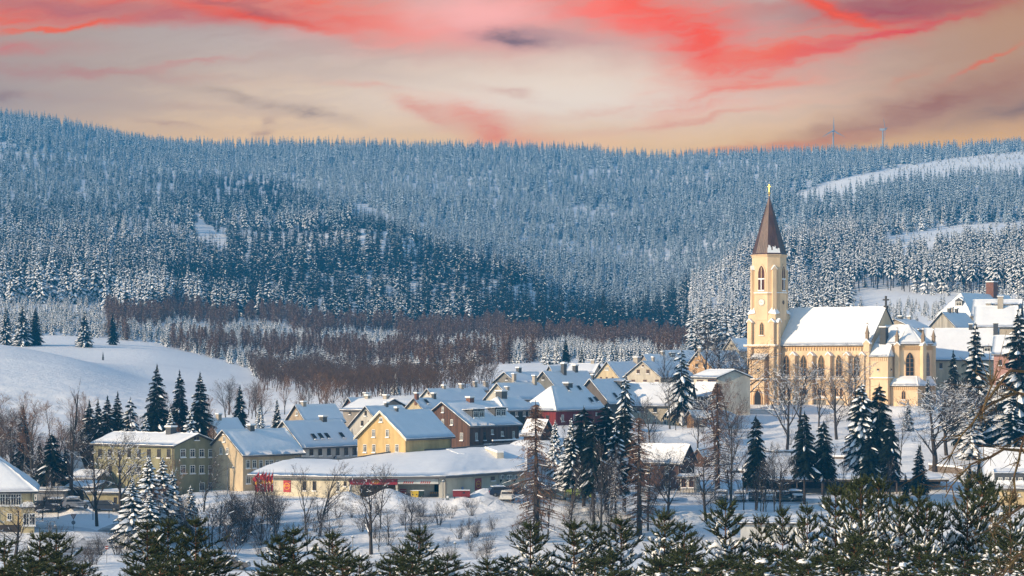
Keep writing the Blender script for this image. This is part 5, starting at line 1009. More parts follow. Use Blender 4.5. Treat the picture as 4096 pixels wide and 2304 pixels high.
def spruce(seed, H=14.0, Rd=2.6, tiers=15, nb=7, clear=.06, droop=.42, snowp=.8, snoww=.8, twigs=0, name='crown', width_pow=.8, sparse=0.0):
    rng = random.Random(seed); tb = TB(); sn = []
    for i in range(tiers):
        f = i / (tiers - 1.0); z0 = H * (clear + (.965 - clear) * f); r0 = Rd * ((1 - f) ** width_pow) * (1.0 if f > .08 else .8) + .10 * Rd * (1 - f * .6); n = max(4, int(round(nb * (1 - .35 * f)))); ph = rng.random() * 6.28
        for j in range(n):
            if rng.random() < sparse: continue
            an = ph + 6.2832 * j / n + rng.uniform(-.25, .25); r = r0 * (rng.uniform(.68, 1.15) if not twigs else rng.uniform(.5, 1.25)); d = np.array((math.cos(an), math.sin(an), 0)); pp = np.array((-d[1], d[0], 0)); dr = droop * rng.uniform(.7, 1.25) * (1 - .55 * f); zz = z0 + rng.uniform(-.4, .4) * H / tiers
            up = .12 + .45 * f * f
            def Pt(t, r=r, d=d, zz=zz, dr=dr, up=up): return d * (r * t) + np.array((0, 0, zz + r * (up * t - (dr + up * .6) * t * t + .10 * dr * max(0, t - .8) * 5)))
            snowy = rng.random() < snowp
            if not twigs:
                ts = (0.0, .38, .72, 1.0); ws = (.04 * r, .20 * r + .10, .17 * r + .08, .02); V = []
                for t, w in zip(ts, ws): c = Pt(t); V += [c - pp * w - np.array((0, 0, w * .55)), c + np.array((0, 0, .05)), c + pp * w - np.array((0, 0, w * .55))]
                Fc = []
                for q in range(3): a = q * 3; Fc += [(a, a + 1, a + 4), (a, a + 4, a + 3), (a + 1, a + 2, a + 5), (a + 1, a + 5, a + 4)]
                tb.add(V, Fc, 0)
                for sd in (-1, 1):
                    for t in (.35, .6, .82): c = Pt(t); q = c + pp * sd * (.26 * r + .1) + d * .12 * r - np.array((0, 0, .22 * r)); tb.add([c, Pt(min(1, t + .16)), q], [(0, 1, 2)], 0)
            else:
                V = [Pt(0), Pt(.5), Pt(1.0)]; taper(tb, V, [.04, .03, .01], 3, 2)
                for k in range(twigs):
                    t = .16 + .84 * k / twigs; c = Pt(t); c2 = Pt(min(1, t + .9 / twigs))
                    for sd in (-1, 1):
                        L = (.36 * r * (1.12 - t) + .22) * rng.uniform(.7, 1.2); q = c + pp * sd * L * .85 + d * L * .5 - np.array((0, 0, L * rng.uniform(.25, .75))); tb.add([c, c2, q], [(0, 1, 2)], 0)
                        q2 = c2 + pp * sd * L * .3 - np.array((0, 0, L * .9)); tb.add([c, c2, q2], [(0, 1, 2)], 0)
                tb.add([Pt(.86) - pp * .07, Pt(.86) + pp * .07, Pt(1.0) + d * .15], [(0, 1, 2)], 0)
            if snowy:
                s0 = rng.uniform(.12, .5); sw = snoww * rng.uniform(.7, 1.1); ts = (s0, s0 + (1 - s0) * .5, 1.0) if not twigs else (s0, s0 + (1 - s0) * .3, s0 + (1 - s0) * .65, 1.0)
                ws = [w_ * sw for w_ in ((.10 * r + .05, .20 * r + .1, .04) if not twigs else (.05 * r + .05, .19 * r + .08, .16 * r + .07, .04))]; V = []
                for t, w in zip(ts, ws): c = Pt(t) + np.array((0, 0, .09)); V += [c - pp * w - np.array((0, 0, w * .5)), c + np.array((0, 0, .05 + w * .25)), c + pp * w - np.array((0, 0, w * .5))]
                Fc = []
                for q in range(len(ts) - 1): a = q * 3; Fc += [(a, a + 1, a + 4), (a, a + 4, a + 3), (a + 1, a + 2, a + 5), (a + 1, a + 5, a + 4)]
                tb.add(V, Fc, 1)
    for q in range(5): an = q * 1.2566; w = .05 * Rd; tb.add([(0, 0, H), (w * math.cos(an), w * math.sin(an), H * .93), (w * math.cos(an + 1.3), w * math.sin(an + 1.3), H * .93)], [(0, 1, 2)], 0 if q % 2 or snowp < .5 else 1)
    return tb
def trunk_tb(H, r, m=2, top=.93, lean=0.0):
    tb = TB(); taper(tb, [(0, 0, -1.2), (0, 0, H * .02), (lean * .5, 0, H * .45), (lean, 0, H * top)], [r * 1.25, r, r * .6, .03], 7, m); return tb
def conifer_proto(name, label, seed, Rd, **kw):
    H = kw.get('H', 14.0); tb = spruce(seed, Rd=Rd, **kw); cr = tb.mesh('crown', [SPRUCEM, SNOWT, BARK]); tk = trunk_tb(H, .016 * H, 0).mesh('trunk', [BARK]); return (tk, cr, H, Rd)
def place(proto, name, label, cat, x, y, h, w=1.0, rz=None, group=None, z=None, lean=0.0):
    tk, cr, H, Rd = proto; o = thing(name, label, cat, (x, y, z1(x, y) if z is None else z), random.Random(int(x * 13 + y * 7)).random() * 6.28 if rz is None else rz, group); s_ = h / H; o.scale = (s_ * w, s_ * w, s_); o.rotation_euler.x = lean
    for nm, me in (('trunk', tk), ('crown', cr)):
        c = link(bpy.data.objects.new(nm, me)); c.parent = o
    return o
NEARK = dict(tiers=32, nb=11, twigs=10)
SPR = {
 'dark': [conifer_proto('spruce', '', s, 2.9, snowp=.12, snoww=.45, droop=.5, clear=.05, **NEARK) for s in (11, 12)],
 'mid': [conifer_proto('spruce', '', s, 2.8, snowp=.5, snoww=.7, droop=.5, clear=.04, **NEARK) for s in (13, 14)],
 'snowy': [conifer_proto('spruce', '', s, 3.6, snowp=.93, snoww=1.0, droop=.5, clear=.03, **NEARK) for s in (15, 16, 17)],
 'tall': [conifer_proto('spruce', '', s, 2.35, snowp=.14, snoww=.5, droop=.65, clear=.34, tiers=30, nb=11, twigs=10, width_pow=.5, sparse=.2) for s in (18, 19)],
 'tallsnow': [conifer_proto('spruce', '', s, 2.4, snowp=.5, snoww=.8, droop=.6, clear=.32, tiers=28, nb=11, twigs=10, width_pow=.5) for s in (20,)],
 'open': [conifer_proto('spruce', '', s, 3.3, snowp=.6, snoww=.8, droop=.75, clear=.14, tiers=20, nb=8, twigs=9, width_pow=.6, sparse=.15) for s in (21, 22)],
}
def bare(seed, H=10.0, style='spread', snowp=.0, twm=1, density=1.0, brown=False, tw_=.017, nt=46):
    rng = random.Random(seed); tk = TB(); cr = TB(); P_ = dict(spread=(.22, 46, .66, 4), upright=(.18, 33, .56, 4), column=(.12, 14, .34, 3), shrub=(.0, 28, .62, 3), larch=(.0, 0, 0, 2))[style]
    def seg(a, b, r0, r1, lv):
        if lv == 0: taper(tk, [a, b], [r0, r1], 7, 0)
        elif r0 > .035: taper(cr, [a, b], [r0, r1], 4, 0)
        else:
            d = b - a; w = np.cross(d, (rng.uniform(-1, 1), rng.uniform(-1, 1), .3)); w = w / (np.linalg.norm(w) + 1e-9) * max(r0, tw_); cr.add([a - w, a + w, b], [(0, 1, 2)], 1)
        d = b - a; L = np.linalg.norm(d)
        if snowp and 1 <= lv <= 3 and abs(d[2]) < .8 * L and rng.random() < snowp:
            w = np.cross(d, (0, 0, 1)); w = w / (np.linalg.norm(w) + 1e-9) * max(r0 * 1.0, .045); u = np.array((0, 0, max(r0, .03))); a1, b1 = a + u * .8, b + u * .6
            cr.add([a1 - w, a1 + u * 1.3, a1 + w, b1 - w * .8, b1 + u * 1.1, b1 + w * .8], [(0, 1, 4), (0, 4, 3), (1, 2, 5), (1, 5, 4)], 2)
    def grow(p, d, L, r, lv, maxlv):
        n = 4 if lv <= 1 else 3; pts = [p]; cur = np.array(d, float)
        for i in range(n):
            sg_ = .13 if lv else .05; cur = cur + np.array((rng.gauss(0, sg_), rng.gauss(0, sg_), rng.gauss(0, .06) + (.06 if lv else 0))); cur /= np.linalg.norm(cur); pts.append(pts[-1] + cur * L / n); rr0, rr1 = r * (1 - .75 * i / n), r * (1 - .75 * (i + 1) / n)
            seg(pts[-2], pts[-1], rr0, rr1, lv)
        if lv >= maxlv: return
        nc = int(round({0: 10, 1: 7, 2: 5, 3: 4}.get(lv, 3) * density))
        for c in range(nc):
            t = (P_[0] if lv == 0 else .15) + (1 - (P_[0] if lv == 0 else .15)) * (c + rng.random() * .8) / nc; q = t * n; i = min(n - 1, int(q)); pos = pts[i] + (pts[i + 1] - pts[i]) * (q - i); dd = pts[i + 1] - pts[i]; dd = dd / np.linalg.norm(dd)
            ang = R(P_[1] * rng.uniform(.7, 1.35)); ax = np.cross(dd, (rng.gauss(0, 1), rng.gauss(0, 1), rng.gauss(0, 1))); ax /= np.linalg.norm(ax) + 1e-9; nd = dd * math.cos(ang) + ax * math.sin(ang)
            if nd[2] < -.1: nd[2] *= -.4
            nd /= np.linalg.norm(nd); grow(pos, nd, L * P_[2] * (1.15 - .55 * t) * rng.uniform(.7, 1.2), r * (1 - .7 * t) * .55, lv + 1, maxlv)
    if style == 'shrub':
        for k in range(int(9 * density)): an = rng.random() * 6.28; t = rng.uniform(.05, .55); grow(np.array((math.cos(an) * .25, math.sin(an) * .25, -.3)), np.array((math.cos(an) * t, math.sin(an) * t, 1.0)), H * rng.uniform(.6, 1.0), .045 * H / 4, 1, 3)
        taper(tk, [(0, 0, -.4), (0, 0, .25)], [.10, .05], 5, 0)
    elif style == 'larch':
        taper(tk, [(0, 0, -1), (0, 0, H * .5), (0.1, 0, H)], [H * .018, H * .011, .02], 7, 0)
        for i in range(nt):
            f = i / nt; z = H * (.12 + .86 * f); rr = H * .20 * (1 - f) ** .8 + .25; n = 6 if rng.random() < .7 else 4
            for j in range(n):
                an = rng.random() * 6.28; d = np.array((math.cos(an), math.sin(an), 0)); L = rr * rng.uniform(.5, 1.15) * (.75 if f < .2 else 1); pts = [d * L * t + np.array((0, 0, z + L * (-.15 * t - .22 * t * t + (.25 * f)))) for t in (0, .4, .75, 1.0)]
                for a, b, r0 in zip(pts, pts[1:], (.035, .024, .015)): seg(a, b, r0 * (1 + (1 - f)), r0 * .8, 1 if rng.random() < .9 else 4)
                for k in range(int(9 * density)):
                    t = rng.uniform(.12, 1); c = d * L * t + np.array((0, 0, z + L * (-.15 * t - .22 * t * t + .25 * f))); e = c + np.array((rng.gauss(0, .22), rng.gauss(0, .22), -rng.uniform(.1, .5))) * (H / 16); w = np.array((rng.gauss(0, 1), rng.gauss(0, 1), 0)); w = w / (np.linalg.norm(w) + 1e-9) * (.022 + (tw_ - .017)); cr.add([c - w, c + w, e], [(0, 1, 2)], 1)
    else:
        grow(np.array((0., 0., -.5)), np.array((rng.uniform(-.06, .06), rng.uniform(-.06, .06), 1.)), H * (.92 if style != 'spread' else .82), H * (.020 if style != 'spread' else .026), 0, P_[3])
    tm = LARCHM if (brown or style == 'larch') else TWIG
    return (tk.mesh('trunk', [BARKG if style == 'upright' else BARK]), cr.mesh('crown', [LARCHB if tm is LARCHM else BARK, tm, SNOWT]), H, 3)
BAR = {'spread': [bare(s, 10, 'spread', .10) for s in (31, 32, 33)], 'spreadsnow': [bare(s, 10, 'spread', .38) for s in (34, 35)], 'upright': [bare(s, 10, 'upright', .04) for s in (36, 37, 38)], 'column': [bare(39, 12, 'column', .0)],
       'shrub': [bare(s, 4, 'shrub', .04) for s in (40, 41, 42)], 'larch': [bare(s, 16, 'larch', .13, density=2.0) for s in (43, 44)], 'larchsnow': [bare(45, 16, 'larch', .8, density=.5)], 'brown': [bare(46, 10, 'upright', .05, brown=True)]}

SHOOT = None
def pine(seed, H=6.0, snow=.3, dens=1.0):
    """young pine: whorls of rising branches, bottle-brush shoots, pillows of snow"""
    rng = random.Random(seed); nr = np.random.RandomState(seed); tk = TB(); cr = TB(); sn = TB(); shoots = []
    taper(tk, [(0, 0, -1.5), (0, 0, 0), (0, 0, H * .6), (0, 0, H)], [.09, .08, .045, .015], 6, 0)
    nw = int(H / .42); lumps = []
    shoots.append((np.array((0, 0, H - .05)), np.array((0., 0., 1.)), .42, .085))
    for j in range(5): an = j * 1.257 + rng.random(); d = np.array((math.cos(an) * .55, math.sin(an) * .55, 1.)); shoots.append((np.array((0, 0, H - .22)), d / np.linalg.norm(d), .28, .08))
    for i in range(nw):
        z = H - .35 - i * .42 + rng.uniform(-.05, .05); dist = H - z; L0 = min(.30 + dist * .42, 1.75) * rng.uniform(.85, 1.1); nb = 6 if i < 8 else 5
        if z < .2: break
        for j in range(nb):
            an = rng.random() * 1.0 + j * 6.28 / nb + i; L = L0 * rng.uniform(.7, 1.15); el = max(.05, .85 - dist * .20) * rng.uniform(.7, 1.2); d = np.array((math.cos(an), math.sin(an), 0.)); npt = 5; pts = []
            for k in range(npt): t = k / (npt - 1); pts.append(d * (L * t) + np.array((0, 0, z + L * (el * t * .6 + el * .5 * t * t - .10 * dist * .12 * t))))
            taper(cr, pts, [.028, .022, .018, .012, .008], 3, 1)
            tip = pts[-1]; dt = pts[-1] - pts[-2]; dt /= np.linalg.norm(dt); up = dt + np.array((0, 0, .5)); up /= np.linalg.norm(up)
            shoots.append((pts[-2] + dt * .02, up, .34, .08))
            nsd = int((3 + L * 6.5) * dens)
            for k in range(nsd):
                t = rng.uniform(.22, 1.0); c = d * (L * t) + np.array((0, 0, z + L * (el * t * .6 + el * .5 * t * t))); sd = np.array((-d[1], d[0], 0)) * rng.choice((-1, 1)); dd = d * rng.uniform(.3, 1) + sd * rng.uniform(.2, 1.1) + np.array((0, 0, rng.uniform(.15, .9))); dd /= np.linalg.norm(dd); ll = rng.uniform(.2, .34); shoots.append((c, dd, ll, .075))
                if L > .8 and rng.random() < .55: c2 = c + dd * ll * .9; d2 = dd + np.array((rng.uniform(-.6, .6), rng.uniform(-.6, .6), .4)); d2 /= np.linalg.norm(d2); shoots.append((c2, d2, .26, .075))
            psn = snow * min(1.0, max(.04, dist - .5) * .40)
            if rng.random() < psn * .42:
                t = rng.uniform(.45, .95); c = d * (L * t) + np.array((0, 0, z + L * (el * t * .6 + el * .5 * t * t) + .10)); lumps.append((c, d, rng.uniform(.08, .22) * (1 + .6 * (dist > 2.2) * snow * rng.random())))
            if rng.random() < psn * .7:
                for _ in range(rng.choice((1, 2, 3, 5))): t = rng.uniform(.4, 1.05); sd = np.array((-d[1], d[0], 0)) * rng.uniform(-.35, .35) * L; lumps.append((d * (L * t) + sd + np.array((0, 0, z + L * (el * t * .6 + el * .5 * t * t) + rng.uniform(.05, .14))), d, rng.uniform(.03, .09)))
    # shoots: needles laid back round the twig
    nn = 30; Vs = []; Fs = []; k0 = 0
    for c, d, L, rad in shoots:
        u = np.cross(d, (.31, .77, .2)); u /= np.linalg.norm(u) + 1e-9; w = np.cross(d, u); t = nr.rand(nn); an = nr.rand(nn) * 6.283; dirs = np.cos(an)[:, None] * u + np.sin(an)[:, None] * w
        b = c + d * (L * t)[:, None]; tip = b + dirs * (rad * nr.uniform(.7, 1.15, nn))[:, None] + d * (rad * 1.0); sdv = np.cross(dirs, d) * .0115
        V = np.stack([b - sdv, b + sdv, tip], 1).reshape(-1, 3); Vs.append(V); Fs.append(np.arange(nn * 3).reshape(-1, 3) + k0); k0 += nn * 3
        a = np.arange(4) * np.pi / 2; ring0 = c + (np.cos(a)[:, None] * u + np.sin(a)[:, None] * w) * rad * .42; Vs.append(np.concatenate([ring0, (c + d * L)[None]])); Fs.append(np.array([(0, 1, 4), (1, 2, 4), (2, 3, 4), (3, 0, 4)]) + k0); k0 += 5
    cr.add(np.concatenate(Vs), np.concatenate(Fs), 0)
    iv, if_ = ICO1
    for c, d, L, rad in shoots[6:]:
        dist = H - c[2]
        if rng.random() < snow * min(.60, max(0.0, dist - .50) * .30):
            ax = d * L * rng.uniform(.45, .75); w_ = np.cross(d, (0, 0, 1.)); w_ /= np.linalg.norm(w_) + 1e-9; u_ = np.cross(w_, d); rr = rad * rng.uniform(.55, 1.15)
            v = c + d * L * .5 + np.array((0, 0, rad * .75)) + iv[:, :1] * ax + iv[:, 1:2] * w_ * rr * 1.1 + iv[:, 2:3] * u_ * rr * .7 * (1 + .2 * nr.randn(len(iv), 1)); v[:, 2] -= .5 * (iv[:, 0] ** 2) * rr * .6; sn.add(v, if_, 0)
    for c, d, r in lumps:
        s = np.array((r * rng.uniform(1.0, 2.0), r * rng.uniform(.7, 1.2), r * rng.uniform(.5, .95))); ang = math.atan2(d[1], d[0]) + rng.uniform(-.6, .6); ca, sa = math.cos(ang), math.sin(ang); v = iv * s * (1 + .20 * nr.randn(len(iv), 1)) ; v[:, 2] -= .25 * (np.hypot(v[:, 0], v[:, 1]) ** 2) / r; v = np.stack([v[:, 0] * ca - v[:, 1] * sa, v[:, 0] * sa + v[:, 1] * ca, v[:, 2]], -1) + c; sn.add(v, if_, 0)
    if not lumps: sn.add(iv * .05 + np.array((0, 0, H * .5)), if_, 0)
    return (tk.mesh('trunk', [PINEB]), cr.mesh('needles', [PINEM, PINEB]), H, sn.mesh('snow_load', [SNOWT], True))
PINES = {'lean': [pine(s, 6, .07, 1.2) for s in (61, 62)], 'mid': [pine(s, 6, .42, 1.15) for s in (63, 64, 65)], 'heavy': [pine(s, 6, 1.15) for s in (66, 67, 68, 69)]}
def put_pine(kind, px, pt, Y, label, group=None, w=1.0, i=0):
    tk, cr, H, sn = PINES[kind][i % len(PINES[kind])]; x = (px - CX) * Y / FP; zt_ = -(pt - HY) * Y / FP; zg = z1(x, Y); o = thing('young_pine', label, 'pine tree', (x, Y, zg), (px * .37) % 6.28, group); s_ = max(.6, (zt_ - zg)) / H; ww = max(.75, min(1.1, s_)) * w; o.scale = (ww, ww, s_)
    for nm, me in (('trunk', tk), ('needles', cr), ('snow_load', sn)): c = link(bpy.data.objects.new(nm, me)); c.parent = o
    return o
# ---- spruces standing alone or in groups (column, top row, distance, kind, width, label)
def sp(px, pt, Y, kind, w, label, group='spruces in and around the village', i=0):
    x = (px - CX) * Y / FP; z = z1(x, Y); h = -(pt - HY) * Y / FP - z; return place(SPR[kind][i % len(SPR[kind])], 'spruce', label, 'spruce tree', x, Y, h, w * 14 / max(h, 1) * (h / 14) , None, group, z)
SPL = [
 (628, 1450, 385, 'dark', 1.0, 'tallest dark spruce behind the olive block, leftmost of the big three'), (718, 1475, 390, 'dark', .9, 'narrow dark spruce in the middle of the big three behind the olive block'), (800, 1482, 380, 'dark', 1.0, 'dark spruce on the right of the big three behind the olive block'),
 (357, 1595, 362, 'dark', 1.0, 'dark spruce at the left end of the row behind the olive block roof'), (392, 1588, 368, 'dark', .8, 'slim dark spruce second in the row behind the olive block roof'), (430, 1577, 362, 'dark', 1.0, 'dark spruce in the middle of the row behind the olive block roof'), (471, 1560, 366, 'dark', .9, 'highest dark spruce of the row behind the olive block roof'), (522, 1584, 362, 'open', .9, 'broad ragged spruce at the right end of the row behind the olive block roof'),
 (683, 1633, 356, 'snowy', .7, 'snowy spruce directly above the olive block chimney'), (762, 1633, 354, 'snowy', .9, 'wide snowy spruce right of the olive block chimney'), (585, 1660, 356, 'snowy', .8, 'snow-dusted spruce just left of the olive block chimney'),
 (960, 1535, 425, 'dark', .95, 'lone dark spruce between the slate gable and the snowy field'), (1038, 1608, 412, 'snowy', .75, 'round snowy spruce right of the lone dark spruce'), (1108, 1590, 418, 'mid', .85, 'half-snowy spruce left of the beige gable'),
 (94, 1619, 372, 'dark', .9, 'dark spruce sticking out of the brown thicket at the far left'), (208, 1728, 330, 'tall', 1.2, 'tall dark spruce with a bare lower trunk beside the villa'), (262, 1780, 345, 'dark', .9, 'dark spruce low behind the poplar trunk'), (160, 1760, 350, 'dark', .9, 'dark spruce behind the villa roof ridge'),
 (596, 1823, 291, 'snowy', 1.0, 'snow-covered blue spruce in front of the olive block, tallest on the left of its group'), (650, 1826, 296, 'snowy', 1.0, 'snow-covered blue spruce in front of the olive block, just right of the tallest'), (530, 1905, 286, 'snowy', 1.25, 'low wide snow-covered spruce at the left front of the group by the olive block'), (690, 1875, 300, 'snowy', .9, 'darker snow-covered spruce in the middle back of the group by the olive block'), (762, 1938, 296, 'snowy', .9, 'short snow-covered spruce at the right end of the group by the olive block'), (600, 1960, 280, 'snowy', 1.3, 'lowest snow-covered spruce in front of the group by the olive block'),
 (1531, 1517, 520, 'snowy', .8, 'snowy spruce behind the brown gable in mid village'), (1583, 1493, 524, 'snowy', 1.0, 'bigger snowy spruce behind the small yellow gable'),
 (2192, 1362, 640, 'snowy', .9, 'snowy spruce before the larch wood, leftmost of a close trio'), (2231, 1356, 645, 'snowy', .9, 'middle snowy spruce of the trio before the larch wood'), (2262, 1352, 650, 'dark', 1.0, 'dark spruce on the right of the trio before the larch wood'), (2326, 1383, 640, 'mid', .9, 'small mid-green spruce above the sunlit long roof'), (2407, 1367, 640, 'snowy', .9, 'snowy spruce above the pale yellow gable'), (2465, 1393, 635, 'mid', .8, 'short spruce right of the one above the pale yellow gable'), (2500, 1391, 632, 'snowy', .8, 'bright snowy spruce above the cream red-windowed gable'),
 (2221, 1677, 350, 'snowy', .75, 'bright snowy spruce between the log cabin and the dark spruces'), (2285, 1670, 338, 'snowy', 1.0, 'snow-loaded spruce leaning on the dark spruces by the supermarket'),
 (2335, 1619, 318, 'tall', 1.15, 'tall bare-trunked spruce above the car park, leftmost of the dark stand'), (2424, 1607, 320, 'tall', 1.15, 'tall bare-trunked spruce above the car park, middle of the dark stand'), (2497, 1622, 318, 'tall', 1.2, 'densest black-green spruce above the car park, right in the dark stand'), (2375, 1680, 312, 'tall', 1.0, 'lower spruce squeezed between the tall ones above the car park'), (2462, 1700, 314, 'tallsnow', .9, 'snow-dusted spruce filling the gap in the dark stand'), (2502, 1487, 405, 'open', .85, 'light green snow-tipped spruce behind the dark stand'), (2290, 1740, 316, 'tallsnow', .9, 'snow-dusted bare-trunked spruce left of the dark stand'),
 (2726, 1387, 425, 'open', 1.0, 'large snow-flecked spruce in front of the wide cream house'),
 (3024, 1651, 322, 'tall', .75, 'slender dark spruce below the church door'), (3218, 1639, 330, 'tall', 1.0, 'ragged dark spruce below the nave, left of a pair'), (3294, 1676, 330, 'tall', .95, 'broad ragged spruce below the nave, right of a pair'), (3446, 1523, 334, 'tallsnow', .9, 'tall dark spruce in front of the chancel, left of two'), (3517, 1527, 334, 'tall', .95, 'tall dark spruce in front of the chancel, right of two'), (3480, 1700, 326, 'tall', 1.0, 'lower dark spruce between the two in front of the chancel'), (3560, 1660, 330, 'tall', .8, 'narrow dark spruce right of the two in front of the chancel'),
 (3632, 1593, 425, 'snowy', .75, 'round snow-clumped spruce below the sacristy corner'), (3712, 1510, 450, 'mid', 1.0, 'bushy snow-flecked spruce against the apse'), (3676, 1772, 342, 'dark', 1.0, 'regular dark spruce standing by the long carport'), (3622, 1890, 335, 'dark', .8, 'small dark spruce left of the one by the long carport'),
 (3902, 1280, 395, 'mid', 1.0, 'huge snow-flecked spruce between the chancel and the right edge'), (3813, 1394, 420, 'dark', .8, 'slim dark spruce left of the huge one near the right edge'), (3888, 1590, 378, 'snowy', 1.0, 'round snow-clumped spruce under the huge one'), (4074, 1224, 380, 'mid', 1.15, 'huge snow-flecked spruce cut by the right edge'), (4050, 1560, 372, 'mid', 1.1, 'dark snow-dusted spruce low at the right edge'), (3960, 1590, 385, 'dark', .9, 'dark spruce between the two huge ones at the right'), (3840, 1560, 400, 'dark', .8, 'dark spruce behind the round snow-clumped one at the right'),
 (2990, 1700, 455, 'snowy', .7, 'tiny snowy conifer left of the church steps'), (3075, 1668, 452, 'snowy', .7, 'small snowy conifer on the church terrace'), (3137, 1648, 455, 'dark', .8, 'small dark conifer on the church terrace right of the steps'), (3682, 1766, 395, 'dark', .5, 'very small fir standing alone in the snow of the churchyard'), (3878, 1838, 352, 'dark', .7, 'dark dwarf conifer by the stone garden wall'), (3915, 1845, 351, 'snowy', .8, 'snow-wrapped dwarf conifer by the stone garden wall'), (3858, 1840, 353, 'snowy', .7, 'smaller snow-wrapped dwarf conifer by the stone garden wall'),
 (24, 1221, 745, 'mid', 1.0, 'half-snowy spruce at the edge of the hill field, nearest the left edge'), (90, 1214, 742, 'mid', 1.2, 'broad spruce at the left rim of the hill field'), (141, 1225, 748, 'dark', 1.1, 'dark spruce at the left rim of the hill field'), (338, 1238, 745, 'mid', 1.15, 'lone broad spruce above the snow hollow on the left'), (452, 1249, 770, 'dark', .9, 'lone dark spruce right of the broad one above the snow hollow'), (412, 1405, 690, 'dark', .6, 'tiny fir alone on the snow field'),
]
for i, (px, pt, Y, kd, w, lb) in enumerate(SPL): sp(px, pt, Y, kd, w, lb, i=i)
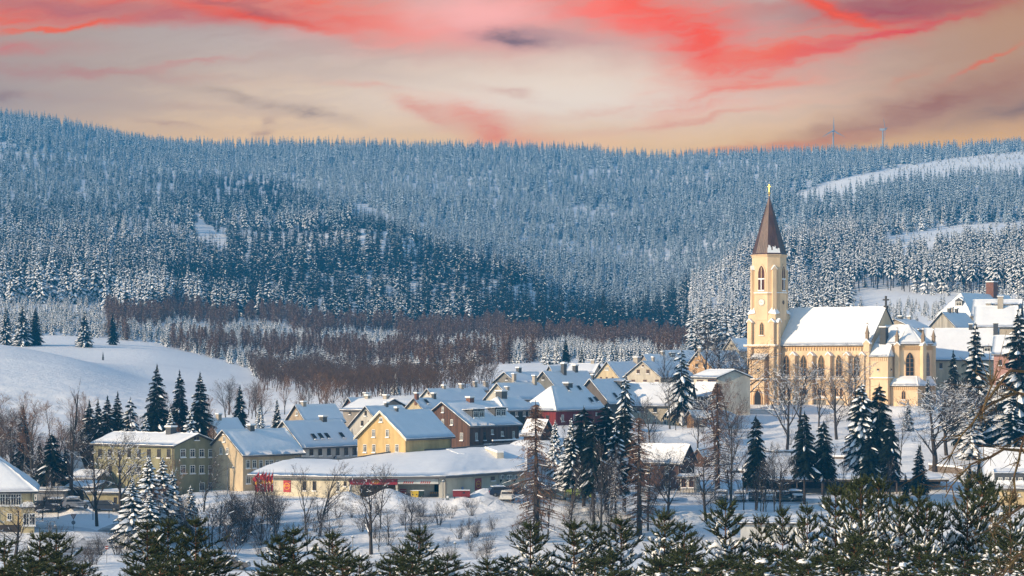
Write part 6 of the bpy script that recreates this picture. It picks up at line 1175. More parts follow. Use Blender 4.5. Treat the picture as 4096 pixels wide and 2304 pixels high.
# ---- leafless trees
def bt(px, pt, pb, kind, w, label, i=0, Y=None, name='bare_tree', cat='bare tree', group='leafless trees among the houses', lean=0.0):
    if Y is None: g = ghit(px, pb); x, Y = g.x, g.y
    else: x = (px - CX) * Y / FP
    z = z1(x, Y); h = -(pt - HY) * Y / FP - z; pr = BAR[kind][i % len(BAR[kind])]; s_ = h / pr[2]; o = place(pr, name, label, cat, x, Y, h, w, None, group, z, lean); return o
BTL = [
 (281, 1515, 2010, 'column', .9, 'very tall thin poplar right of the villa', 330), (388, 1740, 2070, 'spread', .8, 'gnarled leafless tree with knotty limbs before the olive block, left of two', 308), (487, 1728, 1995, 'spreadsnow', .85, 'snow-lined leafless tree against the olive block, right of two', 322),
 (60, 1985, 2208, 'spread', 1.3, 'crooked fruit tree in front of the villa', 272), (168, 1890, 2074, 'upright', .8, 'thin curved tree beside the villa bay', 313), (232, 1930, 2075, 'upright', .7, 'short thin tree by the left car park', 314),
 (1041, 1955, 2178, 'upright', 1.0, 'thin tree on the bank under the flags', None), (1112, 1925, 2177, 'upright', 1.1, 'double-stemmed tree on the bank right of the flags', None), (1070, 1975, 2114, 'upright', .8, 'slender sapling under the flag poles', None), (1223, 1888, 2143, 'upright', .8, 'tall slim birch before the supermarket windows, left of two', None), (1276, 1880, 2150, 'upright', 1.3, 'bushy many-stemmed tree before the supermarket windows', None), (1485, 1893, 2218, 'spread', 1.0, 'big spreading tree on the bank below the red fascia', None), (1522, 1882, 2117, 'upright', .7, 'slim birch behind the big spreading tree', None),
 (1754, 2005, 2103, 'shrub', 1.3, 'fan-shaped leafless shrub on the bank', None), (1838, 2085, 2159, 'shrub', 1.5, 'dark round shrub at the foot of the bank', None), (1645, 2010, 2050, 'shrub', 1.5, 'small shrub below the yellow bin', None), (1869, 2003, 2035, 'shrub', 1.3, 'brown shrub under the red skip', None), (1823, 2020, 2045, 'shrub', 1.2, 'low grey shrub left of the red skip', None), (1700, 2060, 2110, 'shrub', 1.4, 'grey shrub in mid bank', None), (1900, 2100, 2155, 'shrub', 1.3, 'loose shrub right of the dark round shrub', None),
 (1354, 2010, 2070, 'shrub', 1.8, 'dense shrub right of the bushy tree before the supermarket', None), (1404, 2020, 2072, 'shrub', 1.3, 'shrub left of the big spreading tree', None), (950, 2000, 2090, 'shrub', 1.6, 'dark shrub at the left foot of the supermarket terrace', None), (880, 1985, 2130, 'upright', 1.5, 'brown many-twigged tree right of the blue spruces', 300), (835, 2010, 2170, 'shrub', 1.6, 'spreading shrub right of the blue spruces', 290), (990, 1990, 2100, 'upright', 1.2, 'twiggy tree left of the flag poles', 300), (930, 2090, 2210, 'shrub', 1.4, 'grey shrub above the lower road', 282),
 (2825, 1800, 2094, 'spread', .95, 'forked leafless tree before the wood hut', None), (2672, 1790, 2090, 'spread', .9, 'many-trunked leafless tree before the dark brick house', None), (2592, 1830, 2125, 'upright', .9, 'crooked thin tree left of the dark brick house', None), (2190, 1900, 2160, 'upright', .8, 'thin tree right of the big brown larch', None), (2280, 1850, 2145, 'upright', .7, 'thin double tree left of the dark stand', None), (2404, 1800, 2145, 'upright', .6, 'bare pole-like tree inside the dark stand', None), (2440, 1820, 2140, 'upright', .6, 'second pole-like tree inside the dark stand, further right', None),
 (2921, 1640, 2037, 'upright', .8, 'tall straight leafless tree left of the slender spruce', 322), (2975, 1830, 2040, 'upright', .7, 'thin tree under the church steps', 322),
 (3148, 1470, 1796, 'spreadsnow', .8, 'snow-lined tree before the left part of the nave', 400), (3196, 1425, 1705, 'spreadsnow', .8, 'snow-lined tree before the second nave window', 425), (3275, 1480, 1709, 'upright', .9, 'fine-twigged tree before the middle of the nave', 430), (3347, 1470, 1750, 'spread', .9, 'broad twiggy tree before the right nave windows', 415), (3417, 1415, 1700, 'spreadsnow', .9, 'snow-lined tree at the right end of the nave', 440),
 (3120, 1800, 2069, 'spread', .9, 'forked leafless tree before the long carport', 318), (3365, 1850, 2040, 'upright', .8, 'small bare tree before the long carport', 330),
 (3739, 1540, 1846, 'spreadsnow', 1.4, 'wide tree with thick snow-lined boughs right of the chancel', 365), (3787, 1520, 1781, 'spreadsnow', 1.1, 'second snow-lined tree behind the wide one', 385), (3930, 1500, 1760, 'spreadsnow', 1.0, 'snow-lined tree in front of the huge spruce', 380), (3600, 1640, 1880, 'upright', .6, 'thin young tree by the garden wall', 375),
 (2823, 1318, 1560, 'upright', 1.1, 'tall leafless tree behind the white hall, left of three', 485), (2858, 1340, 1560, 'spread', 1.1, 'leafless tree behind the white hall, middle of three', 482), (2972, 1375, 1600, 'spread', 1.2, 'spreading leafless tree touching the church tower', 465), (2655, 1400, 1560, 'upright', .9, 'bare tree left of the big open spruce', 500), (2925, 1395, 1580, 'spread', 1.0, 'leafless tree behind the white hall gable', 478),
 (2680, 1500, 1700, 'upright', 1.0, 'fan-branched tree left of the big open spruce', 415), (2862, 1560, 1760, 'spreadsnow', 1.0, 'bent tree with snow-covered boughs before the white hall', 390), (2600, 1600, 1760, 'upright', 1.1, 'brown bushy tree before the wide cream house', 385), (2920, 1540, 1720, 'brown', 1.1, 'brown twiggy tree before the gable of the white hall', 412), (2790, 1640, 1800, 'upright', 1.2, 'bare tree by the open timber shed', 385),
 (3690, 1380, 1560, 'upright', .8, 'bare tree right of the apse pinnacles', 470), (4040, 1215, 1330, 'spread', .7, 'small bare tree against the broad sunlit roof', 540),
 (130, 1640, 1900, 'brown', 1.2, 'tallest tree of the brown thicket at the far left', 358),
]
for i, (px, pt, pb, kd, w, lb, Y) in enumerate(BTL):
    nm, ct = ('shrub', 'shrub') if kd == 'shrub' else ('poplar', 'poplar') if kd == 'column' else ('bare_tree', 'bare tree')
    bt(px, pt, pb, kd, w, lb, i, Y, nm, ct, 'leafless shrubs on the bank' if kd == 'shrub' else 'leafless trees among the houses')
for px, pt, pb, kd, lb in ((2145, 1600, 2176, 'larch', 'big brown larch at the right end of the supermarket'), (2557, 1655, 2148, 'larch', 'brown larch right of the dark spruce stand'), (2462, 1860, 2150, 'larchsnow', 'drooping snow-lined larch under the dark spruce stand'), (2870, 1520, 1990, 'larch', 'brown larch before the white hall gable')):
    bt(px, pt, pb, kd, 1.45 if kd == 'larch' else 1.0, lb, int(px) % 2, None if pb > 2000 else 340, 'larch', 'larch tree', 'larches near the supermarket and hall')
rng = random.Random(77)
MARKS = [(0, 'the left frame edge'), (260, 'the poplar'), (520, 'the olive block'), (900, 'the cream gable'), (1150, 'the beige gable'), (1450, 'the pale block gable'), (1700, 'the brown timber house'), (1950, 'the longest plain roof'), (2200, 'the grey twin gables'), (2430, 'the pale yellow gable'), (2700, 'the big open spruce'), (2950, 'the white hall'), (3080, 'the church tower'), (3330, 'the nave roof'), (3560, 'the nave cross'), (3740, 'the chancel pinnacles'), (3850, 'the mansard house'), (4010, 'the strip-dormer roof'), (4096, 'the right frame edge')]
def near_mark(px):
    m = min(MARKS, key=lambda q: abs(q[0] - px)); return ('in line with ' if abs(m[0] - px) < 30 else 'left of ' if px < m[0] else 'right of ') + m[1]
def scatter(n, x0, x1, Y0, Y1, h0, h1, kinds, label, group, name='bare_tree', cat='bare tree', w=1.0):
    for k in range(n):
        px = rng.uniform(x0, x1); Y = rng.uniform(Y0, Y1); x = (px - CX) * Y / FP; place(BAR[kinds[k % len(kinds)]][rng.randrange(len(BAR[kinds[k % len(kinds)]]))], name, label, cat, x, Y, rng.uniform(h0, h1), w * rng.uniform(.85, 1.15), None, group)['label'] = label + ', ' + near_mark(px)
scatter(26, -60, 330, 346, 385, 7, 11, ['brown', 'upright', 'spread'], 'leafless tree in the brown villa thicket', 'trees of the brown thicket behind the villa')
scatter(26, -40, 860, 375, 430, 5, 8.5, ['upright', 'brown'], 'thin grey tree below the snow field', 'thin trees along the lower edge of the snow field')
scatter(14, 500, 860, 352, 378, 5, 8, ['upright', 'brown'], 'leafless tree among the big spruces', 'leafless trees behind the olive block')
scatter(22, 900, 1400, 430, 480, 4.5, 7.5, ['upright', 'brown'], 'thin bare tree on the slope', 'thin bare trees behind the beige gable')
scatter(12, 880, 1700, 288, 312, 3, 6, ['upright', 'spread'], 'fine-twigged bare tree on the bank', 'fine-twigged trees on the bank', w=1.0)
scatter(26, 900, 2050, 284, 314, .9, 2.4, ['shrub'], 'frosted bare shrub on the bank', 'frosted shrubs on the bank', 'shrub', 'shrub', 1.4)
scatter(10, 560, 900, 285, 320, 4, 7.5, ['upright', 'brown'], 'bare tree beside the blue spruces', 'bare trees beside the blue spruces', w=1.1)
scatter(14, 860, 1130, 292, 314, 2.5, 5, ['shrub'], 'bare shrub on the bank below the flags', 'shrubs below the flags', 'shrub', 'shrub', 1.3)
scatter(16, 1150, 2050, 282, 312, 1.0, 2.4, ['shrub'], 'small bare shrub poking through the snow of the bank', 'small shrubs on the bank', 'shrub', 'shrub', 1.3)
scatter(14, 2050, 2850, 290, 318, 1.5, 4.5, ['shrub', 'upright'], 'low brush under the tall trunks', 'brush under the tall trunks', 'shrub', 'shrub', 1.2)
scatter(16, 2560, 2960, 375, 420, 2.5, 5.5, ['upright', 'shrub', 'brown'], 'small bare garden tree', 'small trees in the gardens below the white hall')
scatter(14, 2900, 3600, 355, 440, 1.5, 4, ['shrub', 'upright'], 'low bare bush on the churchyard slope', 'bushes on the churchyard slope', 'shrub', 'shrub')
scatter(14, 60, 640, 255, 285, 1.5, 3.6, ['shrub'], 'bare bush beside the road junction', 'bushes beside the road junction', 'shrub', 'shrub', 1.3)
scatter(10, 2100, 2620, 300, 325, 8, 13, ['upright'], 'pole-like bare tree above the car park', 'pole-like trees above the car park', w=.55)
scatter(8, 3000, 3560, 318, 330, 6, 9, ['upright'], 'thin bare tree above the parked cars', 'thin bare trees above the parked cars', w=.6)
# ---- young pines of the foreground
PL = [
 (18, 2165, 72, 'lean', 'dark pine top in the bottom left corner'), (159, 2142, 70, 'lean', 'dark pine with three upright tips left of the junction, left tip'), (226, 2139, 74, 'lean', 'dark pine with upright tips just right of its twin near the junction'), (589, 2097, 70, 'lean', 'dark pine left in the clump before the blue spruces'), (672, 2083, 74, 'lean', 'tallest dark pine before the blue spruces, left tip'), (783, 2083, 72, 'lean', 'tall dark pine before the blue spruces, right tip'), (100, 2230, 66, 'lean', 'low dark pine between the corner pine and the twins'), (860, 2210, 66, 'lean', 'low dark pine right of the clump before the blue spruces'),
 (1175, 2119, 74, 'lean', 'dark pine before the bank, its tip left of the street lamp'), (1330, 2139, 72, 'mid', 'dark pine before the bank, its tip right of the street lamp'), (1120, 2150, 70, 'lean', 'smaller pine tip left of the lamp pine'), (1437, 2230, 70, 'mid', 'low pine below the big spreading tree'), (1676, 2120, 76, 'mid', 'well-shaped pine below the red skip'), (1610, 2200, 70, 'mid', 'small pine left of the well-shaped one'), (1790, 2225, 70, 'mid', 'small pine right of the well-shaped one'), (1290, 2225, 64, 'mid', 'low snow-capped pine between the lamp pines'),
 (2122, 2098, 78, 'mid', 'pine with a pointed tip under the big larch'), (2296, 2094, 78, 'mid', 'pine with a long candle tip under the dark stand'), (2376, 2104, 80, 'mid', 'pine just right of the long-tipped one'), (2484, 2082, 80, 'mid', 'pine with a full round head under the dark stand'), (2658, 2054, 82, 'mid', 'pine below the many-trunked tree'), (2737, 2105, 80, 'mid', 'shorter pine right of the one below the many-trunked tree'), (2902, 2013, 82, 'mid', 'large bushy pine left of the flat shed'), (3045, 2071, 82, 'mid', 'pine in front of the flat shed, left one'), (3131, 2042, 84, 'mid', 'thin-tipped pine in front of the flat shed, middle one'), (3229, 2034, 82, 'mid', 'pine in front of the flat shed, right one'), (3342, 1952, 82, 'mid', 'tall pine below the long carport, left of three'), (3407, 1934, 84, 'mid', 'tall pine below the long carport, middle of three'), (3442, 1921, 80, 'mid', 'tall pine below the long carport, right of three'), (3515, 1921, 82, 'mid', 'tall pine below the dark chancel spruces'), (3672, 1961, 84, 'mid', 'pine with yellowish needles below the carport end'), (3708, 2016, 80, 'mid', 'shorter pine beside the yellowish one'), (3771, 2020, 82, 'mid', 'bushy pine right of the yellowish one'), (3870, 1925, 82, 'mid', 'pine with a long bare candle left of the cream house'), (3927, 1903, 84, 'mid', 'tall pine with open branches left of the cream house'), (3956, 1932, 86, 'mid', 'pine tip touching the corner of the cream house'), (4042, 1985, 80, 'mid', 'pine before the cream house wall'), (3600, 1990, 80, 'mid', 'pine below the small dark spruce of the carport'),
]
for i, (px, pt, Y, kd, lb) in enumerate(PL): put_pine(kd, px, pt, Y, lb, 'young pines along the foreground', .95 if px < 3000 else .68, i)
g = 'snow-laden young pines filling the foreground thicket'
def pine_label(px, pt):
    m = min([(2130, 'the big larch'), (2310, 'the tallest dark stand'), (2490, 'the round-headed pine'), (2660, 'the many-trunked tree'), (2830, 'the forked tree'), (2960, 'the left end of the flat shed'), (3100, 'the middle of the flat shed'), (3230, 'the right end of the flat shed'), (3400, 'the three tall pines'), (3540, 'the chancel spruces'), (3690, 'the carport end'), (3860, 'the stone garden wall'), (3990, 'the cream house corner'), (4096, 'the right frame edge')], key=lambda q: abs(q[0] - px))
    return 'snowy thicket pine %s, %sbelow %s' % ('at the bottom edge' if pt > 2230 else 'in middle rows' if pt > 2160 else 'in back row', '' if abs(m[0] - px) < 35 else 'left and ' if px < m[0] else 'right and ', m[1])
for i in range(58):
    px = 2030 + (i * 37.7 * 1.618) % 2090; base = np.interp(px, [1990, 2300, 2800, 3100, 3400, 4096], [2250, 2225, 2205, 2190, 2165, 2140]); dp = rng.random(); Y = 78 - 22 * dp; pt = base + 130 * dp + rng.uniform(-25, 25); put_pine('heavy' if dp > .2 else 'mid', px, pt, Y, pine_label(px, pt), g, 1.05, i)
for i in range(16):
    px = (20, 130, 240, 330, 560, 640, 720, 800, 1090, 1180, 1260, 1370, 1560, 1650, 1740, 1950)[i]; put_pine('mid' if i % 2 else 'lean', px, rng.uniform(2235, 2275), rng.uniform(60, 66), 'low dark pine at the bottom edge, ' + ('directly below ' if i % 2 else 'a little below ') + ('the villa', 'the junction sign', 'the poplar', 'the olive block', 'the blue spruces', 'the right blue spruce', 'the olive block corner', 'the cream gable', 'the flags', 'the first poster', 'the bushy tree', 'the supermarket door', 'the white fascia', 'the yellow bin', 'the loading mast', 'the air conditioners')[i], 'low dark pines along the bottom edge', .95, i)
# ---- leafless boughs reaching in from a tree standing right of the frame
def bough_tree():
    rg = random.Random(5); Y = 34.0; base = Vector(((4300 - CX) * Y / FP, Y, 0)); base.z = z1(base.x, base.y); root = thing('lichen_tree', 'leafless tree at the right edge reaching in with lichen-yellowed boughs', 'bare tree', base); tk = TB(); cr = TB()
    top = np.array((0., 0, 1.2 - base.z)); taper(tk, [(0, 0, -1), (0.02, .1, top[2] * .5), top], [.13, .09, .03], 8, 0)
    ends = [((4290, 1500), (4040, 1480), (3890, 1690), (3760, 1880)), ((4290, 1650), (4060, 1560), (3930, 1640), (3990, 1480)), ((4290, 1840), (4010, 1800), (3880, 1850), (3780, 1990)), ((4290, 2000), (4090, 2020), (3990, 2100), (3880, 2150)), ((4290, 2200), (4110, 2190), (4030, 2270), (4000, 2320)), ((4290, 1700), (4100, 1740), (4060, 1900), (4040, 2060))]
    for e in ends:
        pts = []
        for k, (px, py) in enumerate(e): pts.append(np.array(P(px, py, Y - .5 * k + rg.uniform(-.3, .3)) - base))
        pts[0][0] = 0; fine = []
        for a, b in zip(pts, pts[1:]):
            for t in (0, .33, .66): fine.append(a + (b - a) * t + np.array((rg.gauss(0, .015), 0, rg.gauss(0, .02))))
        fine.append(pts[-1]); n = len(fine); taper(cr, fine, [.030 * (1 - .8 * i / n) for i in range(n)], 5, 0)
        for k in range(22):
            i = rg.randrange(3, n - 1); a = fine[i]; d = fine[i] - fine[i - 1]; d = d / np.linalg.norm(d) + np.array((rg.gauss(0, .6), rg.gauss(0, .4), rg.gauss(0, .5))); L = rg.uniform(.12, .5); m = a + d * L * .5; b = a + d * L + np.array((0, 0, rg.gauss(0, .06))); taper(cr, [a, m, b], [.009, .006, .003], 3, 0)
            for q in range(3): e2 = m + np.array((rg.gauss(0, .1), rg.gauss(0, .1), rg.gauss(0, .1))); taper(cr, [m, e2], [.004, .002], 3, 0)
    BM = mat('lichen_bark', (.085, .045, .032), .9, second=(.095, .07, .025), scale=7, sfac=.25)
    for nm, tb in (('trunk', tk), ('bough', cr)): o = link(bpy.data.objects.new(nm, tb.mesh(nm, [BM]))); o.parent = root
bough_tree()
# ------------------------------------------------------------------ roads, cars, street furniture
ASPH = mat('wet_asphalt', (.075, .068, .062), .6, .4, .35, second=(.62, .62, .64), sfac=.2)
SLUSH = mat('packed_snow_road', (.42, .44, .48), .6, .25, .5, second=(.78, .79, .82), sfac=.35)
drape('road', [(60, 2300), (250, 2262), (330, 2205), (405, 2165), (480, 2122), (560, 2090), (680, 2068)], 5.5, ASPH)
drape('side_road', [(140, 2110), (240, 2112), (320, 2118), (375, 2135), (400, 2165)], 3.6, SLUSH, .06)
drape('lower_road', [(830, 2285), (1200, 2276), (1600, 2276), (2000, 2280), (2400, 2282)], 5.0, SLUSH, .04)
drape('parking_lane', [(1880, 2000), (2060, 1990), (2250, 1996), (2500, 2003), (2800, 2005), (3000, 2004), (3300, 2004)], 6.0, SLUSH, .05)
def car(label, px, py, rz, col, length=4.3, kind='hatch', snowy=.6, Y=None, group='cars parked in the village', name='parked_car', cat='car'):
    p = ghit(px, py) if Y is None else Vector(((px - CX) * Y / FP, Y, z1((px - CX) * Y / FP, Y))); root = thing(name, label, cat, p, R(rz), group); L = length / 2; W = .86
    prof = {'hatch': [(-L, .35), (-L, .85), (-L * .93, .98), (-L * .80, 1.42), (L * .12, 1.46), (L * .42, .98), (L * .92, .82), (L, .62), (L, .30)], 'estate': [(-L, .35), (-L, .9), (-L * .97, 1.0), (-L * .86, 1.5), (L * .20, 1.52), (L * .48, 1.0), (L * .93, .86), (L, .62), (L, .30)],
            'van': [(-L, .4), (-L, 1.9), (-L * .95, 2.0), (L * .45, 2.0), (L * .75, 1.2), (L * .97, 1.0), (L, .5), (L, .35)]}[kind]
    cm = mat('car_%s' % '_'.join('%02d' % int(c * 99) for c in col), col, .3, spec=.6); belt = .95 if kind != 'van' else 1.15
    low = [q for q in prof if q[1] <= belt + .06]; mb = MB(); mb.extr([(x, -W, z) for x, z in prof], (0, 2 * W, 0), 0)
    mb.obj('body', cm, root)
    # side and end glass, slightly proud of the body
    hi = [q for q in prof if q[1] > belt + .04]; g = MB(); x0, x1 = hi[0][0] + .12, hi[-1][0] + .06; zt_ = hi[0][1] - .10; xb = [q for q in prof if q[1] <= belt + .06]; xr = L * .34 if kind != 'van' else L * .62
    for sgn in (-1, 1):
        y = sgn * (W + .004); a0 = x0 if kind != 'van' else L * .2; g.poly([(a0, y, belt + .05), (xr, y, belt + .05), (x1 - .08, y, zt_), (a0 + .08, y, zt_)])
    a, b = [(p0, p1) for p0, p1 in zip(prof, prof[1:]) if p0[1] > belt + .3 and p1[1] <= belt + .1 or (kind == 'van' and p0[1] > 1.9 and p1[1] < 1.3)][-1]; o_ = .006
    g.poly([(a[0] + o_ * 2, -W * .86, a[1] - .04), (a[0] + o_ * 2, W * .86, a[1] - .04), (b[0] + o_ * 2, W * .9, b[1] + .03), (b[0] + o_ * 2, -W * .9, b[1] + .03)])
    a, b = prof[2], prof[3]; g.poly([(a[0] - o_ * 2, -W * .85, a[1] + .06), (b[0] - o_ * 2, -W * .8, b[1] - .04), (b[0] - o_ * 2, W * .8, b[1] - .04), (a[0] - o_ * 2, W * .85, a[1] + .06)]); g.obj('windows', GLASS, root)
    for x in (-L * .62, L * .62):
        for sgn in (-1, 1):
            w = MB(); w.tube((x, sgn * (W - .18), .32), (x, sgn * (W + .02), .32), .32, .32, 14); wo = w.obj('wheel', BLACK, root); w = MB(); w.tube((x, sgn * (W - .02), .32), (x, sgn * (W + .03), .32), .18, .16, 10); w.obj('rim', STEEL, wo)
    for sgn in (-1, 1): w = MB(); w.box(L - .04, L + .015, sgn * .62 - .16, sgn * .62 + .16, .62, .76); w.obj('headlight', mat('lamp_glass', (.6, .6, .6), .1), root); w = MB(); w.box(-L - .015, -L + .04, sgn * .66 - .12, sgn * .66 + .12, .7, .9); w.obj('tail_light', RED, root)
    if snowy:
        s = MB(); z = hi[0][1]; t = .08 + .22 * snowy; snow_sheet(s, quad_grid(Vector((x0 - .05, -W * .9, z + .01)), Vector((x1 + .05, -W * .9, z + .01)), Vector((x1 + .05, W * .9, z + .01)), Vector((x0 - .05, W * .9, z + .01)), .35), t)
        if snowy > .55 and kind != 'van': snow_sheet(s, quad_grid(Vector((L * .42, -W * .9, .99)), Vector((L * .95, -W * .9, .85)), Vector((L * .95, W * .9, .85)), Vector((L * .42, W * .9, .99)), .3), t * .7, 0, 2)
        s.obj('snow_layer', SNOW, root)
    return root
car('long dark estate car under a cap of snow beside the villa', 178, 2048, 4, (.03, .035, .05), 4.6, 'estate', .9); car('second dark car nose to tail with the first beside the villa', 240, 2046, 2, (.02, .022, .025), 4.2, 'hatch', .8)
car('car buried in a snow mound under the poplar', 308, 2044, 10, (.3, .3, .32), 4.0, 'hatch', 1.0); car('dark grey off-road car standing by the gnarled trees', 425, 2048, -6, (.035, .04, .05), 4.5, 'estate', .25); car('snow-covered hatchback at the foot of the bank, mostly behind pines', 930, 2280, -6, (.10, .09, .085), 4.1, 'hatch', .9)
car('dark blue hatchback against the right supermarket wall', 2010, 1990, 14, (.012, .025, .055), 4.1, 'hatch', .45); car('second dark car half hidden by the larch beside the blue hatchback', 2062, 1984, 14, (.02, .03, .04), 4.1, 'estate', .7); car('small white car with a dark windscreen near the larch', 2030, 2007, -98, (.62, .60, .56), 3.4, 'hatch', .3)
car('snow-dusted dark green car at the car park edge behind trunks', 2218, 2000, -14, (.03, .045, .04), 4.2, 'hatch', .5); car('yellow-green car behind the trunks of the dark stand', 2318, 1996, -12, (.20, .26, .05), 4.3, 'estate', .6); car('white delivery van with a blue side before the dark brick house', 2590, 2002, 70, (.50, .53, .58), 4.9, 'van', .5, name='delivery_van', cat='van')
for i, (px, c, sn, lb) in enumerate([(2885, (.05, .05, .055), .7, 'dark car leftmost in the row before the picket fence'), (2960, (.30, .31, .33), .7, 'silver car second in the row under the carport slope'), (3018, (.015, .016, .02), .5, 'black car third in the row, half behind a slender spruce'), (3078, (.28, .33, .38), .8, 'pale blue snowy car in the middle of the row before the carport'), (3132, (.02, .035, .035), .3, 'dark green car with visible windscreen before the long carport'), (3185, (.02, .022, .025), .8, 'black car rightmost in the row before the long carport')]):
    car(lb, px, 2006, -100 + i * 3, c, 4.2, 'hatch', sn, group='row of cars parked before the carport')
def pole(label, px, pb, pt, kind='lamp', name='street_lamp', cat='street lamp', group='street lamps', Y=None):
    p = ghit(px, pb) if Y is None else Vector(((px - CX) * Y / FP, Y, z1((px - CX) * Y / FP, Y))); h = -(pt - HY) * p.y / FP - p.z; root = thing(name, label, cat, p, 0, group)
    mb = MB(); mb.tube((0, 0, -.5), (0, 0, h - (.5 if kind == 'arc' else 0)), .07, .045, 8)
    if kind == 'arc':
        pts = [(0, 0, h - .5)] + [(.42 - .42 * math.cos(a), 0, h - .5 + .5 * math.sin(a)) for a in (math.pi * k / 6 for k in range(1, 6))] + [(.84, 0, h - .62)]
        for a, b in zip(pts, pts[1:]): mb.tube(a, b, .035, .035, 6)
    mb.obj('post', STEEL, root); x = .84 if kind == 'arc' else 0; z = h - .62 if kind == 'arc' else h
    if kind != 'mast':
        m2 = MB(); m2.tube((x, 0, z - .12), (x, 0, z + .06), .26, .08, 12); lh = m2.obj('lamp_head', STEEL, root); m2 = MB(); m2.tube((x, 0, z - .17), (x, 0, z - .121), .16, .2, 10); m2.obj('lamp_glass', mat('lamp_glass', (.6, .6, .6), .1), lh); m2 = MB(); m2.tube((x, 0, z + .062), (x, 0, z + .16), .2, .05, 10, 0); m2.obj('snow_cap', SNOW, lh)
    return root
pole('curved street lamp standing left of the give-way sign', 196, 2165, 2085, 'arc'); pole('curved street lamp before the cream gabled wall', 910, 1950, 1853, 'arc', Y=331)
pole('snow-capped street lamp at the foot of the bank, middle of three', 1411, 2242, 2148, 'post'); pole('street lamp at the foot of the bank, leftmost of three', 1074, 2243, 2178, 'post'); pole('street lamp at the foot of the bank, rightmost of three', 1820, 2282, 2172, 'post')
pole('tall plain mast between the two gnarled trees', 372, 2082, 1955, 'mast', 'mast', 'pole', None); pole('grey mast at the supermarket loading bay', 1772, 2010, 1925, 'post', 'lamp_post', 'street lamp'); pole('thin post by the off-road car', 436, 2072, 2040, 'mast', 'post', 'pole', None)
def sign(label, px, pb, pt, kind):
    p = ghit(px, pb); h = -(pt - HY) * p.y / FP - p.z; root = thing('road_sign', label, 'road sign', p); mb = MB(); mb.tube((0, 0, -.4), (0, 0, h - .05), .035, .03, 6); mb.obj('post', STEEL, root); WHs = mat('sign_white', (.8, .8, .8), .4)
    mb = MB()
    if kind == 'yield': mb.extr([(-.42, -.05, h), (.42, -.05, h), (0, -.05, h - .74)], (0, .03, 0), 0); mb.poly([(-.26, -.055, h - .1), (.26, -.055, h - .1), (0, -.055, h - .56)], 1); mb.obj('triangle_plate', [mat('sign_dark_red', (.10, .03, .035), .5), mat('sign_grey', (.25, .25, .27), .5)], root); mb = MB(); disc(mb, Vector((0, -.06, h - 1.12)), Vector((1, 0, 0)), .28, 0); mb.obj('round_plate', mat('sign_grey_blue', (.09, .12, .16), .5), root)
    else: disc(mb, Vector((0, -.06, h - .3)), Vector((1, 0, 0)), .22, 0); mb.box(-.2, .2, -.075, -.062, h - .34, h - .26, 1); mb.obj('round_plate', [mat('faded_red', (.22, .03, .025), .6), WHs], root)
sign('give-way triangle above a round plate at the junction', 294, 2120, 2057, 'yield'); sign('red round no-entry sign among the bushes below the junction', 427, 2255, 2180, 'noentry')
# flags
FLAGR = mat('flag_red', (.50, .022, .025), .7, .25, 1.5)
for i, (px, lb) in enumerate([(1037, 'leftmost red and yellow flag before the supermarket'), (1055, 'second red and yellow flag from the left'), (1067, 'middle one of the five red and yellow flags'), (1080, 'red and yellow flag right of the middle one'), (1093, 'rightmost red and yellow flag before the supermarket')]):
    Y = 318.5; x = (px - CX) * Y / FP; z = z1(x, Y); h = -(1878 - HY) * Y / FP - z; root = thing('flag', lb, 'flag', (x, Y, z), 0, 'red flags before the supermarket'); mb = MB(); mb.tube((0, 0, -.5), (0, 0, h), .05, .03, 8); mb.obj('pole', mat('aluminium', (.45, .45, .46), .35, metal=.5), root)
    mb = MB(); n, mrows = 10, 12; rg = random.Random(i); ph = rg.random() * 6; gr = []
    for r in range(mrows + 1):
        v = r / mrows; wd = [.15, .75, .95, 1.0, .8, .62, .72, .66, .62, .62, .60, .50, .38][r] * (1.0 if i < 3 else .62); zt_ = h - .15 - v * 2.9
        gr.append([(-wd * k / n, .12 * math.sin(ph + k * .9 + v * 3) * (k / n + .2), zt_ - (k / n) * (.75 - .55 * v)) for k in range(n + 1)])
    for r in range(mrows):
        for k in range(n): mb.poly([gr[r][k], gr[r][k + 1], gr[r + 1][k + 1], gr[r + 1][k]], 1 if r in (5, 6) and 1 <= k <= 8 and (r + k) % 5 else 0, True)
    mb.obj('cloth', [FLAGR, YEL], root)
# bins, skip, box, ac etc. by the supermarket
def wheelie(label, px, col, w=1.2):
    Y = 323.2; x = (px - CX) * Y / FP; z = MZ; root = thing('waste_container', label, 'waste container', (x, Y, z), 0, 'waste containers in the loading bay'); mb = MB(); mb.extr([(-w/2 + .08, -.45, .12), (w/2 - .08, -.45, .12), (w/2, -.5, .95), (-w/2, -.5, .95)], (0, .9, 0), 0); mb.obj('tub', mat('bin_%d' % px, col, .5), root)
    mb = MB(); mb.box(-w/2 - .03, w/2 + .03, -.53, .45, .951, 1.05, 0); mb.box(-w/2, w/2, -.5, .42, 1.051, 1.15, 1); mb.obj('lid', [mat('bin_%d' % px, col, .5), SNOW], root)
    for q in (-w/2 + .15, w/2 - .15): mb = MB(); mb.tube((q - .03, -.3, .08), (q + .03, -.3, .08), .09, .09, 10); mb.obj('wheel', BLACK, root)
    for q in (-.3, .3): mb = MB(); mb.box(q - .07, q + .07, -.50, -.47, .45, .6); mb.obj('sticker', mat('black_sticker', (.02, .02, .02), .5), root)
wheelie('yellow lidded waste container in the loading bay', 1659, (.62, .44, .03), 1.15); wheelie('dark green waste container beside the yellow one', 1686, (.012, .03, .025), .75)
